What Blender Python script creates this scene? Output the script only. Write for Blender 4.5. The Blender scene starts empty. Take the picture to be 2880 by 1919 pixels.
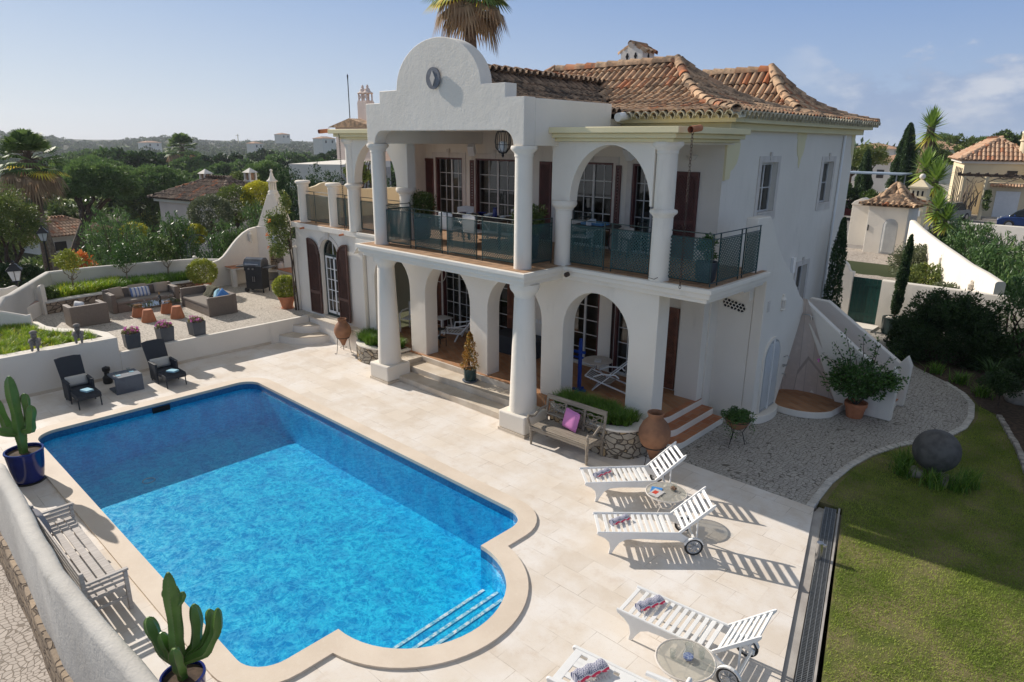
import bpy,math,random
import numpy as np
from math import sin,cos,pi,radians,sqrt,atan2,hypot
from mathutils import Vector,Matrix
SC = bpy.context.scene
COL = SC.collection
# ------------------------------------------------------------ camera
cam_d = bpy.data.cameras.new('camera'); cam = bpy.data.objects.new('camera',cam_d); COL.objects.link(cam)
cam_d.sensor_width = 36.0; cam_d.lens = 36.0 * 1880 / 2880; cam_d.clip_start = 0.1; cam_d.clip_end = 12000
cam.matrix_world = (Matrix.Translation((0,0,6)) @ Matrix.Rotation(radians(42.84),4,'Z') @
                    Matrix.Rotation(radians(73.403),4,'X') @ Matrix.Rotation(radians(0.535),4,'Z'))
SC.camera = cam
# ------------------------------------------------------------ sky and sun
SUN_TO = Vector((-1.0,-0.11,0.585)).normalized()       # towards the sun
SUN_EL = math.asin(SUN_TO.z)
world = bpy.data.worlds.new('World'); SC.world = world; world.use_nodes = True
wn = world.node_tree; wn.nodes.clear()
def wnode(t,**k):
    n = wn.nodes.new(t)
    for a,v in k.items(): setattr(n,a,v)
    return n
w_out = wnode('ShaderNodeOutputWorld'); w_bg = wnode('ShaderNodeBackground')
w_sky = wnode('ShaderNodeTexSky',sky_type='NISHITA',sun_disc=False,sun_elevation=SUN_EL,
              sun_rotation=atan2(SUN_TO.x,SUN_TO.y) % (2 * pi),altitude=50,air_density=1.0,dust_density=0.25,ozone_density=2.2)
w_bg.inputs[1].default_value = 0.088
# a low bank of cloud towards the right, drawn in directions of the sky itself
w_tc = wnode('ShaderNodeTexCoord'); w_sep = wnode('ShaderNodeSeparateXYZ')
wl = wn.links.new
wl(w_tc.outputs['Generated'],w_sep.inputs[0])
def wmath(op,a,b=None,c=None):
    n = wnode('ShaderNodeMath',operation=op)
    for i,x in enumerate((a,b,c)):
        if x is None: continue
        if isinstance(x,(int,float)): n.inputs[i].default_value = x
        else: wl(x,n.inputs[i])
    return n.outputs[0]
def wmap(x,a,b,c=0.0,d=1.0,smooth=True):
    n = wnode('ShaderNodeMapRange',interpolation_type='SMOOTHSTEP' if smooth else 'LINEAR')
    wl(x,n.inputs[0])
    for i,v in enumerate((a,b,c,d)): n.inputs[i + 1].default_value = v
    return n.outputs[0]
w_az = wmath('ARCTAN2',w_sep.outputs[0],w_sep.outputs[1])       # 0 = +Y, negative to the left
w_vm = wnode('ShaderNodeVectorMath',operation='MULTIPLY'); wl(w_tc.outputs['Generated'],w_vm.inputs[0]); w_vm.inputs[1].default_value = (1,1,2.4)
w_n = wnode('ShaderNodeTexNoise'); w_n.inputs['Scale'].default_value = 9.0; w_n.inputs['Detail'].default_value = 7; w_n.inputs['Roughness'].default_value = .58
wl(w_vm.outputs[0],w_n.inputs['Vector'])
w_n2 = wnode('ShaderNodeTexNoise'); w_n2.inputs['Scale'].default_value = 2.6; w_n2.inputs['Detail'].default_value = 4
wl(w_vm.outputs[0],w_n2.inputs['Vector'])
# cloud top height rises and falls along the horizon
w_top = wmath('MULTIPLY_ADD',wmath('SUBTRACT',w_n.outputs['Fac'],.5),.26,.105)
w_m1 = wmap(wmath('SUBTRACT',w_top,w_sep.outputs[2]),-.004,.028)
w_low = wmap(w_sep.outputs[2],-.005,.05,.35,1.0)
w_side = wmap(w_az,-.42,-.27,0,1)
w_cloud = wmath('MULTIPLY',wmath('MULTIPLY',w_m1,w_low),wmath('MULTIPLY',w_side,.82))
w_ccol = wnode('ShaderNodeMix',data_type='RGBA')
wl(wmap(w_n.outputs['Fac'],.42,.66),w_ccol.inputs[0])
w_ccol.inputs[6].default_value = (2.9,3.9,5.9,1); w_ccol.inputs[7].default_value = (6.6,6.9,7.6,1)
w_mix = wnode('ShaderNodeMix',data_type='RGBA')
def wcm(f,a,b):
    n = wnode('ShaderNodeMix',data_type='RGBA')
    for i,x in ((0,f),(6,a),(7,b)):
        if isinstance(x,(int,float)): n.inputs[i].default_value = x
        elif isinstance(x,tuple): n.inputs[i].default_value = (*x,1)
        else: wl(x,n.inputs[i])
    return n.outputs[2]
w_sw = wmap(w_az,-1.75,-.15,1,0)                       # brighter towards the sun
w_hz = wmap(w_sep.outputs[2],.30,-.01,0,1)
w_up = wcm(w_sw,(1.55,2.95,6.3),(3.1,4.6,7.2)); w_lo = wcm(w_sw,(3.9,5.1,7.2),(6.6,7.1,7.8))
w_air = wcm(wmap(w_sep.outputs[2],.34,.60,0,1),wcm(.86,w_sky.outputs[0],wcm(w_hz,w_up,w_lo)),(3.1,3.35,3.7))  # unseen overhead sky whitened to take the blue out of the shade
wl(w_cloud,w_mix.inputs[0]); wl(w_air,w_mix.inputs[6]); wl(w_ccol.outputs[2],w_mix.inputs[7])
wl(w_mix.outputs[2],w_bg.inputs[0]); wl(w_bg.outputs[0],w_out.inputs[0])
sun_d = bpy.data.lights.new('sun','SUN'); sun_d.energy = 4.7; sun_d.angle = radians(.53); sun_d.color = (1.0,.92,.83)
sun = bpy.data.objects.new('sun',sun_d); COL.objects.link(sun); sun.location = (-40,-10,40)
sun.rotation_euler = SUN_TO.to_track_quat('Z','Y').to_euler()
SC.view_settings.view_transform = 'Standard'; SC.view_settings.look = 'None'
SC.view_settings.exposure = 0.2; SC.view_settings.gamma = 1.0
SC.cycles.max_bounces = 8; SC.cycles.transparent_max_bounces = 16; SC.cycles.caustics_reflective = False; SC.cycles.caustics_refractive = False

# ------------------------------------------------------------ helpers
class MB:
    """collects shapes and links them as ONE mesh object"""
    def __init__(s): s.v = []; s.f = []; s.c = []; s.col = 0.5
    def add(s,vs,fs,M=None):
        n = len(s.v)
        if M is not None: vs = [tuple(M @ Vector(p)) for p in vs]
        s.v.extend([tuple(p) for p in vs]); s.f.extend([tuple(n + i for i in f) for f in fs]); s.c.extend([s.col] * len(fs))
        return s
    def box(s,x0,y0,z0,x1,y1,z1,M=None):
        if x0 > x1: x0,x1 = x1,x0
        if y0 > y1: y0,y1 = y1,y0
        if z0 > z1: z0,z1 = z1,z0
        return s.add([(x0,y0,z0),(x1,y0,z0),(x1,y1,z0),(x0,y1,z0),(x0,y0,z1),(x1,y0,z1),(x1,y1,z1),(x0,y1,z1)],
                     [(3,2,1,0),(4,5,6,7),(0,1,5,4),(1,2,6,5),(2,3,7,6),(3,0,4,7)],M)
    def beam(s,a,b,w,h,up=(0,0,1),M=None):
        """a bar of section w x h from a to b"""
        a = Vector(a); b = Vector(b); d = (b - a).normalized(); u = Vector(up)
        if abs(d.dot(u)) > .98: u = Vector((1,0,0)) if abs(d.x) < .9 else Vector((0,1,0))
        sx = d.cross(u).normalized() * (w / 2); sz = sx.cross(d).normalized() * (h / 2)
        vs = [a - sx - sz,a + sx - sz,a + sx + sz,a - sx + sz,b - sx - sz,b + sx - sz,b + sx + sz,b - sx + sz]
        return s.add(vs,[(0,1,2,3),(7,6,5,4),(1,0,4,5),(2,1,5,6),(3,2,6,7),(0,3,7,4)],M)
    def tube(s,pts,r,n=8,M=None,caps=True):
        pts = [Vector(p) for p in pts]; m = len(pts); rs = r if isinstance(r,(list,tuple)) else [r] * m
        vs = []; u = None
        for i,p in enumerate(pts):
            d = (pts[min(i + 1,m - 1)] - pts[max(i - 1,0)])
            if d.length < 1e-9: d = Vector((0,0,1))
            d.normalize()
            if u is None:
                u = d.cross(Vector((0,0,1)))
                if u.length < .05: u = d.cross(Vector((1,0,0)))
            else: u = u - d * u.dot(d)
            if u.length < 1e-6: u = d.orthogonal()
            u.normalize(); w = d.cross(u)
            for k in range(n):
                a = 2 * pi * k / n; vs.append(p + (u * cos(a) + w * sin(a)) * rs[i])
        fs = [(i * n + k,i * n + (k + 1) % n,(i + 1) * n + (k + 1) % n,(i + 1) * n + k) for i in range(m - 1) for k in range(n)]
        if caps: fs += [tuple(range(n - 1,-1,-1)),tuple(range((m - 1) * n,m * n))]
        return s.add(vs,fs,M)
    def ring(s,c,R,r,n=24,m=6,nrm=(0,0,1),M=None):
        c = Vector(c); q = Vector((0,0,1)).rotation_difference(Vector(nrm)); vs = []
        for i in range(n):
            a = 2 * pi * i / n
            for k in range(m):
                b = 2 * pi * k / m; vs.append(c + q @ Vector(((R + r * cos(b)) * cos(a),(R + r * cos(b)) * sin(a),r * sin(b))))
        fs = [(i * m + k,((i + 1) % n) * m + k,((i + 1) % n) * m + (k + 1) % m,i * m + (k + 1) % m) for i in range(n) for k in range(m)]
        return s.add(vs,fs,M)
    def lathe(s,prof,c=(0,0,0),n=24,M=None,caps=True,a0=0,a1=2 * pi):
        """profile of (radius, z)"""
        full = abs(a1 - a0 - 2 * pi) < 1e-6; k_ = n if full else n + 1; vs = []
        for r,z in prof:
            for k in range(k_):
                a = a0 + (a1 - a0) * k / n; vs.append((c[0] + r * cos(a),c[1] + r * sin(a),c[2] + z))
        fs = []
        for i in range(len(prof) - 1):
            for k in range(n):
                k2 = (k + 1) % k_; fs.append((i * k_ + k,i * k_ + k2,(i + 1) * k_ + k2,(i + 1) * k_ + k))
        if caps and full:
            if prof[0][0] > 1e-5: fs.append(tuple(range(k_ - 1,-1,-1)))
            if prof[-1][0] > 1e-5: fs.append(tuple(range((len(prof) - 1) * k_,len(prof) * k_)))
        return s.add(vs,fs,M)
    def prism(s,poly,a,b,axis='z',M=None):
        """extrude a 2D polygon: axis z -> (x,y); axis y -> (x,z); axis x -> (y,z)"""
        if axis == 'z': P = lambda p,t: (p[0],p[1],t)
        elif axis == 'y': P = lambda p,t: (p[0],t,p[1])
        else: P = lambda p,t: (t,p[0],p[1])
        n = len(poly); vs = [P(p,a) for p in poly] + [P(p,b) for p in poly]
        area = sum(poly[i][0] * poly[(i + 1) % n][1] - poly[(i + 1) % n][0] * poly[i][1] for i in range(n))
        flip = (area > 0) ^ (axis == 'y') ^ (b < a)
        f0 = tuple(range(n - 1,-1,-1)); f1 = tuple(range(n,2 * n)); sd = [(i,(i + 1) % n,n + (i + 1) % n,n + i) for i in range(n)]
        if not flip: f0 = f0[::-1]; f1 = f1[::-1]; sd = [q[::-1] for q in sd]
        return s.add(vs,[f0,f1] + sd,M)
    def ball(s,c,r,n=16,m=10,M=None):
        if not isinstance(r,(tuple,list)): r = (r,r,r)
        vs = [(c[0],c[1],c[2] - r[2])]
        for j in range(1,m):
            t = pi * j / m
            for k in range(n):
                a = 2 * pi * k / n; vs.append((c[0] + r[0] * sin(t) * cos(a),c[1] + r[1] * sin(t) * sin(a),c[2] - r[2] * cos(t)))
        vs.append((c[0],c[1],c[2] + r[2])); L = len(vs) - 1
        fs = [(0,1 + (k + 1) % n,1 + k) for k in range(n)]
        for j in range(m - 2):
            for k in range(n):
                a = 1 + j * n + k; b = 1 + j * n + (k + 1) % n; fs.append((a,b,b + n,a + n))
        fs += [(L,1 + (m - 2) * n + k,1 + (m - 2) * n + (k + 1) % n) for k in range(n)]
        return s.add(vs,fs,M)
    def build(s,name,mat,parent=None,smooth=True,bevel=0,W=False,attr=False,seg=2,ang=35):
        off = parent_loc(parent) if (W and parent is not None) else (0,0,0)
        me = bpy.data.meshes.new(name)
        vs = s.v if off == (0,0,0) else [(p[0] - off[0],p[1] - off[1],p[2] - off[2]) for p in s.v]
        me.from_pydata(vs,[],s.f); me.update()
        if attr:
            at_ = me.attributes.new('rnd','FLOAT','FACE'); at_.data.foreach_set('value',s.c)
        if mat: me.materials.append(mat)
        if smooth:
            me.shade_smooth(); me.set_sharp_from_angle(angle=radians(ang))
        o = bpy.data.objects.new(name,me); COL.objects.link(o)
        if parent is not None: o.parent = parent
        if bevel:
            b = o.modifiers.new('bevel','BEVEL'); b.width = bevel; b.segments = seg; b.limit_method = 'ANGLE'; b.angle_limit = radians(40)
        return o
def parent_loc(p):
    x,y,z = 0,0,0
    while p is not None:
        x += p.location.x; y += p.location.y; z += p.location.z; p = p.parent
    return (x,y,z)
def tag(o,label,cat,group=None,kind=None):
    o['label'] = label; o['category'] = cat
    if group: o['group'] = group
    if kind: o['kind'] = kind
    return o
def thing(name,label,cat,loc=(0,0,0),rz=0,group=None):
    o = bpy.data.objects.new(name,None); COL.objects.link(o); o.location = loc; o.rotation_euler = (0,0,rz); o.empty_display_size = .2
    return tag(o,label,cat,group)
def struct(o,kind='structure'): o['kind'] = kind; return o
def copy_tree(o,parent=None,**k):
    c = o.copy(); COL.objects.link(c)
    if parent is not None: c.parent = parent
    for ch in list(o.children): copy_tree(ch,c)
    return c
def dup(root,loc=None,rz=None,label=None,group=None,scale=None):
    c = copy_tree(root)
    if loc is not None: c.location = loc
    if rz is not None: c.rotation_euler = (0,0,rz)
    if label: c['label'] = label
    if group: c['group'] = group
    if scale is not None: c.scale = scale if isinstance(scale,(tuple,list)) else (scale,) * 3
    return c
def T(x=0,y=0,z=0,rz=0,rx=0,ry=0,s=1):
    return Matrix.Translation((x,y,z)) @ Matrix.Rotation(rz,4,'Z') @ Matrix.Rotation(ry,4,'Y') @ Matrix.Rotation(rx,4,'X') @ Matrix.Scale(s,4)
def arc(cx,cy,rx,ry,a0,a1,n=16):
    return [(cx + rx * cos(radians(a0 + (a1 - a0) * i / n)),cy + ry * sin(radians(a0 + (a1 - a0) * i / n))) for i in range(n + 1)]

# ------------------------------------------------------------ materials
class NT:
    def __init__(s,name):
        s.m = bpy.data.materials.new(name); s.m.use_nodes = True; s.t = s.m.node_tree; s.t.nodes.clear()
        s.out = s.n('ShaderNodeOutputMaterial'); s.b = s.n('ShaderNodeBsdfPrincipled'); s.l(s.b.outputs[0],s.out.inputs[0])
    def n(s,t,**k):
        q = s.t.nodes.new(t)
        for a,v in k.items(): setattr(q,a,v)
        return q
    def l(s,a,b): s.t.links.new(a,b)
    def set(s,node,key,v):
        i = node.inputs[key]
        if isinstance(v,bpy.types.NodeSocket): s.l(v,i)
        elif isinstance(v,(tuple,list)) and len(v) == 3 and i.type == 'RGBA': i.default_value = (*v,1)
        else: i.default_value = v
    def pos(s,scale=None,geo=True):
        o = s.n('ShaderNodeNewGeometry').outputs['Position'] if geo else s.n('ShaderNodeTexCoord').outputs['Object']
        if scale is None: return o
        q = s.n('ShaderNodeVectorMath',operation='MULTIPLY'); s.l(o,q.inputs[0]); q.inputs[1].default_value = scale if isinstance(scale,tuple) else (scale,) * 3
        return q.outputs[0]
    def noise(s,scale,detail=3,vec=None,rough=.5,out='Fac'):
        q = s.n('ShaderNodeTexNoise'); q.inputs['Scale'].default_value = scale; q.inputs['Detail'].default_value = detail; q.inputs['Roughness'].default_value = rough
        if vec is not None: s.l(vec,q.inputs['Vector'])
        return q.outputs[out]
    def vor(s,scale,vec=None,feature='F1',out='Distance',rnd=1.0):
        q = s.n('ShaderNodeTexVoronoi',feature=feature); q.inputs['Scale'].default_value = scale; q.inputs['Randomness'].default_value = rnd
        if vec is not None: s.l(vec,q.inputs['Vector'])
        return q.outputs[out]
    def ramp(s,x,a,b,c=0.,d=1.,smooth=True):
        q = s.n('ShaderNodeMapRange',interpolation_type='SMOOTHSTEP' if smooth else 'LINEAR'); s.l(x,q.inputs[0])
        for i,v in enumerate((a,b,c,d)): q.inputs[i + 1].default_value = v
        return q.outputs[0]
    def mix(s,f,a,b,mode='MIX'):
        q = s.n('ShaderNodeMix',data_type='RGBA',blend_type=mode); s.set(q,0,f); s.set(q,6,a); s.set(q,7,b); return q.outputs[2]
    def math(s,op,a,b=None,c=None):
        q = s.n('ShaderNodeMath',operation=op)
        for i,x in enumerate((a,b,c)):
            if x is not None: s.set(q,i,x)
        return q.outputs[0]
    def attr(s,name='rnd',out='Fac'): return s.n('ShaderNodeAttribute',attribute_name=name).outputs[out]
    def bump(s,h,strength=.3,dist=.02,nrm=None):
        q = s.n('ShaderNodeBump'); q.inputs['Strength'].default_value = strength; q.inputs['Distance'].default_value = dist; s.l(h,q.inputs['Height'])
        if nrm is not None: s.l(nrm,q.inputs['Normal'])
        s.l(q.outputs[0],s.b.inputs['Normal']); return q.outputs[0]
    def done(s,col=None,rough=None,metal=None,spec=None):
        if col is not None: s.set(s.b,'Base Color',col)
        if rough is not None: s.set(s.b,'Roughness',rough)
        if metal is not None: s.set(s.b,'Metallic',metal)
        if spec is not None: s.set(s.b,'Specular IOR Level',spec)
        return s.m
def simple(name,c1,c2=None,scale=3.,rough=.6,bump=0.,bscale=40.,bdist=.01,metal=0,spec=.5,geo=True,detail=4,lo=.35,hi=.65):
    k = NT(name); c2 = c2 or tuple(x * .82 for x in c1); p = k.pos(geo=geo)
    f = k.ramp(k.noise(scale,detail,p),lo,hi)
    if bump: k.bump(k.noise(bscale,5,p),bump,bdist)
    return k.done(k.mix(f,c1,c2),rough,metal,spec)
def stucco(name,c,c2,dirt=(.42,.39,.33),damt=.35,bs=.35):
    k = NT(name); p = k.pos()
    a = k.ramp(k.noise(.9,5,p),.3,.75); base = k.mix(a,c,c2)
    st = k.noise(1.0,6,k.pos((2.2,2.2,.5)),.65)
    base = k.mix(k.math('MULTIPLY',k.ramp(st,.56,.82),damt),base,dirt)
    h = k.math('ADD',k.noise(28,5,p),k.math('MULTIPLY',k.noise(5,3,p),1.6)); k.bump(h,bs,.012)
    return k.done(base,.88,0,.25)
M = {}
M['white'] = stucco('white_stucco',(.80,.745,.655),(.75,.695,.605))
M['white2'] = stucco('white_stucco_weathered',(.60,.575,.525),(.50,.475,.43),(.26,.24,.20),.7,.6)
M['cream'] = stucco('cream_trim_paint',(.78,.70,.45),(.73,.65,.40),(.5,.45,.3),.25,.1)
M['villa_yellow'] = stucco('pale_yellow_render',(.78,.66,.45),(.72,.60,.40),(.5,.42,.3),.2)
M['pink'] = stucco('pale_pink_render',(.72,.60,.53),(.66,.55,.48))
# limestone slabs
k = NT('limestone_slabs'); p = k.pos()
def slabs(k,w,h,mortar,rot=0.0):
    v = p = k.pos()
    if rot:
        q = k.n('ShaderNodeVectorRotate',rotation_type='Z_AXIS'); k.l(v,q.inputs['Vector']); q.inputs['Angle'].default_value = rot; v = q.outputs[0]
    b = k.n('ShaderNodeTexBrick'); k.l(v,b.inputs['Vector']); b.inputs['Scale'].default_value = 1.0; b.inputs['Brick Width'].default_value = w; b.inputs['Row Height'].default_value = h
    b.inputs['Mortar Size'].default_value = mortar; b.inputs['Mortar Smooth'].default_value = .3; b.inputs['Bias'].default_value = 0.0; b.offset = .5
    b.inputs['Color1'].default_value = (0,0,0,1); b.inputs['Color2'].default_value = (1,1,1,1); b.inputs['Mortar'].default_value = (.5,.5,.5,1)
    return b
b = slabs(k,.62,.40,.005)
c = k.mix(b.outputs['Color'],(.66,.575,.475),(.745,.665,.565))
c = k.mix(k.ramp(k.noise(1.1,7,p,.62),.35,.70),c,(.80,.755,.70))
c = k.mix(k.math('MULTIPLY',k.ramp(k.noise(2.8,8,p,.7),.5,.72),.5),c,(.60,.49,.38))
c = k.mix(k.math('MULTIPLY',k.ramp(k.noise(17,5,p,.7),.55,.75),.28),c,(.52,.44,.36))
jn = k.math('MULTIPLY',b.outputs['Fac'],k.ramp(k.noise(1.6,5,p,.65),.44,.62,.06,.75))
c = k.mix(jn,c,(.40,.33,.26))
k.bump(k.math('SUBTRACT',k.math('MULTIPLY',k.noise(30,5,p),.25),b.outputs['Fac']),.25,.01)
M['slabs'] = k.done(c,.72,0,.35)
k = NT('pool_coping_stone'); p = k.pos()
c = k.mix(k.ramp(k.noise(1.3,6,p,.6),.3,.7),(.74,.635,.515),(.66,.555,.44))
c = k.mix(k.math('MULTIPLY',k.ramp(k.noise(22,5,p,.7),.5,.75),.35),c,(.80,.73,.64))
k.bump(k.noise(60,4,p),.15,.005)
M['coping'] = k.done(c,.7,0,.35)
M['step_stone'] = simple('limestone_step',(.68,.60,.49),(.56,.47,.36),2.0,.7,.15,50)
# small limestone setts
def cobble(name,sc,c1,c2,joint,warp=.03,jw=.11):
    k = NT(name); p = k.pos()
    w = k.n('ShaderNodeVectorMath',operation='SCALE'); k.l(k.noise(1.3,2,p,out='Color'),w.inputs[0]); w.inputs['Scale'].default_value = .35
    q = k.n('ShaderNodeVectorMath',operation='ADD'); k.l(p,q.inputs[0]); k.l(w.outputs[0],q.inputs[1])
    fl = k.n('ShaderNodeVectorMath',operation='MULTIPLY'); k.l(q.outputs[0],fl.inputs[0]); fl.inputs[1].default_value = (1,1,0)
    e = k.vor(sc,fl.outputs[0],'DISTANCE_TO_EDGE','Distance',.55)
    cc = k.vor(sc,fl.outputs[0],'F1','Color',.55)
    sp = k.n('ShaderNodeSeparateColor'); k.l(cc,sp.inputs[0])
    c = k.mix(sp.outputs[0],c1,c2); c = k.mix(k.math('MULTIPLY',k.ramp(k.noise(.7,5,p,.6),.45,.7),.4),c,tuple(x * .72 for x in c1))
    f = k.ramp(e,jw * .35,jw); c = k.mix(f,joint,c)
    k.bump(f,.5,.012); return k.done(c,.75,0,.3)
M['cobble'] = cobble('limestone_setts',13,(.47,.435,.385),(.38,.35,.31),(.15,.135,.11),jw=.075)
M['cobble_up'] = cobble('limestone_setts_upper',14,(.60,.54,.46),(.50,.45,.38),(.26,.22,.17),jw=.08)
M['cobble_lane'] = cobble('lane_setts',12,(.52,.46,.40),(.43,.38,.33),(.20,.165,.13),jw=.09)
# terracotta floor tile
def tiles(name,w,h,ca,cb,joint,m=.008,rot=0.):
    k = NT(name); p = k.pos(); b = slabs(k,w,h,m,rot)
    c = k.mix(b.outputs['Color'],ca,cb)
    c = k.mix(k.math('MULTIPLY',k.ramp(k.noise(6,5,p,.7),.45,.7),.4),c,tuple(x * 1.35 for x in ca))
    c = k.mix(b.outputs['Fac'],c,joint); k.bump(k.math('SUBTRACT',k.math('MULTIPLY',k.noise(18,4,p),.3),b.outputs['Fac']),.3,.008)
    return k.done(c,.6,0,.4)
M['tile_floor'] = tiles('terracotta_floor',.30,.15,(.33,.145,.062),(.47,.25,.125),(.32,.24,.17),.007,.5)
M['tile_step'] = tiles('terracotta_step_tile',.26,.26,(.36,.125,.05),(.47,.19,.085),(.33,.24,.17))
M['tile_balc'] = tiles('balcony_tile',.30,.30,(.34,.20,.11),(.47,.30,.18),(.16,.11,.08),.012)
M['tile_shower'] = tiles('shower_wall_tile',.30,.30,(.56,.47,.40),(.62,.53,.46),(.42,.35,.30),.006)
# rubble stone
def rubble(name,sc,c1,c2,c3,joint):
    k = NT(name); p = k.pos((1,1,1.5)); d = k.n('ShaderNodeVectorMath',operation='SCALE'); k.l(k.noise(2.5,2,p,out='Color'),d.inputs[0]); d.inputs['Scale'].default_value = .25
    q = k.n('ShaderNodeVectorMath',operation='ADD'); k.l(p,q.inputs[0]); k.l(d.outputs[0],q.inputs[1])
    e = k.vor(sc,q.outputs[0],'DISTANCE_TO_EDGE'); cc = k.vor(sc,q.outputs[0],'F1','Color'); sp = k.n('ShaderNodeSeparateColor'); k.l(cc,sp.inputs[0])
    c = k.mix(sp.outputs[0],c1,c2); c = k.mix(k.ramp(sp.outputs[1],.6,.9),c,c3)
    c = k.mix(k.math('MULTIPLY',k.noise(25,4,p),.5),c,tuple(x * .6 for x in c1)); f = k.ramp(e,.025,.075)
    k.bump(k.math('ADD',f,k.math('MULTIPLY',k.noise(20,4,p),.3)),.9,.04); return k.done(k.mix(f,joint,c),.85,0,.2)
M['rubble'] = rubble('rubble_stone',5.2,(.36,.32,.26),(.46,.41,.33),(.55,.40,.22),(.12,.10,.08))
M['rubble2'] = rubble('rubble_stone_brown',4.2,(.30,.235,.17),(.42,.33,.24),(.50,.38,.26),(.13,.10,.075))
# roof tile with a colour of its own per tile
def rooftile(name,base,hi,dark,lich=.55):
    k = NT(name); p = k.pos(); r = k.attr()
    c = k.mix(k.ramp(r,.0,.75),base,hi); c = k.mix(k.ramp(r,.8,1.0),c,(.52,.19,.085))
    n1 = k.noise(5.0,6,p,.68); n2 = k.noise(1.0,4,p,.55)
    c = k.mix(k.math('MULTIPLY',k.ramp(k.math('ADD',n1,k.math('MULTIPLY',n2,.45)),.62,.86),lich),c,dark)
    c = k.mix(k.math('MULTIPLY',k.ramp(k.noise(16,5,p,.7),.57,.72),.35),c,(.50,.45,.34))
    k.bump(k.noise(35,5,p),.4,.01); return k.done(c,.9,0,.2)
M['roof'] = rooftile('barrel_roof_tile',(.44,.26,.15),(.62,.42,.26),(.13,.10,.075),.75)
M['roof_dark'] = rooftile('lichened_roof_tile',(.30,.20,.13),(.42,.29,.19),(.075,.06,.05),.95)
M['roof_neigh'] = rooftile('neighbour_roof_tile',(.50,.30,.19),(.62,.42,.28),(.25,.18,.13),.5)
M['roof_neigh_dark'] = rooftile('old_neighbour_roof_tile',(.20,.14,.10),(.30,.22,.16),(.06,.05,.045),.9)
M['tile_end'] = simple('whitened_tile_end',(.62,.58,.44),(.42,.38,.27),9,.9,.2,30)
M['terracotta'] = simple('terracotta_pot',(.52,.20,.095),(.42,.155,.07),5,.8,.12,30,geo=False)
M['amphora'] = simple('fired_clay',(.34,.165,.085),(.21,.10,.055),3.2,.82,.35,26,geo=False,detail=7)
M['shutter_dk'] = simple('dark_brown_shutter',(.085,.035,.026),(.06,.026,.02),6,.5)
M['shutter_rd'] = simple('red_brown_shutter',(.20,.075,.04),(.14,.052,.03),6,.5)
M['shutter_mh'] = simple('mahogany_shutter',(.12,.035,.030),(.085,.027,.024),6,.5)
M['white_paint'] = simple('white_gloss_paint',(.84,.84,.82),(.80,.80,.78),5,.35)
M['white_plastic'] = simple('white_plastic',(.82,.82,.80),(.78,.78,.76),5,.4)
M['grey_plastic'] = simple('grey_plastic',(.45,.46,.47),None,5,.45)
M['rubber'] = simple('black_rubber',(.02,.02,.02),None,5,.7)
M['green_metal'] = simple('dark_green_iron',(.020,.050,.046),(.014,.036,.034),8,.45)
M['lattice'] = simple('teal_lattice',(.020,.078,.078),(.014,.058,.060),3,.5)
M['black_iron'] = simple('black_iron',(.015,.015,.016),None,8,.45)
M['rust_iron'] = simple('rusty_iron',(.05,.03,.022),None,20,.7)
M['gate_green'] = simple('gate_green_paint',(.008,.062,.050),(.006,.05,.04),3,.4)
M['soil'] = simple('soil',(.10,.065,.042),(.05,.033,.022),12,.95,.6,30)
M['steel'] = simple('brushed_steel',(.55,.55,.55),None,20,.3,metal=1)
M['bbq_lid'] = simple('grill_lid',(.16,.165,.17),(.10,.10,.105),4,.3,metal=.7)
M['bbq_black'] = simple('grill_cabinet',(.022,.023,.026),None,6,.45)
def wicker(name,c1,c2,s=70.):
    k = NT(name); p = k.pos((s,s,s * 1.6),geo=False)
    w = k.n('ShaderNodeTexWave',wave_type='BANDS',bands_direction='Z'); k.l(p,w.inputs[0]); w.inputs['Scale'].default_value = .32; w.inputs['Distortion'].default_value = 3.0; w.inputs['Detail'].default_value = 1
    q = k.n('ShaderNodeTexChecker'); k.l(p,q.inputs[0]); q.inputs['Scale'].default_value = .6
    f = k.math('MULTIPLY',k.math('ADD',w.outputs['Fac'],q.outputs['Fac']),.5); c = k.mix(f,c1,c2)
    c = k.mix(k.math('MULTIPLY',k.noise(14,3,k.pos(geo=False)),.5),c,tuple(x * .7 for x in c1)); k.bump(f,.6,.008); return k.done(c,.6,0,.4)
M['wicker_grey'] = wicker('grey_brown_wicker',(.185,.145,.115),(.30,.25,.205))
M['wicker_dk'] = wicker('slate_wicker',(.022,.027,.036),(.055,.064,.080))
def planks(name,c1,c2,sc=(3,40,40)):
    k = NT(name); p = k.pos(sc,geo=False); c = k.mix(k.ramp(k.noise(1.,5,p,.6),.3,.7),c1,c2); k.bump(k.noise(1.,5,p),.2,.004); return k.done(c,.75,0,.3)
M['teak'] = planks('silvered_teak',(.34,.295,.235),(.21,.175,.135))
M['greywood'] = planks('weathered_grey_wood',(.58,.54,.50),(.42,.385,.355),(40,3,40))
def fabric(name,c,c2=None,s=90.):
    k = NT(name); p = k.pos(geo=False); c2 = c2 or tuple(x * .85 for x in c); k.bump(k.noise(s,3,p),.2,.003)
    return k.done(k.mix(k.noise(5,3,p),c,c2),.9,0,.15)
M['linen'] = fabric('cream_linen',(.62,.58,.51)); M['beige_fab'] = fabric('beige_cushion',(.40,.325,.25)); M['pad_fab'] = fabric('dark_seat_pad',(.10,.10,.115))
M['pink_fab'] = fabric('pink_cotton',(.72,.27,.56)); M['blue_fab'] = fabric('blue_cotton',(.09,.24,.52)); M['grey_pad'] = fabric('taupe_seat_pad',(.27,.235,.20)); M['khaki_fab'] = fabric('khaki_throw',(.10,.095,.06))
M['blue_pale'] = fabric('pale_blue_cloth',(.38,.62,.72)); M['white_fab'] = fabric('white_cotton',(.78,.77,.75))
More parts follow.
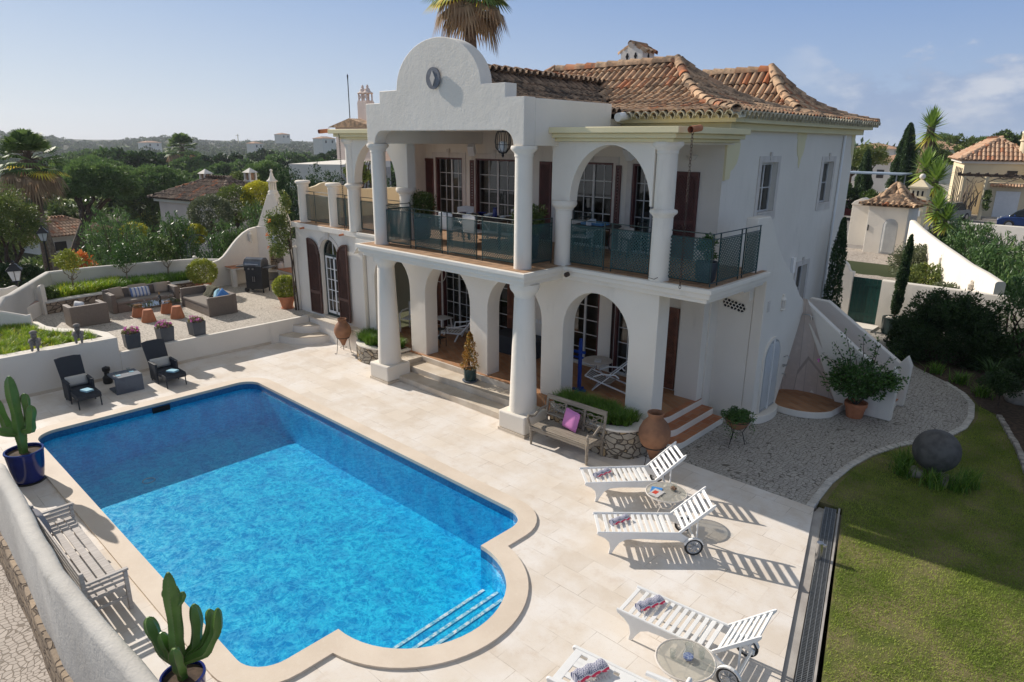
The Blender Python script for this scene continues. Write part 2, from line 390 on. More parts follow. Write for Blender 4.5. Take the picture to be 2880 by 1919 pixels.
k = NT('blue_striped_cotton'); p = k.pos(geo=False); sx = k.n('ShaderNodeSeparateXYZ'); k.l(p,sx.inputs[0])
w = k.math('PINGPONG',k.math('ADD',sx.outputs[0],5.0),.055); f = k.ramp(w,.018,.026)
M['stripe_fab'] = k.done(k.mix(f,(.16,.23,.42),(.62,.62,.62)),.9,0,.15)
k = NT('grey_striped_canvas'); p = k.pos(geo=False); sx = k.n('ShaderNodeSeparateXYZ'); k.l(p,sx.inputs[0])
w = k.math('PINGPONG',k.math('ADD',sx.outputs[1],5.0),.05); f = k.ramp(w,.02,.024)
M['canvas'] = k.done(k.mix(f,(.16,.15,.16),(.52,.49,.46)),.9,0,.15)
# beach towel: navy diamonds on white, a red stripe near one edge
k = NT('patterned_towel'); p = k.pos(geo=False); sx = k.n('ShaderNodeSeparateXYZ'); k.l(p,sx.inputs[0])
a = k.math('PINGPONG',k.math('ADD',sx.outputs[0],5.0),.04); b_ = k.math('PINGPONG',k.math('ADD',sx.outputs[1],5.0),.05)
dd = k.math('ADD',k.math('MULTIPLY',a,1.2),b_); f = k.ramp(k.math('PINGPONG',dd,.012),.005,.008)
c = k.mix(f,(.06,.07,.16),(.62,.62,.66)); red = k.ramp(k.math('ABSOLUTE',k.math('SUBTRACT',sx.outputs[1],-.075)),.006,.010,1,0)
edge = k.ramp(sx.outputs[1],-.062,-.058,1,0); c = k.mix(edge,c,(.75,.73,.72)); c = k.mix(red,c,(.70,.06,.12)); k.bump(k.noise(120,2,p),.3,.003)
M['towel'] = k.done(c,.95,0,.1)
M['concrete_dk'] = simple('dark_cast_concrete',(.115,.135,.165),(.08,.095,.12),5,.55,.12,30,geo=False)
M['zinc'] = simple('grey_zinc_planter',(.085,.095,.11),(.065,.073,.085),3,.5,geo=False)
M['glaze_blue'] = simple('cobalt_glaze',(.008,.022,.17),(.006,.015,.12),3,.12,.08,8,geo=False)
M['glaze_green'] = simple('green_glaze',(.025,.06,.06),(.018,.045,.045),4,.25,geo=False)
M['paint_blue'] = simple('bright_blue_paint',(.005,.05,.32),None,4,.4)
M['statue'] = simple('grey_cast_stone',(.25,.225,.20),(.19,.17,.15),9,.9,.3,40,geo=False)
M['sphere'] = simple('dark_stone',(.105,.10,.095),(.065,.062,.058),6,.7,.25,60,geo=False,detail=8)
M['rock'] = simple('pale_rock',(.42,.38,.33),(.24,.21,.18),6,.9,.6,14)
M['concrete'] = simple('concrete_kerb',(.44,.41,.37),(.34,.31,.28),3,.85,.2,40)
M['asphalt'] = simple('worn_asphalt',(.20,.185,.17),(.26,.24,.22),2,.9,.2,80)
M['pavement'] = simple('pale_paving',(.42,.38,.33),(.36,.33,.29),2,.9)
M['grating'] = simple('galvanised_grating',(.30,.31,.31),None,20,.4,metal=.6)
M['dark'] = simple('dark_void',(.01,.01,.012),None,3,.9)
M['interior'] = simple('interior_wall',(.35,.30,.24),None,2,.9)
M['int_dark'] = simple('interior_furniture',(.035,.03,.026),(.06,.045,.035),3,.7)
M['trim_stone'] = simple('pale_stone_trim',(.66,.61,.55),(.58,.53,.47),4,.8)
M['medal'] = simple('slate_medallion',(.15,.16,.185),None,8,.6)
M['curtain'] = fabric('curtain_cloth',(.30,.25,.22),None,30)
M['window_frame'] = simple('white_window_frame',(.62,.61,.58),None,5,.4)
M['window_green'] = simple('dark_green_window_frame',(.012,.035,.032),None,5,.4)
M['bark'] = simple('bark',(.11,.075,.052),(.055,.038,.028),8,.95,.7,18,.03)
M['bark_pale'] = simple('pale_bark',(.26,.21,.16),(.16,.125,.095),9,.95,.5,18,.02)
M['palm_bark'] = simple('palm_trunk_fibre',(.20,.13,.085),(.10,.065,.045),10,.95,.8,14,.04)
# glass
def glass(name,tint=(.9,.93,.93),dark=0.0,refl=1.0):
    k = NT(name); k.t.nodes.remove(k.b); tr = k.n('ShaderNodeBsdfTransparent'); tr.inputs[0].default_value = (*tint,1); gl = k.n('ShaderNodeBsdfGlossy'); gl.inputs['Roughness'].default_value = .02
    fr = k.n('ShaderNodeFresnel'); fr.inputs[0].default_value = 1.5; mx = k.n('ShaderNodeMixShader'); bf = k.n('ShaderNodeNewGeometry').outputs['Backfacing']; k.l(k.math('MULTIPLY',k.math('MULTIPLY',fr.outputs[0],refl),k.math('SUBTRACT',1.0,bf)),mx.inputs[0]); k.l(tr.outputs[0],mx.inputs[1]); k.l(gl.outputs[0],mx.inputs[2]); k.l(mx.outputs[0],k.out.inputs[0]); return k.m
M['pane'] = glass('window_glass',(.62,.64,.63),refl=1.6)
M['glass'] = glass('table_glass',(.84,.87,.85),refl=1.3)
M['glass_clear'] = glass('drinking_glass',(.93,.95,.95),refl=2.2)
k = NT('frosted_table_top'); tr = k.n('ShaderNodeBsdfTransparent'); tr.inputs[0].default_value = (.9,.9,.86,1); mx = k.n('ShaderNodeMixShader'); mx.inputs[0].default_value = .42; k.done((.55,.53,.48),.3); k.l(tr.outputs[0],mx.inputs[1]); k.l(k.b.outputs[0],mx.inputs[2]); k.l(mx.outputs[0],k.out.inputs[0]); M['glass_tbl'] = k.m
M['glass_green'] = glass('bottle_glass',(.10,.12,.04),refl=2)
M['lamp_glass'] = simple('opal_lamp_glass',(.62,.64,.66),None,3,.25)
# pool: rippled water with a caustic light pattern put into its transparent tint
k = NT('pool_water'); k.t.nodes.remove(k.b); p = k.pos()
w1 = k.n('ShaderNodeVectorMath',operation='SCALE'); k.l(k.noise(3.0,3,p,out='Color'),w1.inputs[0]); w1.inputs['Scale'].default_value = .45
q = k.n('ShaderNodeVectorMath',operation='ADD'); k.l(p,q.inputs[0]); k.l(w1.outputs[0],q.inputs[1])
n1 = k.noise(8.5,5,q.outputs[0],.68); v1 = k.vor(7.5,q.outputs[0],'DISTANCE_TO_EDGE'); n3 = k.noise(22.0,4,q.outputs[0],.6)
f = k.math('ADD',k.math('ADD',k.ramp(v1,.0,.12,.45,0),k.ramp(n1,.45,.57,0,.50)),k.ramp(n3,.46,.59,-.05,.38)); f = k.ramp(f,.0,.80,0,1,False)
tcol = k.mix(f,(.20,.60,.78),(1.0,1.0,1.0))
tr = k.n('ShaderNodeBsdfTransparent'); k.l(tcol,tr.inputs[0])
gl = k.n('ShaderNodeBsdfGlossy'); gl.inputs['Roughness'].default_value = .03; fr = k.n('ShaderNodeFresnel'); fr.inputs[0].default_value = 1.33
bp = k.n('ShaderNodeBump'); bp.inputs['Strength'].default_value = .35; bp.inputs['Distance'].default_value = .03
k.l(k.math('ADD',k.noise(5.0,4,k.pos((1,1.6,1)),.55),k.math('MULTIPLY',n1,.5)),bp.inputs['Height']); k.l(bp.outputs[0],gl.inputs['Normal']); k.l(bp.outputs[0],fr.inputs['Normal'])
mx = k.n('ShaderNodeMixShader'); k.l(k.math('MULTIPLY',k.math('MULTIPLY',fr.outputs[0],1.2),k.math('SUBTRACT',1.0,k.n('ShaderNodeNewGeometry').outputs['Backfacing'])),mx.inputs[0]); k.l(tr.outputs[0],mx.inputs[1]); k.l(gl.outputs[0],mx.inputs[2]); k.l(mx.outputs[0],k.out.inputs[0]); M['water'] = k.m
k = NT('blue_pool_mosaic'); p = k.pos(); b = slabs(k,.025,.025,.002); c = k.mix(b.outputs['Color'],(.0,.49,.74),(.004,.60,.82)); c = k.mix(k.ramp(k.noise(3,4,p),.4,.7),c,(.0,.40,.68))
M['mosaic'] = k.done(c,.4)
M['mosaic_dk'] = simple('waterline_mosaic',(.004,.10,.26),(.02,.17,.36),30,.35)
# leaves
BR = 1.7
def leaf(name,c1,c2,c3=None,rough=.5,trans=.25,spec=.4):
    c1,c2,c3 = (tuple(min(.8,v * BR) for v in q) if q else q for q in (c1,c2,c3)); k = NT(name); r = k.attr(); c = k.mix(r,c1,c2)
    if c3: c = k.mix(k.ramp(r,.86,.96),c,c3)
    k.set(k.b,'Base Color',c); k.b.inputs['Roughness'].default_value = rough; k.b.inputs['Specular IOR Level'].default_value = spec
    tl = k.n('ShaderNodeBsdfTranslucent'); k.l(c,tl.inputs[0]); mx = k.n('ShaderNodeMixShader'); mx.inputs[0].default_value = trans
    k.l(k.b.outputs[0],mx.inputs[1]); k.l(tl.outputs[0],mx.inputs[2]); k.l(mx.outputs[0],k.out.inputs[0]); return k.m
M['l_pine'] = leaf('pine_needles',(.040,.080,.022),(.110,.165,.045),None,.7,.32)
M['l_ole'] = leaf('oleander_leaves',(.026,.062,.016),(.080,.140,.036),(.15,.21,.07),.42,.22,.45)
M['l_olive'] = leaf('light_green_leaves',(.050,.075,.018),(.120,.150,.035),(.22,.22,.05),.5)
M['l_hedge'] = leaf('dark_hedge_leaves',(.012,.028,.008),(.035,.065,.016),None,.55)
M['l_cyp'] = leaf('cypress_foliage',(.014,.032,.012),(.040,.070,.022),None,.7)
M['l_yellow'] = leaf('golden_leaves',(.20,.20,.02),(.42,.38,.035),(.55,.45,.05),.45,.3)
M['l_ball'] = leaf('clipped_ball_leaves',(.10,.13,.02),(.26,.27,.04),(.42,.38,.06),.45,.3)
M['l_grey'] = leaf('grey_green_leaves',(.05,.065,.035),(.12,.135,.07),None,.6)
M['l_box'] = leaf('box_leaves',(.030,.055,.012),(.085,.125,.025),(.30,.33,.16),.45)
M['l_amber'] = leaf('amber_leaves',(.16,.075,.012),(.30,.17,.03),(.10,.11,.02),.45)
M['l_mag'] = leaf('broad_leaves',(.02,.05,.012),(.06,.12,.025),None,.35)
M['l_red'] = leaf('red_tip_leaves',(.42,.10,.03),(.55,.20,.05),(.60,.35,.06),.45)
M['l_grass'] = leaf('strap_leaves',(.035,.085,.010),(.115,.205,.022),(.20,.26,.05),.45,.3)
M['l_grass_y'] = leaf('yellow_green_strap_leaves',(.10,.17,.015),(.26,.34,.03),(.55,.40,.05),.45,.3)
M['l_lawn'] = leaf('lawn_blades',(.11,.16,.022),(.30,.34,.06),(.46,.37,.20),.6,.3,.2)
M['l_palm'] = leaf('palm_fronds',(.035,.065,.015),(.13,.19,.05),None,.6,.25,.3)
M['l_palm_dry'] = leaf('dry_palm_fronds',(.16,.10,.055),(.27,.19,.11),None,.8)
M['l_palm_yel'] = leaf('yellowing_palm_fronds',(.45,.30,.03),(.62,.46,.06),None,.6,.35)
M['l_yucca'] = leaf('yucca_leaves',(.08,.14,.025),(.24,.32,.06),(.42,.36,.06),.4)
M['l_flower'] = leaf('magenta_flowers',(.30,.05,.20),(.50,.14,.36),None,.6,.3)
M['l_succ'] = leaf('succulent_leaves',(.10,.09,.04),(.20,.18,.07),None,.5)
M['cactus'] = simple('cactus_skin',(.075,.16,.022),(.12,.23,.040),4,.45,.1,30,geo=False)
M['spine'] = simple('cactus_areoles',(.30,.25,.14),None,5,.8)
k = NT('lawn_turf'); p = k.pos(); c = k.mix(k.ramp(k.noise(1.1,6,p,.62),.35,.66),(.11,.14,.030),(.27,.21,.12)); c = k.mix(k.math('MULTIPLY',k.noise(40,3,p),.6),c,(.05,.075,.015)); k.bump(k.noise(60,4,p),.5,.02); M['turf'] = k.done(c,.95,0,.1)
k = NT('countryside_ground'); p = k.pos(); c = k.mix(k.ramp(k.noise(.02,6,p,.6),.4,.6),(.045,.060,.028),(.085,.085,.045)); c = k.mix(k.ramp(k.noise(.011,3,p),.62,.68),c,(.13,.19,.06)); M['land'] = k.done(c,.95,0,.1)
# ============================================================ SETTING
def hgt(x,y):
    """terrain height"""
    r = hypot(x,y)
    b = atan2(-x,y)                       # bearing left of +Y
    z = -1.5
    # left country: falls away, then rises to a wooded ridge
    if x < -27: z = -1.5 - min(2.5,(-27 - x) * .12)
    near = max(0.,min(1.,(y - 27) / 6.)) * max(0.,min(1.,(x + 24) / 6.))
    z = z * (1 - near) + .42 * near if x > -24 else z
    t = max(0.,min(1.,(r - 140) / 260.)); z -= 9 * t * t * (3 - 2 * t) * max(0.,min(1.,(b - .35) / .25))
    t = max(0.,min(1.,(r - 420) / 900.)); t = t * t * (3 - 2 * t)
    top = 19 + 4.5 * sin(b * 9 + 1) + 3 * sin(b * 23) + 3.2 * sin(b * 41 + 2)
    if b > .25: z += t * (top - 4 + 15 * max(0.,min(1.,(.86 - b) / .3))) * max(.25,min(1.,(b - .38) / .15))
    else: z += t * (3 + 1.5 * sin(b * 14))
    t2 = max(0.,min(1.,(r - 120) / 200.)); 
    if b < .3: z += 2.2 * t2
    return z
def terrain():
    rs = [0.0] + [2.2 * 1.065 ** i for i in range(122)]; na = 150; vs = [(0,0,-1.5)]; fs = []
    for r in rs[1:]:
        for k in range(na):
            a = radians(-75 + 195 * k / (na - 1)); x = -r * sin(a); y = r * cos(a)
            vs.append((x,y,hgt(x,y)))
    fs = [(0,1 + k,2 + k) for k in range(na - 1)]
    for i in range(len(rs) - 2):
        o = 1 + i * na
        fs += [(o + k,o + na + k,o + na + k + 1,o + k + 1) for k in range(na - 1)]
    m = MB(); m.v = vs; m.f = fs; m.c = [0] * len(fs); return m
struct(terrain().build('ground',M['land']))
# near side of the ground, behind the camera
struct(MB().prism([(-26,3),(-26,-26),(22,-26),(22,30),(-1,30),(6,3)],-1.49,-1.46).build('yard_ground',M['land'],smooth=False))
# --- pool outline
def pool_out(off=0.0):
    x0,x1,y0,y1,r = -16.05 - off,-6.43 + off,2.60 - off,7.38 + off,.42 + off
    P = arc(x0 + r,y0 + r,r,r,270,180,8) + arc(x0 + r,y1 - r,r,r,180,90,8) + arc(x1 - r,y1 - r,r,r,90,0,8)
    R = 1.27 + off; cx,cy = -6.43,5.0; a = math.degrees(math.asin(min(1.,off / R))) if off > 0 else 0
    P += arc(cx,cy,R,R,90 - a,-90 + a,28) + arc(x1 - r,y0 + r,r,r,0,-90,8)
    return P
def fill2d(outer,holes,z):
    from mathutils.geometry import tessellate_polygon
    loops = [[Vector((p[0],p[1],0)) for p in L] for L in [outer] + holes]
    tris = tessellate_polygon(loops); pts = [p for L in loops for p in L]; m = MB()
    fs = []
    for t in tris:
        a,b,c = (pts[i] for i in t)
        fs.append(tuple(t) if (b - a).cross(c - a).z > 0 else tuple(t)[::-1])
    return m.add([(p.x,p.y,z) for p in pts],fs)
E1 = [(-3.12,11.06),(-0.45,.9)]          # skewed right-hand end of the terrace
terr = [(-19.0,1.46),(-0.57,1.44),(-3.12,11.06),(-5.5,11.06),(-16.5,11.2),(-19.0,11.2)]
cop = pool_out(.31)
t_ = fill2d(terr,[cop],0.0)
t_.prism([(-19.0,1.46),(-0.57,1.44),(-.57,1.48),(-19.0,1.5)],-1.5,-.002)
struct(t_.build('pool_terrace',M['slabs'],smooth=False))
def loop_band(A,B,za,zb,m=None):
    m = m or MB(); n = len(A); m.add([(p[0],p[1],za) for p in A] + [(p[0],p[1],zb) for p in B],[(i,(i + 1) % n,n + (i + 1) % n,n + i) for i in range(n)]); return m
A,B,B2 = pool_out(.31),pool_out(0.0),pool_out(.02)
def resample(P,n=220):
    P = P + [P[0]]; L = [0]
    for i in range(1,len(P)): L.append(L[-1] + hypot(P[i][0] - P[i - 1][0],P[i][1] - P[i - 1][1]))
    out = []; j = 0
    for i in range(n):
        t = L[-1] * i / n
        while L[j + 1] < t: j += 1
        f = (t - L[j]) / max(1e-9,L[j + 1] - L[j]); out.append((P[j][0] + (P[j + 1][0] - P[j][0]) * f,P[j][1] + (P[j + 1][1] - P[j][1]) * f))
    return out
pool = thing('swimming_pool','blue mosaic swimming pool with a rounded bay and pale stone rim','swimming pool',(-11.2,5,0))
m = fill2d(cop,[B],.035); loop_band(cop,cop,.0,.035,m); loop_band(B,B,.035,-.03,m)
m.build('coping',M['coping'],pool,W=True,smooth=False)
m = MB(); loop_band(B,B,-.03,-.17,m); m.build('waterline_band',M['mosaic_dk'],pool,W=True,smooth=False)
m = MB(); loop_band(B,B,-.17,-1.12,m); m.add([(p[0],p[1],-1.12) for p in B],[tuple(range(len(B)))[::-1]])
m.build('basin',M['mosaic'],pool,W=True,smooth=False)
for xs,z,ya,yb in ((-6.22,-.56,4.35,6.1),(-5.90,-.42,4.12,6.08),(-5.62,-.29,4.1,5.92)):
    a = math.degrees(math.acos((xs + 6.43) / 1.27)); MB().prism(arc(-6.43,5,1.265,1.265,-a,a,16),-1.115,z).build('pool_step',M['mosaic'],pool,W=True,smooth=False)
    MB().box(xs,ya,z + .003,xs + .05,yb,z + .012).build('step_edge',M['white_paint'],pool,W=True,smooth=False)
MB().box(-16.045,4.93,-.19,-16.02,5.32,-.06).build('skimmer',M['dark'],pool,W=True,smooth=False)
MB().ring((-14.6,4.2,-1.11),.12,.012,20,4).build('floor_drain',M['grey_plastic'],pool,W=True)
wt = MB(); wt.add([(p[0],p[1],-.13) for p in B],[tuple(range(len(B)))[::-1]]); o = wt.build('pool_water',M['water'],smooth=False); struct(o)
# --- right of the terrace: sett path, lawn, kerb and drain
path = [(-5.5,11.06),(-3.14,11.06),(-3.20,12.2),(-3.14,13.2),(-3.0,14.0),(-2.72,14.85),(-2.4,15.5),(-2.08,16.1),(-1.9,16.9),(-1.9,17.7),(-2.05,18.7),(-2.35,19.4),(-2.9,20.1),(-3.8,20.9),(-4.6,22.2),(-4.9,23.4),(-4.9,25.6),(-7.6,25.6),(-7.6,11.06)]
struct(MB().prism(path,-.3,-.004).build('sett_path',M['cobble'],smooth=False))
edge_pts = path[1:13]
m = MB()
for i in range(len(edge_pts) - 1):
    a,b = Vector(edge_pts[i]),Vector(edge_pts[i + 1]); n = max(1,round((b - a).length / .17)); rnd = random.Random(i)
    for j in range(n):
        p = a.lerp(b,(j + .5) / n); d = (b - a).normalized(); q = Vector((d.y,-d.x)); m.col = rnd.random()
        m.box(-.076,-.012,-.05,.076,.12,.014 + rnd.random() * .008,T(p.x,p.y,0,atan2(d.y,d.x)))
struct(m.build('path_edging',simple('pale_edging_stone',(.60,.56,.50),(.46,.43,.38),6,.8),smooth=False,bevel=.008))
lawn = [(-.30,3),(10,3),(10,26),(-1,26),(-.6,22),(-1.2,19.8),(-2.0,18.9),(-1.85,17.7),(-1.85,16.9),(-2.04,16.1),(-2.36,15.5),(-2.68,14.85),(-2.96,14.0),(-3.1,13.2),(-3.14,12.2),(-3.08,11.35),(-2.75,11.40)]
lawn = [(-.55,3),(10,3),(10,24.9),(-5.0,24.9),(-5.0,23.4),(-4.7,22.2),(-3.9,20.8),(-2.98,20.0),(-2.43,19.32),(-2.13,18.65),(-1.98,17.7),(-1.98,16.9),(-2.16,16.15),(-2.48,15.57),(-2.8,14.9),(-3.08,14.03),(-3.22,13.2),(-3.27,12.2),(-3.20,11.38),(-2.76,11.38)]
struct(MB().prism(lawn,-.35,-.012).build('lawn',M['turf'],smooth=False))
# soil bed under the hedge side
bed = [(-4.84,25),(-4.8,23.3),(-4.5,22.1),(-3.7,20.85),(-2.8,20.05),(-2.25,19.35),(-1.95,18.7),(-1.5,18.3),(-1.25,17.4),(-.98,16.6),(-.75,15.8),(-.5,14.5),(1.5,12),(6,12),(6,25)]
struct(MB().prism(bed,-.2,-.004).build('planting_bed_soil',M['soil'],smooth=False))
m = MB(); el = [(-1.5,18.25),(-1.38,17.9),(-1.2,17.3),(-1.03,16.8),(-.88,16.3),(-.75,15.75),(-.6,15.1),(-.5,14.4),(-.3,13.6)]
rnd = random.Random(4)
for i in range(len(el) - 1):
    a,b = Vector(el[i]),Vector(el[i + 1]); n = max(1,round((b - a).length / .2))
    for j in range(n):
        p = a.lerp(b,(j + .5) / n); d = (b - a).normalized(); m.box(-.08,-.055,-.03,.08,.055,.045 + rnd.random() * .02,T(p.x,p.y,0,atan2(d.y,d.x) + rnd.uniform(-.1,.1)))
struct(m.build('bed_edging',M['rock'],smooth=False,bevel=.015))
def Ey(y): return -3.12 + (11.06 - y) * .262
m = MB(); 
m.prism([(Ey(11.0),11.0),(Ey(2),2),(Ey(2) + .13,2),(Ey(11.0) + .14,11.07)],-.3,-.03); struct(m.build('terrace_kerb',M['concrete'],smooth=False))
m = MB(); m.prism([(Ey(2) + .131,2),(Ey(11.06) + .40,11.33),(Ey(11.06) + .0,11.33),(Ey(11.06) + .0,11.08),(Ey(11.06) + .135,11.07)][::-1],-.3,-.10)
m.prism([(Ey(2) + .33,2),(Ey(2) + .36,2),(Ey(11.3) + .40,11.36),(Ey(11.3) + .37,11.36)],-.3,-.008); struct(m.build('drain_channel',M['concrete'],smooth=False))
m = MB(); d = Vector((Ey(2) - Ey(11),-9.0)).normalized(); L = 9.4; st = Vector((Ey(11.25) + .17,11.25)); q = Vector((-d.y,d.x)); ang = atan2(d.y,d.x)
for j in range(int(L / .03)):
    p = st + d * (j * .03); m.box(-.004,0,-.03,.004,.175,-.012,T(p.x,p.y,0,ang))
for w in (0,.058,.117,.175): p = st + d * (L / 2); m.box(-L / 2,w - .004,-.032,L / 2,w + .004,-.010,T(p.x,p.y,0,ang))
tag(m.build('drain_grating',M['grating'],smooth=False),'long metal grating between the terrace kerb and the lawn','drain grating')
m = MB().tube([(-2.55,9.62,-.02),(-2.55,9.62,.26)],.05,14); m.box(-2.60,9.60,.22,-2.46,9.64,.25); tag(m.build('drain_standpipe',M['steel']),'short shiny steel standpipe beside the drain grating','standpipe')
# --- the lane outside the front wall
struct(MB().prism([(-26,-6),(2,-6),(2,1.42),(-18,1.62),(-26,2.2)],-1.4,-1.22).build('lane',M['cobble_lane'],smooth=False))
# --- street beyond
struct(MB().prism([(-7.6,25.3),(-2.6,25.3),(-7.0,36),(-9.2,40),(-20,46),(-22,38),(-11.5,31),(-7.6,27)],.0,0.001).build('forecourt_base',M['cobble_lane'],smooth=False))
def rampz(y): return max(0.005,min(.5,.005 + (y - 26.0) / 12. * .495))
m = MB(); ys = [25.3,26,28,30,32,34,36,38,40]; vs = []; fs = []
for y in ys: vs += [(-26,y,rampz(y)),(3,y,rampz(y))]
for i in range(len(ys) - 1): fs.append((2 * i,2 * i + 1,2 * i + 3,2 * i + 2))
m.add(vs,fs); struct(m.build('forecourt',M['cobble_lane'],smooth=False))
struct(MB().prism([(-60,40),(30,40),(30,120),(-60,120)],.3,.498).build('street',M['asphalt'],smooth=False))
m = MB().prism([(-60,66.5),(-24,66.5),(-24,67.2),(-60,67.2)],.5,.6); m.prism([(-9,63.2),(10,62.0),(10,63.1),(-9,64.3)],.5,.6); struct(m.build('street_kerb',M['pavement'],smooth=False))
struct(MB().prism([(-24,67),(30,62.5),(30,120),(-24,120)],.49,.512).build('pavement',M['pavement'],smooth=False))
# ============================================================ FRONT WALL (nearest, bottom left)
wall_line = [(-27,2.0),(-21,1.62),(-16.5,1.52),(-13.5,1.50),(-12.0,1.47),(-10.8,1.43),(-9.7,1.375),(-8.8,1.345),(-8.0,1.36),(-7.1,1.41),(-6.2,1.455),(-5.2,1.48),(-2.0,1.5)]
def wallsec(line,half,z0,z1,rnd=.07,tops=None):
    """a wall with a rounded top following a line"""
    pts = [Vector(p) for p in line]; n = len(pts); sec = []
    m = MB(); vs = []; K = 0
    for i,p in enumerate(pts):
        d = (pts[min(i + 1,n - 1)] - pts[max(i - 1,0)]).normalized(); q = Vector((-d.y,d.x)); zt = tops[i] if tops else z1
        s_ = [(-half,z0),(-half,zt - rnd),(-half + rnd * .35,zt - rnd * .35),(-half + rnd,zt),(half - rnd,zt),(half - rnd * .35,zt - rnd * .35),(half,zt - rnd),(half,z0)]
        K = len(s_); vs += [(p.x + q.x * a,p.y + q.y * a,z) for a,z in s_]
    fs = []
    for i in range(n - 1):
        for k in range(K): fs.append((i * K + k,(i + 1) * K + k,(i + 1) * K + (k + 1) % K,i * K + (k + 1) % K))
    fs += [tuple(range(K)),tuple(range((n - 1) * K,n * K))[::-1]]
    m.add(vs,fs); return m
def refine(line,st=.35,wob=0.0,seed=1):
    r = random.Random(seed); out = []
    for i in range(len(line) - 1):
        a,b = Vector(line[i]),Vector(line[i + 1]); n = max(1,int((b - a).length / st))
        for j in range(n): out.append(tuple(a.lerp(b,j / n) + Vector((0,r.uniform(-wob,wob)))))
    out.append(tuple(line[-1])); return out
fl = refine(wall_line,.3,.012)
fw = thing('garden_wall','curving white garden wall with a thick weathered rounded top by the lane','wall',(-9,1.4,-1.2))
rr = random.Random(8)
tops = [(1.0 if x > -12.75 else .80) + rr.uniform(-.008,.008) for x,y in fl]
wallsec(fl,.105,-.42,1.0,.075,tops).build('wall',M['white2'],fw,W=True,ang=60)
wallsec([(x,y - .02) for x,y in fl],.15,-1.3,-.40,.02).build('stone_footing',M['rubble2'],fw,W=True,ang=60)
# ============================================================ RETAINING WALL of the upper terrace
up = [(-19.0,5.20),(-18.88,5.20),(-18.88,11.0),(-19.6,11.0),(-19.6,13.2),(-25.2,13.2),(-25.2,12.0),(-25.0,4.9),(-24.76,4.92),(-24.0,4.4),(-22.3,3.7)]
struct(MB().prism([(-18.90,5.20),(-18.90,10.95),(-19.55,10.95),(-19.55,13.2),(-25.2,13.2),(-25.0,4.5),(-22.3,3.2),(-20,3.2),(-19.2,5.2)],-1.5,.65).build('upper_terrace',M['cobble_up'],smooth=False))
rw = thing('retaining_wall','long low white retaining wall behind the dark recliners','wall',(-18.8,7,0))
MB().prism([(-18.90,5.2),(-18.74,5.2),(-18.74,10.7),(-18.90,10.7)],-.02,.647).build('wall',M['white'],rw,W=True,bevel=.015)
MB().prism([(-18.90,1.9),(-18.74,1.9),(-18.74,5.199),(-18.90,5.199)],-.02,1.06).build('planter_face',M['white'],rw,W=True,bevel=.015)
MB().box(-18.738,1.9,0.001,-18.725,9.35,.075).build('skirting',M['step_stone'],rw,W=True)
# raised planter
pl_out = [(-18.90,1.9),(-18.90,5.19),(-19.45,5.2),(-20.2,4.95),(-20.75,4.45),(-21.3,4.25),(-22.0,4.2),(-22.55,3.75),(-22.6,3.0),(-21.5,1.9)]
pl_in = [(-19.10,2.5),(-19.08,4.98),(-19.5,4.93),(-20.0,4.72),(-20.55,4.22),(-21.2,4.0),(-21.9,3.95),(-22.25,3.65),(-22.3,3.1),(-21.5,2.5)]
rp = thing('raised_planter','white raised planter full of yellow green grass behind the stone figures','planter',(-20.5,3.8,0))
m = fill2d(pl_out,[pl_in],1.06); loop_band(pl_out,pl_out,.6,1.06,m); loop_band(pl_in,pl_in,1.06,.85,m); m.build('wall',M['white'],rp,W=True,smooth=False)
MB().prism(pl_in,.86,.98).build('soil',M['soil'],rp,W=True)
# curved bench built of plaster at the far left
cb = thing('plaster_bench','curved white plaster bench with wavy back and pinkish seat','bench',(-23.4,4.2,.65))
MB().prism([(-22.35,3.72),(-23.2,3.95),(-24.0,4.38),(-24.78,4.92),(-25.2,4.75),(-25.1,4.2),(-24.2,3.5),(-22.9,3.0),(-22.2,3.0)],.6,1.08).build('base',M['white'],cb,W=True,bevel=.02)
MB().prism([(-22.5,3.70),(-23.2,3.90),(-24.0,4.33),(-24.70,4.85),(-25.0,4.65),(-24.2,3.6),(-22.9,3.1),(-22.4,3.1)],1.08,1.10).build('seat',simple('pinkish_seat_tile',(.50,.36,.30),(.42,.30,.25),5,.8),cb,W=True)
bl = refine([(-22.2,2.95),(-23.1,3.25),(-24.2,3.75),(-25.0,4.35)],.12)
n = len(bl); bt = [1.62 + .33 * math.exp(-((i / (n - 1) - .42) / .26) ** 2) + .05 * cos(i / (n - 1) * 32) * math.exp(-((i / (n - 1) - .42) / .3) ** 2) for i in range(n)]
wallsec(bl,.07,.6,1.8,.05,bt).build('back',M['white'],cb,W=True,ang=60)
al = refine([(-25.05,4.38),(-24.85,4.9),(-24.62,5.0)],.1); n = len(al); wallsec(al,.07,.6,1.5,.05,[1.62 - .24 * sin(pi * min(1,i / (n - 1) * 1.1)) for i in range(n)]).build('arm',M['white'],cb,W=True,ang=60)
al = refine([(-22.2,2.95),(-22.1,3.5),(-21.85,4.05)],.1); n = len(al); wallsec(al,.07,.6,1.5,.05,[1.62 - .34 * i / (n - 1) + .06 * (i == n - 1) for i in range(n)]).build('arm',M['white'],cb,W=True,ang=60)
MB().box(-.09,-.004,-.13,.09,.004,.13,T(-23.35,3.46,1.55,radians(26))).build('tile_plaque',simple('blue_painted_tile',(.20,.25,.35),(.45,.42,.38),30,.4),cb,W=True)
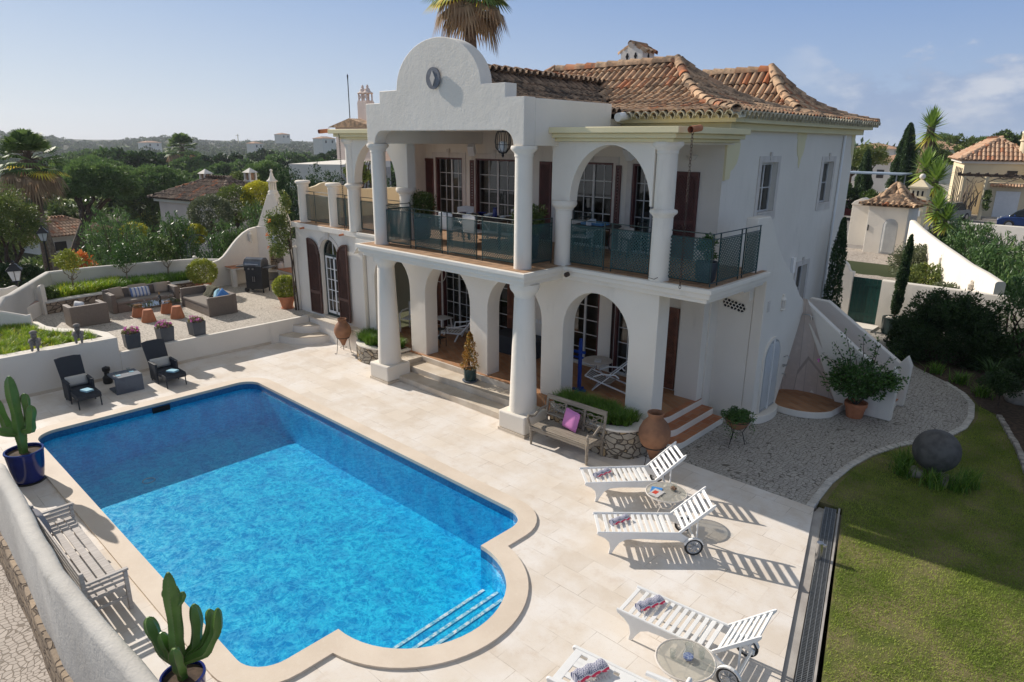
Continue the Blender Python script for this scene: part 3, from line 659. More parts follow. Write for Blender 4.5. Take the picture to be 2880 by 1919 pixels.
# low stone wall of the long bed, outer wall
sw = thing('low_stone_wall','low curved rubble wall with white coping behind the wicker sofa','wall',(-24.9,7.2,.65))
sl = refine([(-24.72,4.98),(-24.88,5.6),(-24.98,6.8),(-24.98,8.4),(-24.92,9.9)],.3)
wallsec(sl,.12,.6,1.0,.01).build('rubble',M['rubble2'],sw,W=True,ang=60)
wallsec(sl,.15,1.0,1.05,.02).build('coping',M['white2'],sw,W=True,ang=60)
struct(MB().prism([(-25.0,4.9),(-25.0,10.0),(-26.5,10.3),(-26.7,5.6)],.3,.97).build('long_bed_soil',M['soil'],smooth=False))
ol = refine([(-21.2,2.1),(-23.4,4.08 - .15),(-26.62,5.62),(-26.62,6.9),(-26.3,8.6),(-25.9,10.1),(-25.1,10.9)],.3)
ow = thing('boundary_wall','long white boundary wall behind the green strap leaved bed','wall',(-26,7,0)); wallsec(ol,.12,-2.0,1.68,.06,[1.66 if x < -23 else 1.5 for x,y in ol]).build('wall',M['white2'],ow,W=True,ang=60)
# ============================================================ BARBECUE CORNER
fp = thing('outdoor_fireplace','white corner fireplace with arched hearth, swooping wall and pierced chimney','fireplace',(-24.6,12.3,.65))
S_ = [(9.85,.3),(9.85,1.88),(9.93,1.90),(10.05,1.72),(10.25,1.62),(10.5,1.59),(10.75,1.64),(10.95,1.76),(11.15,1.96),(11.35,2.18),(11.55,2.37),(11.8,2.56),(12.05,2.69),(12.3,2.74),(13.3,2.74),(13.3,.3)]
MB().prism(S_,-25.0,-25.18,'x').build('wall',M['white'],fp,W=True,bevel=.03)
# diagonal breast: local u along the face, v into the corner
Mf = T(-24.99,12.33,0,radians(40)); w_ = 1.30
face = [(0,.65),(0,2.72),(w_,2.72),(w_,.65),(.96,.65),(.96,1.06),(.40,1.06)]
hole = arc(.68,1.06 + .62,.29,.36,0,180,14)
poly = [(0,1.05),(.38,1.05)] + [(.39,1.06)] + [(.39,1.68)] + hole[::-1][1:-1] + [(.97,1.68),(.97,1.06),(.98,1.05),(w_,1.05),(w_,2.72),(0,2.72)]
MB().prism(poly,0,.14,'y',Mf).build('breast',M['white'],fp,W=True)
MB().box(-.03,-.03,2.72,w_ + .03,.8,2.77,Mf).build('shelf',M['white'],fp,W=True,bevel=.01)
m = MB().box(.3,.30,1.0,1.06,.34,2.3,Mf); m.box(.30,.14,1.0,.34,.32,2.3,Mf); m.box(1.02,.14,1.0,1.06,.32,2.3,Mf); m.build('hearth_back',M['rubble2'],fp,W=True)
MB().box(-.02,-.1,1.0,w_ + .4,.7,1.052,Mf).build('counter',M['step_stone'],fp,W=True,bevel=.01)
MB().prism([(0,2.77),(w_ * .93,2.77),(.78,4.0),(.50,4.0)],.1,.62,'y',Mf).build('hood',M['white'],fp,W=True,bevel=.03)
m = MB().lathe([(.16,0),(.19,.02),(.19,.10),(.15,.14),(.14,.16)],n=16,M=Mf @ T(.64,.36,3.98)); 
for a in range(10): m.box(-.014,.11,.14,.014,.145,.46,Mf @ T(.64,.36,3.98,2 * pi * a / 10))
m.lathe([(.05,.14),(.06,.5)],n=8,M=Mf @ T(.64,.36,3.98)); m.lathe([(.15,.45),(.20,.47),(.20,.51),(.13,.56),(.07,.68),(.045,.80),(.03,.83),(.055,.87),(.05,.92),(0,.94)],n=16,M=Mf @ T(.64,.36,3.98)); m.build('chimney_top',M['white'],fp,W=True)
k = NT('azulejo_panel'); p = k.pos(); M['azulejo'] = k.done(k.mix(k.ramp(k.noise(22,3,p),.45,.55),(.12,.20,.38),(.60,.62,.62)),.35)
MB().box(.56,-.012,2.14,.80,0,2.42,Mf).build('tile_panel',M['azulejo'],fp,W=True)
m = MB().box(-25.0,10.95,1.30,-24.42,12.3,1.37); m.box(-24.62,10.95,.65,-24.42,11.10,1.30); m.box(-24.60,11.1,.65,-24.9,11.14,1.3); m.build('side_counter',M['white'],fp,W=True,bevel=.015)
MB().box(-25.0,10.93,1.371,-24.40,12.3,1.385).build('counter_tile',M['tile_step'],fp,W=True)
m = MB().box(-25.18,13.2,.3,-19.6,13.38,2.3); m.build('back_wall',M['white'],fp,W=True)
m = MB().box(-24.0,12.5,1.14,-20.2,13.2,1.2); m.box(-24.0,12.55,.65,-23.9,13.2,1.14); m.build('long_counter',M['white'],fp,W=True); MB().box(-24.0,12.48,1.201,-20.2,13.2,1.215).build('counter_tile',M['tile_step'],fp,W=True)
m = MB().lathe([(.07,0),(.17,.08),(.20,.2),(.16,.32),(.07,.38),(.09,.42)],n=16,M=Mf @ T(.82,.12,1.055) @ Matrix.Scale(.8,4)); tag(m.build('clay_urn',M['pink'],W=False),'pale round urn standing inside the arched hearth','urn')
m = MB().box(-.075,-.07,0,.075,.0,.02); m.box(-.075,-.07,.28,.075,0,.30); m.prism([(-.085,.30),(.085,.30),(0,.40)],-.075,0,'y')
for i in range(5): m.box(-.075 + i * .0325,-.07,.02,-.055 + i * .0325,-.06,.28)
for i in range(5): m.box(-.075,-.068,.06 + i * .045,.075,-.062,.075 + i * .045)
def wall_lamp(label,loc,rz,s=1.0):
    t = thing('wall_lantern',label,'wall lamp',loc,rz,'pierced white wall lanterns')
    q = MB().lathe([(.055,0),(.085,.015),(.085,.045),(.062,.06)],n=14); q.lathe([(.06,.26),(.09,.275),(.09,.30),(.045,.36),(.03,.38),(.045,.40),(.03,.43),(0,.44)],n=14); q.tube([(0,0,0),(0,.03,-.05),(0,.09,-.04)],.02,6); q.tube([(0,.09,-.04),(0,.09,-.07)],.035,8)
    for a in range(9): q.box(-.009,.055,.055,.009,.075,.265,T(rz=2 * pi * a / 9))
    for z in (.10,.15,.20): q.ring((0,0,z),.064,.009,16,4)
    q.build('housing',M['white'],t); MB().lathe([(.04,.05),(.045,.26)],n=10).build('glass',M['lamp_glass'],t); t.scale = (s,) * 3; return t
wall_lamp('white pierced wall lantern on the swooping fireplace wall',(-24.92,12.02,2.25),-pi / 2,.9)
m = MB().tube([(-19.72,10.95,.6),(-19.72,10.95,2.7)],.10,12); m.tube([(-19.72,10.95,2.7),(-19.72,10.95,2.75)],[.10,.03],12); m.box(-19.82,10.95,.6,-19.62,11.6,2.7)
tag(m.build('rounded_wall_end',M['white']),'rounded white wall end between the fireplace and the climbing shrub','wall')
# round steps between the terraces
rs_ = thing('curved_steps','two rounded white steps with pale stone treads joining the terraces','steps',(-18.7,10.4,0))
for r,z,z0 in ((1.12,.21,0),(.62,.43,.21)):
    pts = [(-18.74,10.75)] + arc(-18.74,10.75,r * .98,r,270,358,16)
    MB().prism(pts,z0,z).build('riser',M['white'],rs_,W=True,smooth=False)
    MB().prism([(p[0] - (0 if i == 0 else .02),p[1]) for i,p in enumerate(pts)],z,z + .02).build('tread',M['step_stone'],rs_,W=True,smooth=False)
MB().box(-18.74,10.7,0,-16.0,11.0,.62).build('landing',M['white'],rs_,W=True,bevel=.01); MB().box(-18.9,10.66,.62,-15.9,11.0,.655).build('landing_top',M['step_stone'],rs_,W=True)
# ============================================================ VILLA
V = thing('villa','two storey white villa with arched porch, balcony, curved gable and tiled roofs','house',(-11.3,13.35,0))
ZS,ZF = 3.53,.45
def vb(m,name,mat,parent=None,**k): return m.build(name,mat,parent or V,W=True,**k)
def wall_holes(m,axis,a0,a1,z0,z1,c0,c1,holes):
    """axis-aligned wall slab with rectangular holes; a = coordinate along, c0..c1 thickness"""
    A = sorted({a0,a1} | {h[0] for h in holes} | {h[1] for h in holes}); Z = sorted({z0,z1} | {h[2] for h in holes} | {h[3] for h in holes})
    P = (lambda a,c,z: (a,c,z)) if axis == 'y' else (lambda a,c,z: (c,a,z))
    inh = lambda a,z: any(h[0] < a < h[1] and h[2] < z < h[3] for h in holes)
    for i in range(len(A) - 1):
        for j in range(len(Z) - 1):
            if inh((A[i] + A[i + 1]) / 2,(Z[j] + Z[j + 1]) / 2): continue
            for c in (c0,c1): m.add([P(A[i],c,Z[j]),P(A[i + 1],c,Z[j]),P(A[i + 1],c,Z[j + 1]),P(A[i],c,Z[j + 1])],[(0,1,2,3)])
    for h in holes + [(a0,a1,z0,z1)]:
        q = [(h[0],h[2]),(h[1],h[2]),(h[1],h[3]),(h[0],h[3])]
        for i in range(4):
            a,b = q[i],q[(i + 1) % 4]; m.add([P(a[0],c0,a[1]),P(b[0],c0,b[1]),P(b[0],c1,b[1]),P(a[0],c1,a[1])],[(0,1,2,3)])
    return m
UP = [(-15.5,-14.35),(-13.82,-12.30),(-10.48,-9.20),(-8.68,-7.72)]
LO = [(-15.30,-14.05),(-13.08,-11.95),(-10.45,-9.42),(-8.94,-7.75)]
m = wall_holes(MB(),'y',-16.1,-6.5,0,6.3,13.35,13.60,[(a,b,ZF,2.45) for a,b in LO] + [(a,b,ZS,5.55) for a,b in UP]); vb(m,'wall',M['white'],smooth=False)
SW = [(15.22,16.12,4.45,5.60),(19.15,19.95,4.45,5.56),(18.25,18.95,1.5,2.85)]
m = wall_holes(MB(),'x',13.601,21.5,0,6.3,-6.5,-6.75,SW); vb(m,'wall',M['white'],smooth=False)
m = MB().box(-16.1,13.601,0,-15.85,21.5,6.3); m.box(-15.85,21.25,0,-6.75,21.5,6.3); vb(m,'wall',M['white'],smooth=False)
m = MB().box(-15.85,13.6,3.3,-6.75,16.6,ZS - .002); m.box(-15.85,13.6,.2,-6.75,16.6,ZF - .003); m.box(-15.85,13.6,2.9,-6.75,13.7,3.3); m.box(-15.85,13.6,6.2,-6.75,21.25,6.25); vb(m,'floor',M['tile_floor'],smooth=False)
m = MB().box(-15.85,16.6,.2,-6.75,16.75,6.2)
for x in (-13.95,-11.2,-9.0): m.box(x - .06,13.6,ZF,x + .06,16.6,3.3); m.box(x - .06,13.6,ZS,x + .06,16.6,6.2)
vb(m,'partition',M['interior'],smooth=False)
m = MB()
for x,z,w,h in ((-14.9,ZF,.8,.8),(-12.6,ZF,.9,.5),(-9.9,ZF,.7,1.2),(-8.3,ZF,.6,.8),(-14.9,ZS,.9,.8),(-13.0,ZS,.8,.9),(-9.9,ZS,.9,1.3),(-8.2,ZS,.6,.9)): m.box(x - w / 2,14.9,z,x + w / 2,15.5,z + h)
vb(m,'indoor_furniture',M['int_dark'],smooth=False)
# glazed doors
def glazed(x0,x1,z0,z1,y,cols,rows,frame,open_panel=None,curtain=None,leafs=2):
    w = MB(); f = .045
    w.box(x0,y,z0,x0 + f,y + .06,z1); w.box(x1 - f,y,z0,x1,y + .06,z1); w.box(x0,y,z1 - f,x1,y + .06,z1); w.box(x0,y,z0,x1,y + .06,z0 + .05)
    px = []
    for l in range(leafs):
        a = x0 + f + (x1 - x0 - 2 * f) * l / leafs; b = x0 + f + (x1 - x0 - 2 * f) * (l + 1) / leafs
        if l > 0: w.box(a - .03,y - .004,z0 + .05,a + .03,y + .055,z1 - f)
        for i in range(1,cols): xx = a + (b - a) * i / cols; w.box(xx - .011,y + .012,z0 + .05,xx + .011,y + .04,z1 - f)
    for j in range(1,rows): zz = z0 + .05 + (z1 - z0 - .1) * j / rows; w.box(x0 + f,y + .014,zz - .011,x1 - f,y + .038,zz + .011)
    door = vb(w,'glazed_door',frame,smooth=False)
    vb(MB().box(x0 + f,y + .024,z0 + .05,x1 - f,y + .029,z1 - f),'pane',M['pane'],door,smooth=False)
    if curtain:
        for ca,cb in curtain:
            n = 26; vs = []; 
            for i in range(n + 1):
                xx = ca + (cb - ca) * i / n; yy = y + .16 + .028 * sin(i * 2.1); vs += [(xx,yy,z0 + .04),(xx,yy,z1 - .03)]
            vb(MB().add(vs,[(2 * i,2 * i + 2,2 * i + 3,2 * i + 1) for i in range(n)]),'curtain',M['curtain'],door)
    return door
def shutter(x0,x1,z0,z1,y,mat,mid=.42,parent=None,depth=.035,M_=None):
    """louvre shutter with lattice panels"""
    w = MB(); s = .055; d = depth
    w.box(x0,y - d,z0,x0 + s,y,z1,M_); w.box(x1 - s,y - d,z0,x1,y,z1,M_); w.box(x0 + s,y - d,z1 - .08,x1 - s,y,z1,M_); w.box(x0 + s,y - d,z0,x1 - s,y,z0 + .12,M_)
    zm = z0 + (z1 - z0) * mid; w.box(x0 + s,y - d,zm - .04,x1 - s,y,zm + .04,M_); w.box(x0 + s,y - d * .3,z0 + .12,x1 - s,y - d * .2,z1 - .08,M_)
    for za,zb in ((z0 + .12,zm - .04),(zm + .04,z1 - .08)):
        lat(w,x0 + s,x1 - s,za,zb,y - d * .75,.05,.013,.008,M_)
    return vb(w,'shutter',mat,parent,smooth=False)
def lat(w,x0,x1,z0,z1,y,pitch,sw,sd,M_=None,dirs=(1,-1)):
    """diagonal lattice of thin strips filling a rectangle in the xz plane"""
    W_,H_ = x1 - x0,z1 - z0; st = pitch * sqrt(2)
    for sgn in dirs:
        n0 = int(-H_ / st) - 1
        for i in range(n0,int(W_ / st) + 2):
            a = i * st                       # line x = a + t, z = t
            t0 = max(0,-a); t1 = min(H_,W_ - a)
            if t1 - t0 < .004: continue
            xa,za,xb,zb = a + t0,t0,a + t1,t1
            if sgn < 0: xa,xb = W_ - xa,W_ - xb
            off = sd * .5 * (1 if sgn > 0 else -1)
            p = Vector((x0 + xa,0,z0 + za)); q = Vector((x0 + xb,0,z0 + zb)); d = (q - p).normalized(); nn = Vector((-d.z,0,d.x)) * (sw / 2)
            ya,yb = y + off - sd / 2,y + off + sd / 2
            vs = [(p + nn),(p - nn),(q - nn),(q + nn)]
            w.add([(v.x,ya,v.z) for v in vs] + [(v.x,yb,v.z) for v in vs],[(0,1,2,3),(7,6,5,4),(0,3,7,4),(2,1,5,6)],M_)
yd = 13.46
glazed(*UP[0],ZS,5.55,yd,2,5,M['window_frame'],curtain=[(-15.4,-15.1)]); glazed(*UP[1],ZS,5.55,yd,2,5,M['window_frame'],curtain=[(-13.75,-13.0)])
glazed(*UP[2],ZS,5.55,yd,2,5,M['window_frame']); glazed(*UP[3],ZS,5.55,yd,2,5,M['window_frame'],curtain=[(-8.6,-8.35)])
glazed(*LO[0],ZF,2.45,yd,2,5,M['window_frame'],curtain=[(-15.2,-14.75),(-14.3,-14.1)]); glazed(LO[1][0],LO[1][0] + .5,ZF,2.45,yd,1,5,M['window_frame'],leafs=1)
glazed(*LO[2],ZF,2.45,yd,1,5,M['window_frame']); glazed(*LO[3],ZF,2.45,yd,2,5,M['window_frame'],curtain=[(-8.85,-8.2)])
for x0,x1,z0,z1,mt in ((-16.09,-15.58,ZS + .03,5.51,'shutter_mh'),(-14.02,-13.86,ZS + .03,5.5,'shutter_mh'),(-12.26,-11.85,ZS + .03,5.5,'shutter_mh'),(-11.45,-11.06,ZS + .03,5.53,'shutter_mh'),(-9.12,-8.98,ZS + .03,5.5,'shutter_mh'),(-7.68,-7.0,ZS + .03,5.42,'shutter_mh'),
                           (-15.78,-15.38,ZF + .03,2.42,'shutter_rd'),(-12.54,-12.12,ZF + .03,2.42,'shutter_rd'),(-7.58,-7.2,ZF + .03,2.42,'shutter_rd'),(-10.62,-10.5,ZF + .03,2.42,'shutter_dk'),(-9.02,-8.95,ZF + .03,2.42,'shutter_dk')):
    shutter(x0,x1,z0,z1,13.345,M[mt])
# jamb boards and stone surrounds
m = MB(); ms = MB()
for (a,b),z0,z1 in [(q,ZS,5.55) for q in UP] + [(q,ZF,2.45) for q in LO]:
    m.box(a,13.352,z0,a + .05,13.458,z1); m.box(b - .05,13.352,z0,b,13.458,z1); m.box(a + .05,13.352,z1 - .05,b - .05,13.458,z1)
    if z0 == ZS:
        for xx in (a - .14,b): ms.box(xx,13.325,z0,xx + .14,13.35,z1 + .14)
        ms.box(a,13.325,z1,b,13.35,z1 + .14); ms.box((a + b) / 2 - .05,13.30,z1 + .02,(a + b) / 2 + .05,13.35,z1 + .24)
vb(m,'door_jamb',M['shutter_mh'],smooth=False); vb(ms,'door_surround',M['trim_stone'],smooth=False)
# side windows
for i,(y0,y1,z0,z1) in enumerate(SW):
    m = MB(); f = .14; X = -6.5
    m.box(X,y0 - f,z0 - .17,X + .02,y0,z1 + .14); m.box(X,y1,z0 - .17,X + .02,y1 + f,z1 + .14); m.box(X,y0,z1,X + .02,y1,z1 + .14); m.box(X,y0,z0 - .17,X + .02,y1,z0); m.box(X,(y0 + y1) / 2 - .045,z1 + .05,X + .035,(y0 + y1) / 2 + .045,z1 + .23)
    w = vb(m,'window',M['trim_stone'],smooth=False)
    fr = MB(); xf = -6.66
    for a,b in ((y0,y0 + .05),(y1 - .05,y1)): fr.box(xf,a,z0,xf + .05,b,z1)
    fr.box(xf,y0 + .05,z0,xf + .05,y1 - .05,z0 + .06); fr.box(xf,y0 + .05,z1 - .06,xf + .05,y1 - .05,z1); fr.box(xf + .01,y0 + .05,(z0 + z1) / 2 - .012,xf + .04,y1 - .05,(z0 + z1) / 2 + .012); fr.box(xf + .005,(y0 + y1) / 2 - .025,z0 + .06,xf + .045,(y0 + y1) / 2 + .025,z1 - .06)
    vb(fr,'frame',M['window_frame'],w,smooth=False); vb(MB().box(xf + .02,y0 + .05,z0 + .06,xf + .025,y1 - .05,z1 - .06),'pane',M['pane'],w,smooth=False)
    vb(MB().box(-7.6,y0 - .3,z0 - .3,-7.5,y1 + .3,z1 + .3),'room_wall',M['interior'],w,smooth=False)
    vb(MB().box(-6.56,y0 + .001,z0 - .001,-6.46,y1 - .001,z0 + .03),'sill',M['trim_stone'],w,smooth=False)
# lower side window shutter, downpipe, utility box
vb(MB().tube([(-6.46,20.48,6.25),(-6.46,20.48,.0)],.035,10),'downpipe',M['white_paint'])
vb(MB().box(-6.5,17.75,2.75,-6.42,17.9,3.15),'meter_box',M['white_paint'],smooth=False)
# cornice of the main block
X0,X1,Y0,Y1 = -16.1,-6.5,13.35,21.5
def band(m,off,z0,z1,y_open=None):
    a = .02
    m.box(X0 - off,Y0 - off,z0,-13.7,Y0 + a,z1); m.box(-8.95,Y0 - off,z0,X1 + off,Y0 + a,z1)
    m.box(X1 - a,Y0 + a,z0,X1 + off,Y1 + off,z1); m.box(X0 - off,Y0 + a,z0,X0 + a,Y1 + off,z1); m.box(X0 + a,Y1 - a,z0,X1 - a,Y1 + off,z1)
m = MB(); band(m,.16,6.27,6.41); band(m,.34,6.411,6.58); vb(m,'cornice',M['cream'],smooth=False,bevel=.012)
# painted corbels hanging from the cornice
def corbel(yc,w,h):
    return [(yc - w,6.27),(yc - w,6.27 - h * .16),(yc - w * .82,6.27 - h * .19),(yc - w * .80,6.27 - h * .42),(yc - w * .62,6.27 - h * .58),(yc - w * .35,6.27 - h * .68),(yc - w * .22,6.27 - h * .72),(yc - w * .2,6.27 - h * .85),(yc - w * .08,6.27 - h * .93),(yc,6.27 - h)]
c_ = corbel(17.42,.30,.84); c2_ = c_ + [(2 * 17.42 - p[0],p[1]) for p in c_[::-1][1:]]
m = MB().prism(c2_,X1,X1 + .012,'x'); c_ = corbel(21.48,.30,.84); m.prism(c_ + [(21.48,6.27)],X1,X1 + .012,'x'); vb(m,'corbel',M['cream'],smooth=False)
m = MB().prism([(13.35,6.02),(13.95,6.02),(13.93,5.80),(13.86,5.62),(13.72,5.50),(13.60,5.46),(13.58,5.30),(13.36,5.27)],X1,X1 + .05,'x'); vb(m,'corbel',M['cream'],smooth=False)
# ---------------------------------------------------------------- roofs
def prof(s): return .35 * s + .65 * s ** 3
R1 = (-16.5,-6.1,12.85,19.25,1.42,3.2); R2 = (-16.5,-6.1,17.35,21.95,1.45,2.3)
ZE = 6.58
def zr(i,x,y):
    a,b,c,d,rise,Tm = (R1,R2)[i]; t = min(y - c,d - y,b - x,x - a,Tm)
    return -9 if t < 0 else ZE + rise * prof(t / Tm)
def zp(x,y):           # porch gable roof
    if y < 9.95 or y > 17: return -9
    t = 2.55 - abs(x + 11.33); return -9 if t < 0 else 6.62 + .90 * prof(t / 2.55)
def which(x,y):
    z = [zr(0,x,y),zr(1,x,y),zp(x,y)]; i = max(range(3),key=lambda q: z[q]); return i,z[i]
m = MB(); nx,ny = 106,124; gx = [-16.5 + 10.4 * i / nx for i in range(nx + 1)]; gy = [9.95 + 12.0 * j / ny for j in range(ny + 1)]
Z = [[which(x,y)[1] for x in gx] for y in gy]; vs = [(gx[i],gy[j],Z[j][i] - .030) for j in range(ny + 1) for i in range(nx + 1)]
fs = [(j * (nx + 1) + i,j * (nx + 1) + i + 1,(j + 1) * (nx + 1) + i + 1,(j + 1) * (nx + 1) + i) for j in range(ny) for i in range(nx) if min(Z[j][i],Z[j][i + 1],Z[j + 1][i],Z[j + 1][i + 1]) > 0]
m.add(vs,fs); vb(m,'roof',M['roof_dark'])
ROOF = V.children[-1]
def tile(m,x,y,z,ang,slope,L=.42,r0=.084,r1=.070,n=6,lift=0.0,jit=0.0):
    """half-barrel tile, running uphill along ang from (x,y,z)"""
    ca,sa = cos(ang),sin(ang); cs,ss = cos(slope),sin(slope); vs = []
    for e,(t,r) in enumerate(((0,r0),(L,r1))):
        for k in range(n + 1):
            a = pi * k / n; u = r * cos(a); w = r * sin(a) * 1.12 + lift
            px,pz = t * cs - w * ss,t * ss + w * cs
            vs.append((x + px * ca - u * sa,y + px * sa + u * ca,z + pz))
    th = .016
    fs = [(k,k + 1,n + 2 + k,n + 1 + k) for k in range(n)]
    # thick front lip
    b = len(vs)
    for k in range(n + 1):
        a = pi * k / n; u = (r0 - th) * cos(a); w = (r0 - th) * sin(a) * 1.12 + lift; px,pz = -w * ss,w * cs; vs.append((x + px * ca - u * sa,y + px * sa + u * ca,z + pz))
    fs += [(k,b + k,b + k + 1,k + 1) for k in range(n)]
    m.add(vs,fs)
rnd = random.Random(3)
SP = .198; ST = .36
def slope_tiles(m,idx,side):
    a,b,c,d,rise,Tm = (R1,R2)[idx]
    if side in ('front','back'): lo,hi = a,b
    else: lo,hi = c,d
    n = int((hi - lo) / SP)
    for i in range(n):
        s = lo + (hi - lo) * (i + .5) / n; t = -.06
        base = rnd.random()
        while t < Tm - .05:
            if side == 'front': x,y,ang = s,c + t,pi / 2
            elif side == 'back': x,y,ang = s,d - t,-pi / 2
            elif side == 'right': x,y,ang = b - t,s,pi
            else: x,y,ang = a + t,s,0
            tt = t + .15
            if side == 'front': xx,yy = s,c + tt
            elif side == 'back': xx,yy = s,d - tt
            elif side == 'right': xx,yy = b - tt,s
            else: xx,yy = a + tt,s
            lim = min(s - lo,hi - s)
            iw,zz = which(xx,yy)
            ok = iw == idx and tt < lim + .02
            if ok:
                z0 = ZE + rise * prof(max(0,t) / Tm); z1 = ZE + rise * prof(min(Tm,max(0,t) + ST) / Tm); sl = atan2(z1 - z0,ST); m.col = min(1,max(0,rnd.gauss(.45,.22) + (base - .5) * .4)) if rnd.random() > .05 else .95
                tile(m,x + rnd.uniform(-.006,.006),y + rnd.uniform(-.006,.006),z0 + .005 + rnd.uniform(0,.006),ang + rnd.uniform(-.012,.012),sl - .035,ST + .07)
            t += ST * .93
m = MB()
for i in (0,1):
    for sd in ('front','right','left'): slope_tiles(m,i,sd)
vb(m,'roof_tiles',M['roof'],ROOF,attr=True,ang=60)
# porch roof tiles
m = MB()
for sgn in (1,-1):
    n = int(7.0 / SP)
    for i in range(n):
        y = 10.1 + SP * (i + .5); t = .1
        while t < 2.5:
            x = -11.33 + sgn * (2.55 - t); iw,zz = which(x - sgn * .15,y)
            if iw == 2 and abs(x + 11.33) < 2.55:
                z0 = 6.62 + .9 * prof(t / 2.55); z1 = 6.62 + .9 * prof(min(2.55,t + ST) / 2.55); m.col = rnd.random() * .7
                tile(m,x,y,z0 + .005,pi if sgn > 0 else 0,atan2(z1 - z0,ST) - .035,ST + .07)
            t += ST * .93
vb(m,'roof_tiles',M['roof_dark'],ROOF,attr=True,ang=60)
# hips and ridges
def caps(m,pts,r=.125,step=.36):
    P = [Vector(p) for p in pts]
    for i in range(len(P) - 1):
        a,b = P[i],P[i + 1]; n = max(1,round((b - a).length / step)); d = b - a; ang = atan2(d.y,d.x); sl = atan2(d.z,hypot(d.x,d.y))
        for j in range(n):
            q = a + d * (j / n); m.col = min(1,max(0,rnd.gauss(.62,.2))); tile(m,q.x,q.y,q.z + .012 + rnd.uniform(0,.008),ang + rnd.uniform(-.02,.02),sl - .03,(b - a).length / n + .07,r,r * .82,7)
def hip(R,c0,c1,n=7):
    a,b,c,d,rise,Tm = R; out = []
    for i in range(n + 1):
        t = Tm * i / n; out.append((c0[0] + (c1[0] - c0[0]) * i / n,c0[1] + (c1[1] - c0[1]) * i / n,ZE + rise * prof(i / n)))
    return out
m = MB(); T1 = 3.2; T2 = 2.3
h = hip(R1,(-6.1,12.85),(-9.3,16.05),12); caps(m,h,.13); h2 = hip(R1,(-6.1,19.25),(-9.3,16.05),12); caps(m,h2[4:],.13)
h = hip(R2,(-6.1,17.35),(-8.4,19.65),10); caps(m,h[4:],.13); caps(m,hip(R2,(-6.1,21.95),(-8.4,19.65),10),.13)
caps(m,hip(R1,(-16.5,12.85),(-13.3,16.05),10),.13)
caps(m,[(-13.2,16.05,ZE + 1.37),(-9.25,16.05,ZE + 1.37)],.15); caps(m,[(-14.0,19.65,ZE + 1.36),(-8.38,19.65,ZE + 1.36)],.16)
caps(m,[(-11.33,10.1,7.50),(-11.33,15.45,7.50)],.14)
vb(m,'ridge_tiles',M['roof'],ROOF,attr=True,ang=60)
# whitened tile ends along the eaves (two courses)
m = MB()
def eave_row(x0,y0,x1,y1,ang):
    L = hypot(x1 - x0,y1 - y0); n = int(L / SP); d = ((x1 - x0) / L,(y1 - y0) / L)
    for i in range(n):
        s = L * (i + .5) / n; x = x0 + d[0] * s; y = y0 + d[1] * s
        tile(m,x - cos(ang) * .09,y - sin(ang) * .09,ZE - .045,ang,.12,.30,.088,.084)
        tile(m,x - cos(ang) * .02 + d[0] * SP / 2,y - sin(ang) * .02 + d[1] * SP / 2,ZE - .10,ang,.1,.30,.086,.084)
eave_row(-8.6,12.85,-6.1,12.85,pi / 2); eave_row(-16.5,12.85,-14.1,12.85,pi / 2); eave_row(-6.1,12.85,-6.1,21.95,pi); eave_row(-16.5,12.85,-16.5,21.95,0)
m.box(-8.7,12.93,ZE - .06,-6.2,13.0,ZE + .0); m.box(-6.24,12.93,ZE - .06,-6.2,21.8,ZE + .0)
vb(m,'eave_tiles',M['tile_end'],ROOF,ang=60)
vb(MB().tube([(-8.62,12.55,6.52),(-8.62,12.9,6.56)],.09,12),'valley_spout',M['white_paint'])
# ---------------------------------------------------------------- gable porch (upper)
G = [(-13.84,5.93),(-13.84,6.82),(-13.30,6.82),(-13.29,7.075),(-12.66,7.075)] + arc(-11.32,7.075,1.335,.965,176,4,26) + [(-9.98,7.08),(-9.32,7.08),(-9.32,6.82),(-8.83,6.815),(-8.83,5.93),(-9.10,5.93)] + arc(-9.39,5.93,.29,.285,0,90,8)[1:] + [(-13.26,6.215)] + arc(-13.26,5.93,.29,.285,90,180,8)[1:]
vb(MB().prism(G,9.80,10.12,'y'),'gable',M['white'],bevel=.012)
md = MB().lathe([(.0,0),(.215,0),(.215,.035),(.0,.035)],n=32,M=T(-11.34,9.765,7.25,rx=radians(90)) @ Matrix.Scale(1,4)); md2 = vb(md,'medallion',M['medal'])
vb(MB().prism([(-11.34,7.10),(-11.26,7.25),(-11.34,7.40),(-11.42,7.25)],9.715,9.733,'y'),'diamond',M['trim_stone'],md2,smooth=False)
m = MB().box(-9.13,10.121,5.93,-8.83,12.62,6.80); m.box(-13.84,10.121,5.93,-13.54,12.62,6.80); vb(m,'parapet',M['white'],bevel=.012)
vb(MB().box(-13.54,10.121,6.24,-9.13,13.349,6.30),'porch_ceiling',M['white'],smooth=False)
m = MB().box(-9.13,12.621,5.93,-8.95,13.349,6.5); m.box(-13.72,12.621,5.93,-13.54,13.349,6.5); vb(m,'beam',M['white'],smooth=False)
def round_col(x,y,z0,z1,r=.18,ring=None,name='column'):
    p = [(r * 1.02,z0),(r * 1.02,z0 + .02),(r,z0 + .06),(r * .97,z1 - .21),(r * 1.04,z1 - .205),(r * 1.04,z1 - .18),(r * 1.02,z1 - .17),(r * 1.10,z1 - .13),(r * 1.42,z1 - .075),(r * 1.46,z1 - .045),(r * 1.40,z1 - .005),(r * 1.3,z1)]
    m = MB().lathe(p,(x,y,0),28)
    if ring: m.lathe([(r * .98,ring - .10),(r * 1.05,ring - .085),(r * 1.05,ring - .07),(r * 1.3,ring - .03),(r * 1.36,ring),(r * 1.3,ring + .03),(r,ring + .05)],(x,y,0),28)
    return vb(m,name,M['white'],ang=50)
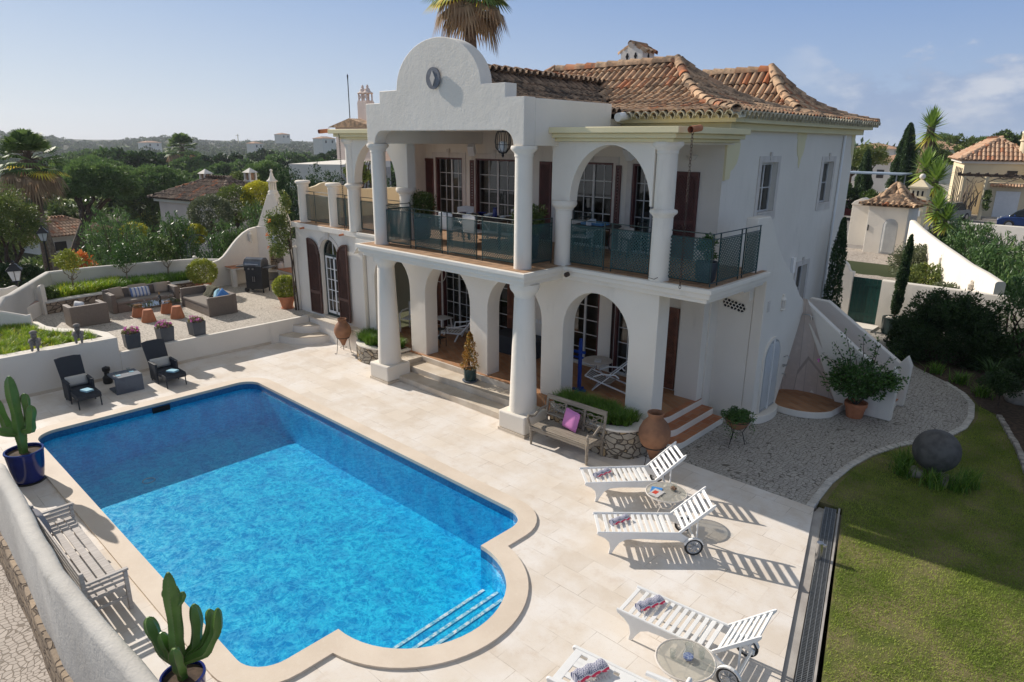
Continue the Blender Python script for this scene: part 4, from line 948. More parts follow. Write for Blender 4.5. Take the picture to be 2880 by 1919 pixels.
round_col(-9.0,10.0,ZS,5.93); round_col(-13.72,10.0,ZS,5.93)
# flat-roofed wings of the loggia with arches
def wing(sg,mx):
    """sg=1 right wing; mirrored about x=-11.33 for the left"""
    X = (lambda x: x) if sg > 0 else (lambda x: -22.66 - x)
    inner,col = -8.74,-6.42
    pl = [(-8.98,4.86),(-8.98,6.02),(-6.60,6.02),(-6.60,4.88)] + arc(-7.58,4.88,.93,1.08,0,180,24) + [(-8.51,4.86)]
    vb(MB().prism([(X(a),b) for a,b in pl],10.84,11.10,'y'),'arch_wall',M['white'],bevel=.008)
    m = MB().lathe([(.185,ZS),(.18,ZS + .05),(.175,4.66),(.19,4.67),(.19,4.70),(.25,4.75),(.265,4.80),(.25,4.86),(.20,4.865)],(X(inner),10.97,0),28); vb(m,'column',M['white'],ang=50)
    m = MB().box(X(-8.98),10.84,4.86,X(-8.55),11.10,4.87); round_col(X(col),10.97,ZS,6.03,.19,4.80)
    m = MB(); a,b = sorted((X(-8.83),X(-5.98))); 
    for off,z0,z1 in ((.0,6.17,6.28),(.10,6.085,6.169),(.20,6.02,6.084)):
        x0,x1 = (a,b - off) if sg > 0 else (a + off,b)
        m.box(x0,10.52 + off,z0,x1,13.34,z1)
    vb(m,'canopy',M['cream'],bevel=.012)
    m = MB(); a,b = sorted((X(-8.6),X(-6.3))); m.box(a,10.9,5.98,b,13.345,6.018); vb(m,'loggia_ceiling',M['white'],smooth=False)
wing(1,0); wing(-1,0)
vb(MB().box(-9.13 + .3,11.10,5.93,-8.62,13.349,5.979),'lintel',M['white'],smooth=False)
vb(MB().box(-16.1,12.6,ZS,-15.95,13.349,5.98),'wall',M['white'],smooth=False)
# spouts with rain chains
def chain(x,y,z1,z0,parent):
    m = MB(); z = z1; i = 0
    while z > z0:
        M_ = T(x,y,z,rz=(pi / 2) * (i % 2)) @ Matrix.Rotation(pi / 2,4,'X') @ Matrix.Scale(1.5,4,(0,1,0)); m.ring((0,0,0),.020,.0055,10,4,M=M_); z -= .052; i += 1
    return vb(m,'rain_chain',M['rust_iron'],parent)
sp = vb(MB().tube([(-5.71,10.75,6.25),(-5.71,10.42,6.22)],.055,12,caps=False),'rain_spout',M['terracotta']); chain(-5.71,10.50,6.17,3.56,sp)
sp = vb(MB().tube([(-16.95,10.75,6.25),(-16.95,10.42,6.22)],.055,12,caps=False),'rain_spout',M['terracotta']); chain(-16.28,10.62,6.2,3.6,sp)
# ---------------------------------------------------------------- balcony slab
def slab(poly,z0,z1,off=0): return MB().prism(poly,z0,z1)
def sl(o): return [(-14.25 + o,9.55 + o),(-8.55 - o,9.55 + o),(-8.55 - o,10.78 + o),(-5.25 - o,10.78 + o),(-5.25 - o,13.36),(-16.0,13.36),(-16.0,10.80 + o),(-14.25 + o,10.80 + o)]
m = MB().prism(sl(0),3.44,ZS); m.prism(sl(.05),3.34,3.439); m.prism(sl(.13),3.24,3.339); vb(m,'balcony_slab',M['white'],smooth=False,bevel=.015)
vb(MB().prism(sl(.09),ZS,ZS + .006),'balcony_floor',M['tile_balc'],smooth=False)
vb(MB().tube([(-8.0,10.86,3.33),(-8.0,10.62,3.30)],.0,6),'x',M['dark']) if False else None
m = MB().tube([(-8.40,10.74,3.40),(-8.40,10.66,3.39)],.05,10); vb(m,'drain_outlet',M['rust_iron'])
# ---------------------------------------------------------------- arcade (lower)
def arcade():
    P = [(-15.95,0),(-15.95,3.24),(-6.42,3.24),(-6.42,0)]
    for a,b in ((-8.74,-7.05),(-11.07,-9.35),(-13.39,-11.68),(-15.62,-14.02)):
        r = (b - a) / 2; c = (a + b) / 2; top = 3.02; sp_ = top - r * 1.04
        P += [(b,0),(b,sp_)] + arc(c,sp_,r,top - sp_,0,180,22)[1:-1] + [(a,sp_),(a,0)]
    return P
vb(MB().prism(arcade(),11.05,11.47,'y'),'arcade',M['white'],bevel=.012)
for x in (-13.64,-8.95):
    p = [(.305,.42),(.30,.50),(.275,1.2),(.24,2.2),(.215,2.93),(.205,2.95),(.215,2.97),(.215,3.0),(.24,3.04),(.29,3.10),(.31,3.15),(.31,3.24)]
    c = vb(MB().lathe(p,(x,10.02,0),32),'column',M['white'],ang=50)
    m = MB().prism([(x - .375,9.645),(x + .375,9.645),(x + .375,10.395),(x - .375,10.395)],.065,.46); vb(m,'plinth',M['white'],c,bevel=.03,seg=3)
    vb(MB().box(x - .385,9.635,.0,x + .385,10.405,.064),'plinth_base',M['step_stone'],c,smooth=False)
vb(MB().box(-16.1,10.98,-.2,-6.62,13.349,ZF),'porch_floor',M['tile_floor'],smooth=False)
m = MB().box(-13.46,10.02,0,-9.33,10.46,.15); m.box(-13.46,10.461,0,-9.5,10.975,.30); m.box(-13.46,10.94,.301,-9.5,10.979,.449); vb(m,'front_steps',M['step_stone'],bevel=.01)
m = MB().box(-14.02,10.25,0,-13.461,11.049,.42); vb(m,'pier',M['step_stone'],smooth=False,bevel=.01)
# right-hand steps
for i,(xe,z) in enumerate(((-6.47,.448),(-6.19,.30),(-5.93,.15))):
    yb = 11.55 - .17 * i; r = .42
    P = [(-6.62,13.36)] + [(xe,13.36),(xe,yb + r)] + arc(xe - r,yb + r,r,r,0,-55,6)[1:] + [(-6.62,yb + .02)]
    vb(MB().prism(P,0,z - .012),'side_step',M['white'],smooth=False,bevel=.01)
    vb(MB().prism([(p[0] - .012,p[1]) for p in P],z - .012,z + .001),'step_tile',M['tile_step'],smooth=False)
# end wall under the balcony, vent wall
m = MB().box(-7.05,13.10,0,-6.50,13.349,3.24); vb(m,'pilaster',M['white'],smooth=False)
m = MB().box(-6.65,13.70,0,-5.70,13.90,3.24); m.box(-6.649,13.352,0,-6.47,13.699,3.238); vb(m,'wall',M['white'],smooth=False)
m = MB()
for i,(cx,cz) in enumerate(((-6.27,2.66),(-6.11,2.63),(-5.95,2.60))): m.lathe([(0,0),(.10,0),(.10,.006),(0,.006)],n=20,M=T(cx,13.697 - i * .001,cz,rx=pi / 2))
vt = vb(m,'quatrefoil_vent',M['dark'])
m = MB()
for i in range(7): m.ring((-6.35 + i * .08,13.69,2.675 - i * .0145),.040,.008,14,4,nrm=(0,1,0))
for i in range(6): m.ring((-6.31 + i * .08,13.69,2.735 - i * .0145),.040,.007,14,4,nrm=(0,1,0)); m.ring((-6.31 + i * .08,13.69,2.60 - i * .0145),.040,.007,14,4,nrm=(0,1,0))
vb(m,'vent_tracery',M['white'],vt)
vb(MB().box(-6.62,13.66,1.55,-6.59,13.70,1.9),'thermometer',M['white_paint'],smooth=False)
# ---------------------------------------------------------------- outer stair block
XE = -5.45
E = [(13.70,0),(14.98,0),(15.02,.12),(16.04,2.12),(16.1,2.16),(16.1,2.42),(15.75,2.62),(15.41,2.92),(15.0,3.26),(14.6,3.52),(14.33,3.72),(14.05,3.98),(13.8,4.28),(13.66,4.46),(13.55,4.58),(13.50,4.61),(12.95,4.61),(12.93,4.58),(12.93,3.24),(13.70,3.24)]
vb(MB().prism(E,XE,XE - .25,'x'),'stair_wall',M['white'],bevel=.02)
Fp = [(-4.42,0),(-4.45,.12),(-5.41,2.12),(-5.45,2.20),(-5.45,2.45),(-3.48,1.02),(-3.35,1.28),(-3.22,1.02),(-3.24,0)]
vb(MB().prism(Fp,16.10,16.28,'y'),'stair_parapet',M['white'],bevel=.02)
Bp = [(-5.75,0),(-5.75,2.27),(-5.28,2.25),(-3.50,1.05),(-3.36,1.25),(-3.24,1.02),(-3.28,.0)]
vb(MB().prism(Bp,17.30,17.48,'y'),'stair_parapet',M['white'],bevel=.02)
m = MB(); mt = MB(); ns = 8
for i in range(ns):
    x1 = -3.40 - i * .255; z = .17 * (i + 1); m.box(-5.7,16.281,(z - .17),x1,17.299,z - .012); mt.box(x1 - .255 if i < ns - 1 else -6.49,16.281,z - .0119,x1 + .012,17.299,z)
m.box(-6.49,16.0,0,-5.97,17.299,1.345); vb(m,'stair_step',M['white'],smooth=False); vb(mt,'stair_tread',M['tile_step'],smooth=False)
m = MB()
for i in range(4,9): m.box(-6.49,15.9 - .3 * i,1.2 + .23 * i,-5.71,15.6 - .3 * i,1.36 + .24 * (i + 1))
vb(m,'upper_stair',M['white'],smooth=False)
# shower niche
m = MB(); pts = [(-4.40,16.17),(-4.7,16.25),(-5.05,16.29),(-5.4,16.24),(-5.68,16.06),(-5.82,15.78),(-5.84,15.45),(-5.74,15.15),(-5.5,14.96)]
m.add([(p[0],p[1],.15) for p in pts] + [(p[0] + (-5.58 - p[0]) * .82,p[1] + (16.0 - p[1]) * .82,2.5) for p in pts],[(i,i + 1,len(pts) + i + 1,len(pts) + i) for i in range(len(pts) - 1)])
vb(m,'shower_niche',M['tile_shower'],ang=60)
tr = [(-5.46,14.98)] + arc(-5.1,15.65,.85,.78,240,345,14) + [(-4.22,16.09),(-4.6,16.5),(-5.9,16.5),(-6.0,15.2)]
vb(MB().prism(tr,0,.15),'shower_tray',M['white'],bevel=.015,smooth=False); vb(MB().prism([(p[0] * .97 - .03 * 5.2,p[1] * .97 + .03 * 15.7) for p in tr],.15,.158),'shower_floor',M['tile_floor'],smooth=False)
m = MB().tube([(-5.40,15.98,2.14),(-5.25,15.93,2.17),(-5.18,15.9,2.12)],.016,8); m.tube([(-5.18,15.9,2.13),(-5.18,15.9,2.06)],.035,10); m.tube([(XE,15.2,1.25),(XE + .08,15.22,1.30),(XE + .12,15.25,1.22)],.012,8); m.tube([(XE,15.2,1.06),(XE + .1,15.2,1.06)],.018,8); m.tube([(XE + .06,15.1,1.05),(XE + .06,15.3,1.05)],.014,8); m.tube([(XE,15.22,.84),(XE + .07,15.22,.84),(XE + .08,15.24,.78)],.012,8)
vb(m,'shower_fitting',M['steel'])
# arched louvre door, vent, curb
m = MB(); yc,hw = 14.42,.44; Pd = [(yc - hw,.20),(yc - hw,1.43)] + arc(yc,1.43,hw,.44,180,0,16)[1:-1] + [(yc + hw,1.43),(yc + hw,.20)]
dr = vb(MB().prism(Pd,XE + .0,XE + .03,'x'),'louvre_door',M['grey_plastic'],smooth=False)
m = MB(); z = .30
while z < 1.80:
    h = hw - .06 if z < 1.43 else sqrt(max(.001,1 - ((z - 1.43) / .44) ** 2)) * hw - .06
    if h > .05:
        for s_ in (-1,1):
            a,b = yc + s_ * .03,yc + s_ * h
            if abs(b - a) > .03: m.add([(XE + .032,min(a,b),z),(XE + .032,max(a,b),z),(XE + .055,max(a,b),z - .028),(XE + .055,min(a,b),z - .028)],[(0,1,2,3),(3,2,1,0)])
    z += .043
m.box(XE + .031,yc - .02,.2,XE + .06,yc + .02,1.84); vb(m,'louvre',M['white_paint'],dr,smooth=False)
vb(MB().ring((XE + .05,yc,.95),.012,.006,10,4,nrm=(1,0,0)),'handle',M['black_iron'],dr)
m = MB()
for s_ in range(len(Pd) - 1):
    if s_ == len(Pd) - 1: continue
    a,b = Pd[s_],Pd[s_ + 1]; m.beam((XE + .01,a[0],a[1]),(XE + .01,b[0],b[1]),.05,.07,(1,0,0))
vb(m,'door_frame',M['white'],dr)
vb(MB().prism([(XE,13.75)] + [(XE + .22 * sin(pi * i / 10) ** .5 if 0 < i < 10 else XE,13.75 + 1.25 * i / 10) for i in range(1,10)] + [(XE,15.0)],0,.18),'door_step',M['white'],smooth=False,bevel=.01)
m = MB()
for i in range(6): m.box(XE,13.86,2.56 + i * .042,XE + .02,13.98,2.58 + i * .042)
vb(m,'wall_vent',M['trim_stone'],smooth=False)
wall_lamp('white pierced wall lantern above the louvre door of the stair block',(XE + .01,14.70,2.46),pi / 2,.85)
# ---------------------------------------------------------------- left wing
yw = 10.95; ac = -17.72
W1 = [(-19.6,-.1),(-19.6,3.36),(-16.0,3.36),(-16.0,-.1),(ac + .49,-.1),(ac + .49,2.66)] + arc(ac,2.66,.49,.49,0,180,18)[1:-1] + [(ac - .49,2.66),(ac - .49,-.1)]
vb(MB().prism(W1,yw,yw + .28,'y'),'wall',M['white'],bevel=.01)
vb(MB().box(ac - .49,yw - .02,.0,ac + .49,yw + .28,.72),'threshold',M['step_stone'],smooth=False)
vb(MB().box(-19.6,yw + .281,-.1,-19.35,20.0,3.36),'wall',M['white'],smooth=False)
m = MB().prism([(-19.68,10.86),(-16.0,10.86),(-16.0,21.4),(-19.68,21.4)],3.36,3.52); vb(m,'terrace_slab',M['white'],smooth=False,bevel=.015)
vb(MB().box(-19.66,10.88,3.5205,-16.0,21.38,3.535),'terrace_floor',M['tile_balc'],smooth=False)
vb(MB().prism([(-16.05,3.24),(-16.05,3.36),(-14.3,3.36),(-14.3,3.24),(-15.9,3.2),(-16.2,2.9)],10.80,11.04,'y'),'haunch',M['white'],smooth=False)
# pale stone arch surround
P = arc(ac,2.66,.62,.60,0,180,20) + arc(ac,2.66,.49,.49,180,0,20); m = MB().prism(P,yw - .03,yw - .001,'y'); m.prism([(ac - .07,3.14),(ac + .07,3.14),(ac + .09,3.36),(ac - .09,3.36)],yw - .05,yw - .001,'y'); vb(m,'arch_surround',M['trim_stone'],smooth=False)
m = MB(); yy = yw + .12
P = arc(ac,2.66,.49,.49,0,180,18) + arc(ac,2.66,.44,.44,180,0,18); m.prism(P,yy,yy + .06,'y'); m.box(ac - .49,yy,.72,ac - .44,yy + .06,2.66); m.box(ac + .44,yy,.72,ac + .49,yy + .06,2.66); m.box(ac - .44,yy,2.60,ac + .44,yy + .06,2.67); m.box(ac - .44,yy,.72,ac + .44,yy + .06,.80)
ad = vb(m,'arched_door',M['window_green'],smooth=False)
m = MB().box(ac - .44,yy + .01,.8,ac - .39,yy + .05,2.6); m.box(ac - .01,yy + .01,.8,ac + .05,yy + .05,2.6); m.box(ac + .39,yy + .01,.8,ac + .44,yy + .05,2.6); m.box(ac - .39,yy + .01,2.54,ac + .39,yy + .05,2.6); m.box(ac - .39,yy + .01,.8,ac + .39,yy + .05,.88)
for i in range(1,5): m.box(ac - .39,yy + .015,.88 + 1.66 * i / 5 - .012,ac + .39,yy + .045,.88 + 1.66 * i / 5 + .012)
for x in (ac - .2,ac + .22): m.box(x - .012,yy + .016,.88,x + .012,yy + .044,2.54)
m.box(ac - .012,yy + .015,2.67,ac + .012,yy + .045,3.11); vb(m,'frame',M['white_paint'],ad,smooth=False)
vb(MB().prism([(ac - .45,.75),(ac - .45,2.66)] + arc(ac,2.66,.45,.45,180,0,12)[1:-1] + [(ac + .45,2.66),(ac + .45,.75)],yy + .027,yy + .032,'y'),'pane',M['pane'],ad,smooth=False)
vb(MB().prism([(ac + .05,.8),(ac + .05,2.9),(ac + .4,2.9),(ac + .4,.8)],yy + .14,yy + .15,'y'),'curtain',M['curtain'],ad,smooth=False)
m = MB().box(-18.6,12.2,.6,-16.9,12.3,3.3); m.box(-18.6,11.25,.5,-16.9,12.2,.7); vb(m,'room_wall',M['int_dark'],smooth=False)
def arch_shutter(xh,sgn,tilt):
    """hinged at xh, opens outwards to side sgn; quarter-arched top rising to the outer edge"""
    w = .54; z0,zs = .78,2.66; P = [(0,z0),(w,z0)] + [(w * (1 - 0),zs + .42)] + [(w * cos(radians(a)) if False else w * (1 - i / 12),zs + .42 * sqrt(max(0,1 - (i / 12) ** 2))) for i in range(1,12)] + [(0,zs)]
    M_ = T(xh,yw - .035,0,rz=tilt) @ Matrix.Scale(sgn,4,(1,0,0)); m = MB(); sh = vb(MB().prism(P,-.012,-.002,'y',M_),'shutter',M['shutter_dk'],smooth=False)
    for a,b in zip(P,P[1:] + P[:1]): m.beam((a[0],-.02,a[1]),(b[0],-.02,b[1]),.045,.05,(0,1,0),M_)
    m.box(.0,-.04,1.38,w,-.002,1.47,M_); lat(m,.03,w - .03,.83,1.38,-.024,.05,.013,.008,M_); lat(m,.03,w - .03,1.47,2.62,-.024,.05,.013,.008,M_); lat(m,.18,w - .03,2.62,2.9,-.024,.05,.013,.008,M_)
    vb(m,'slats',M['shutter_dk'],sh,smooth=False)
arch_shutter(ac - .52,-1,radians(3)); arch_shutter(ac + .52,1,radians(-3))
# spouts
for x in (-18.9,-16.75): vb(MB().tube([(x,10.95,3.40),(x,10.72,3.38)],.03,8),'rain_spout',M['terracotta'])
# terrace pillars and parapet
for x in (-19.22,-17.52): vb(MB().lathe([(.17,ZS),(.165,4.62),(.175,4.63),(.17,4.66),(.19,4.70),(.23,4.72),(.235,4.77),(.20,4.80),(0,4.80)],(x,11.12,0),24),'parapet_pillar',M['white'],ang=50)
P = [(11.25,3.5),(11.25,4.55),(11.55,4.555),(11.75,4.60),(11.9,4.67),(12.1,4.70),(12.35,4.68),(12.6,4.60),(12.9,4.55),(13.2,4.53),(13.5,4.44),(13.7,4.43),(21.4,4.43),(21.4,3.5)]
vb(MB().prism(P,-19.45,-19.60,'x'),'terrace_parapet',M['villa_yellow'],bevel=.02)
vb(MB().box(-19.59,21.2,3.5,-16.1,21.38,4.43),'terrace_parapet',M['villa_yellow'],smooth=False)
# ---------------------------------------------------------------- railings
def railing(x0,y0,x1,y1,posts,panels):
    """posts and lattice panels given as distances along the run"""
    L = hypot(x1 - x0,y1 - y0); a = atan2(y1 - y0,x1 - x0); M_ = T(x0,y0,0,a); m = MB()
    m.tube([(0,0,4.48),(L,0,4.48)],.010,6,M_); m.tube([(0,0,4.385),(L,0,4.385)],.009,6,M_); m.tube([(0,0,3.60),(L,0,3.60)],.009,6,M_)
    for p in posts: m.box(p - .010,-.010,ZS,p + .010,.010,4.49,M_)
    r = vb(m,'railing',M['green_metal'])
    for a_,b_ in panels:
        q = MB(); f = .012; z0,z1 = 3.615,4.375
        q.box(a_,-.026,z0,a_ + f,-.014,z1,M_); q.box(b_ - f,-.026,z0,b_,-.014,z1,M_); q.box(a_ + f,-.026,z0,b_ - f,-.014,z0 + f,M_); q.box(a_ + f,-.026,z1 - f,b_ - f,-.014,z1,M_)
        lat(q,a_ + f,b_ - f,z0 + f,z1 - f,-.020,.046,.0165,.005,M_); vb(q,'lattice_panel',M['lattice'],r,smooth=False)
bx = -13.62
railing(bx,10.05,-9.20,10.05,[0,.97,1.15,2.10,2.29,3.23,3.41,4.35],[(.02,.95),(1.17,2.08),(2.31,3.21),(3.43,4.33)])
railing(-9.0,10.2,-9.0,10.92,[.70],[(.02,.69)])
railing(-8.62,11.0,-6.64,11.0,[.05,.90,1.08,1.97],[(.07,.88),(1.10,1.95)])
railing(-6.27,11.0,-5.39,11.0,[0,.87],[(.02,.85)])
railing(-5.39,11.0,-5.39,12.95,[.25,1.10,1.27,1.92],[(.22,1.08),(1.29,1.9)])
railing(-19.33,11.12,-17.65,11.12,[.06,.72,1.6],[(.08,.70),(.74,1.58)]); railing(-17.55 + .12,11.12,-16.4,11.12,[-.02,.48,1.0],[(0,.47),(.49,.98)])
railing(-16.08,11.05,-14.0,11.05,[.0,.9,1.0,2.0],[(.02,.88),(1.02,1.98)]); railing(-13.72,10.92,-13.72,10.2,[.0],[(.02,.70)])
# plants' wire by the column foot
vb(MB().tube([(-6.60,10.86,3.66),(-6.5,10.72,3.60),(-6.38,10.74,3.58),(-6.28,10.90,3.66)],.006,5),'cable',M['black_iron'])
# sconces, speakers of the loggia wall
m = MB()
for x in (-14.0,-11.75,-7.2): m.lathe([(0,0),(.06,.0),(.13,.10),(.0,.10)],n=14,M=T(x,13.30,5.66))
vb(m,'sconce',M['white'])
for x,y,rz in ((-13.5,12.9,.5),(-8.5,12.9,-.3)): vb(MB().box(-.09,-.09,-.14,.09,.09,.14,T(x,y,5.78,rz,rx=.5)),'loudspeaker',M['white_plastic'],bevel=.01)
# sockets
m = MB()
for x in (-11.52,-11.38,-11.24): m.box(x,13.335,1.28,x + .10,13.35,1.38)
vb(m,'socket',M['white_plastic'],smooth=False)
# hose ring on the far porch wall
vb(MB().ring((-15.4,13.30,2.15),.30,.012,26,5,nrm=(0,1,0)),'hose_ring',M['white'])
# roof chimney with its own little gable
ch = vb(MB().prism([(-11.50,7.6),(-11.50,8.40),(-11.15,8.60),(-10.80,8.40),(-10.80,7.6)],16.75,17.35,'y'),'roof_chimney',M['white'],smooth=False)
m = MB(); 
for x in (-11.29,-11.02): m.prism([(x - .03,8.18),(x + .03,8.18),(x + .03,8.24),(x + .055,8.28),(x + .03,8.32),(x + .02,8.37),(x - .02,8.37),(x - .03,8.32),(x - .055,8.28),(x - .03,8.24)],16.745,16.751,'y')
m.prism([(17.02,8.18),(17.08,8.18),(17.08,8.24),(17.105,8.28),(17.08,8.32),(17.07,8.37),(17.03,8.37),(17.02,8.32),(16.995,8.28),(17.02,8.24)],-10.801,-10.795,'x')
vb(m,'chimney_slot',M['dark'],ch,smooth=False)
m = MB(); m.col = .5
for sg in (1,-1):
    for j in range(3):
        for i in range(2): m.col = rnd.random(); tile(m,-11.15 + sg * (.44 - .19 * i),16.76 + .21 * j + .08,8.34 + .10 * i,pi if sg > 0 else 0,.5,.26,.10,.085)
m.col = .3; tile(m,-11.15,16.66,8.585,pi / 2,0,.78,.09,.09); vb(m,'chimney_tiles',M['roof'],ch,attr=True)
vb(MB().tube([(-11.15,16.70,8.56),(-11.15,16.80,8.62)],[.09,.07],10),'chimney_finial',M['white'],ch)
# double chimney at the far left
ch = vb(MB().box(-21.55 + .0,14.9,5.5,-21.0,15.25,7.32),'double_chimney',M['pink'],smooth=False)
m = MB()
for x in (-21.42,-21.13):
    m.box(x - .13,14.92,7.32,x + .13,15.22,7.37)
    for a in (-.10,.10):
        for b in (14.96,15.18): m.box(x + a - .02,b - .02,7.37,x + a + .02,b + .02,7.60)
    m.beam((x - .1,14.96,7.38),(x + .1,14.96,7.60),.02,.02); m.beam((x + .1,14.96,7.38),(x - .1,14.96,7.60),.02,.02)
    m.lathe([(.19,0),(.20,.03),(.12,.08),(.10,.10),(.09,.16),(.04,.20),(.05,.24),(.03,.29),(0,.31)],(x,15.07,7.60),14)
vb(m,'chimney_cap',M['pink'],ch)
vb(MB().box(-22.6,14.6,5.3,-20.2,16.5,6.45),'rear_wing',M['pink'],smooth=False); m = MB(); m.col = .5; m.prism([(-22.8,6.45),(-21.4,6.75),(-20.0,6.45)],14.4,16.7,'y'); vb(m,'rear_roof',M['roof'],attr=True)
vb(MB().tube([(-21.62,14.6,6.6),(-21.62,14.6,8.05),(-21.62,14.6,8.2),(-21.62,14.6,8.25)],[.018,.018,.03,.005],6),'lightning_rod',M['black_iron'],ch)
# ============================================================ VEGETATION TOOLS
def leaves_obj(name,C_,size,mat,parent=None,aspect=2.2,up=None,jitter=.35,seed=0,col=None,flat=0.0,Nrm=None,off=(0,0,0),droop=0.0):
    """one mesh of rhombic leaves at the points C_ (n,3)"""
    rg = np.random.default_rng(seed + 17); C_ = np.asarray(C_,float); n = len(C_)
    d = rg.normal(size=(n,3)); 
    if up is not None: d = d * (1 - up[3]) + np.array(up[:3]) * up[3] * 1.6
    if Nrm is not None: d = d * .55 + Nrm * 1.0
    if droop: d[:,2] -= droop
    d /= np.linalg.norm(d,axis=1)[:,None] + 1e-9
    u = rg.normal(size=(n,3)); u -= d * (u * d).sum(1)[:,None]; u /= np.linalg.norm(u,axis=1)[:,None] + 1e-9
    s = size * rg.uniform(1 - jitter,1 + jitter,n)[:,None]; L = d * s; W = u * s / aspect
    v = np.empty((n,4,3)); v[:,0] = C_ - L * .5; v[:,1] = C_ + W * .5 - L * .05; v[:,2] = C_ + L * .5; v[:,3] = C_ - W * .5 - L * .05
    v = v.reshape(-1,3) - np.array(off); me = bpy.data.meshes.new(name); me.vertices.add(4 * n); me.vertices.foreach_set('co',v.ravel()); me.loops.add(4 * n)
    me.loops.foreach_set('vertex_index',np.arange(4 * n,dtype=np.int32)); me.polygons.add(n); me.polygons.foreach_set('loop_start',np.arange(0,4 * n,4,dtype=np.int32)); me.polygons.foreach_set('loop_total',np.full(n,4,dtype=np.int32))
    a = me.attributes.new('rnd','FLOAT','FACE'); cv = rg.uniform(0,1,n) if col is None else np.clip(col + rg.normal(0,.13,n),0,1); a.data.foreach_set('value',cv)
    me.materials.append(mat); me.update(calc_edges=True); me.validate(); o = bpy.data.objects.new(name,me); COL.objects.link(o)
    if parent is not None: o.parent = parent
    return o
def clump_pts(n,R,nc,cr,seed=0,zmin=-1.0,shell=.75,squash=1.0):
    """points on lumpy clumps that fill an ellipsoid of radii R; returns points, normals, clump values"""
    rg = np.random.default_rng(seed); R = np.array(R,float); cs = []
    while len(cs) < nc:
        p = rg.normal(size=3); p /= np.linalg.norm(p); p *= rg.uniform(shell * .55,1) ** .6
        if p[2] < zmin: continue
        cs.append(p * (R - cr * .8 * np.array([1,1,squash])))
    cs = np.array(cs); cv = rg.uniform(.15,.85,nc); k = rg.integers(0,nc,n); dd = rg.normal(size=(n,3)); dd /= np.linalg.norm(dd,axis=1)[:,None]
    rr_ = cr * rg.uniform(.55,1.12,n)[:,None] * rg.uniform(.75,1.15,nc)[k][:,None]
    P = cs[k] + dd * rr_ * np.array([1,1,squash]); nn = dd * .7 + P / (np.linalg.norm(P,axis=1)[:,None] + 1e-6) * .5
    return P,nn,cv[k]
def ball_pts(n,R,seed,k_=.16):
    rg = np.random.default_rng(seed); d = rg.normal(size=(n,3)); d /= np.linalg.norm(d,axis=1)[:,None]; a = np.sin(d[:,0] * 7 + d[:,2] * 5 + seed) * np.sin(d[:,1] * 8 - d[:,2] * 6)
    r = rg.uniform(1 - k_ * 1.6,1.03,n) * (1 + .035 * a); return d * r[:,None] * np.array([R,R,R * .9]),d,np.clip(.5 + .3 * a,0,1)
def branchy(m,base,tips,r0=.05,r1=.012,seed=0,n=6,wob=.06):
    r = random.Random(seed)
    for t in tips:
        a,b = Vector(base),Vector(t); L = (b - a).length; pts = []
        for i in range(6): q = a.lerp(b,i / 5); pts.append(q + (Vector((r.gauss(0,wob),r.gauss(0,wob),r.gauss(0,wob * .5))) * L if 0 < i < 5 else Vector()))
        m.tube(pts,[r0 + (r1 - r0) * i / 5 for i in range(6)],n)
    return m
def shrub(name,label,cat,loc,R,n,leafsize,mat,nc=40,cr=None,seed=0,stem=True,aspect=2.2,group=None,zc=None,zmin=-.6,up=None,col=True,kids=None,flat=0,part='foliage',stemh=None,barkm='bark'):
    t = thing(name,label,cat,loc,0,group); zc = R[2] if zc is None else zc; cr = cr or min(R) * .42
    P,N_,cv = clump_pts(n,R,nc,cr,seed,zmin); P[:,2] += zc; k = P[:,2] > .02; P,N_,cv = P[k],N_[k],cv[k]
    leaves_obj(part,P,leafsize,mat,t,aspect,up,seed=seed,col=cv,Nrm=None if up is not None else N_)
    if stem:
        rg = random.Random(seed); tips = [(R[0] * .6 * cos(a) * rg.uniform(.4,1),R[1] * .6 * sin(a) * rg.uniform(.4,1),zc + R[2] * rg.uniform(-.1,.6)) for a in [2 * pi * i / 7 for i in range(7)]]
        if stemh: m = MB().tube([(0,0,-.05),(.02,.01,stemh * .5),(0,0,stemh)],[stemh * .07,stemh * .055,stemh * .045],8); branchy(m,(0,0,stemh * .95),tips,stemh * .035,.006,seed)
        else: m = branchy(MB(),(0,0,-.02),tips,max(.012,R[0] * .05),.005,seed)
        m.build('trunk' if stemh else 'stem',M[barkm],t)
    return t
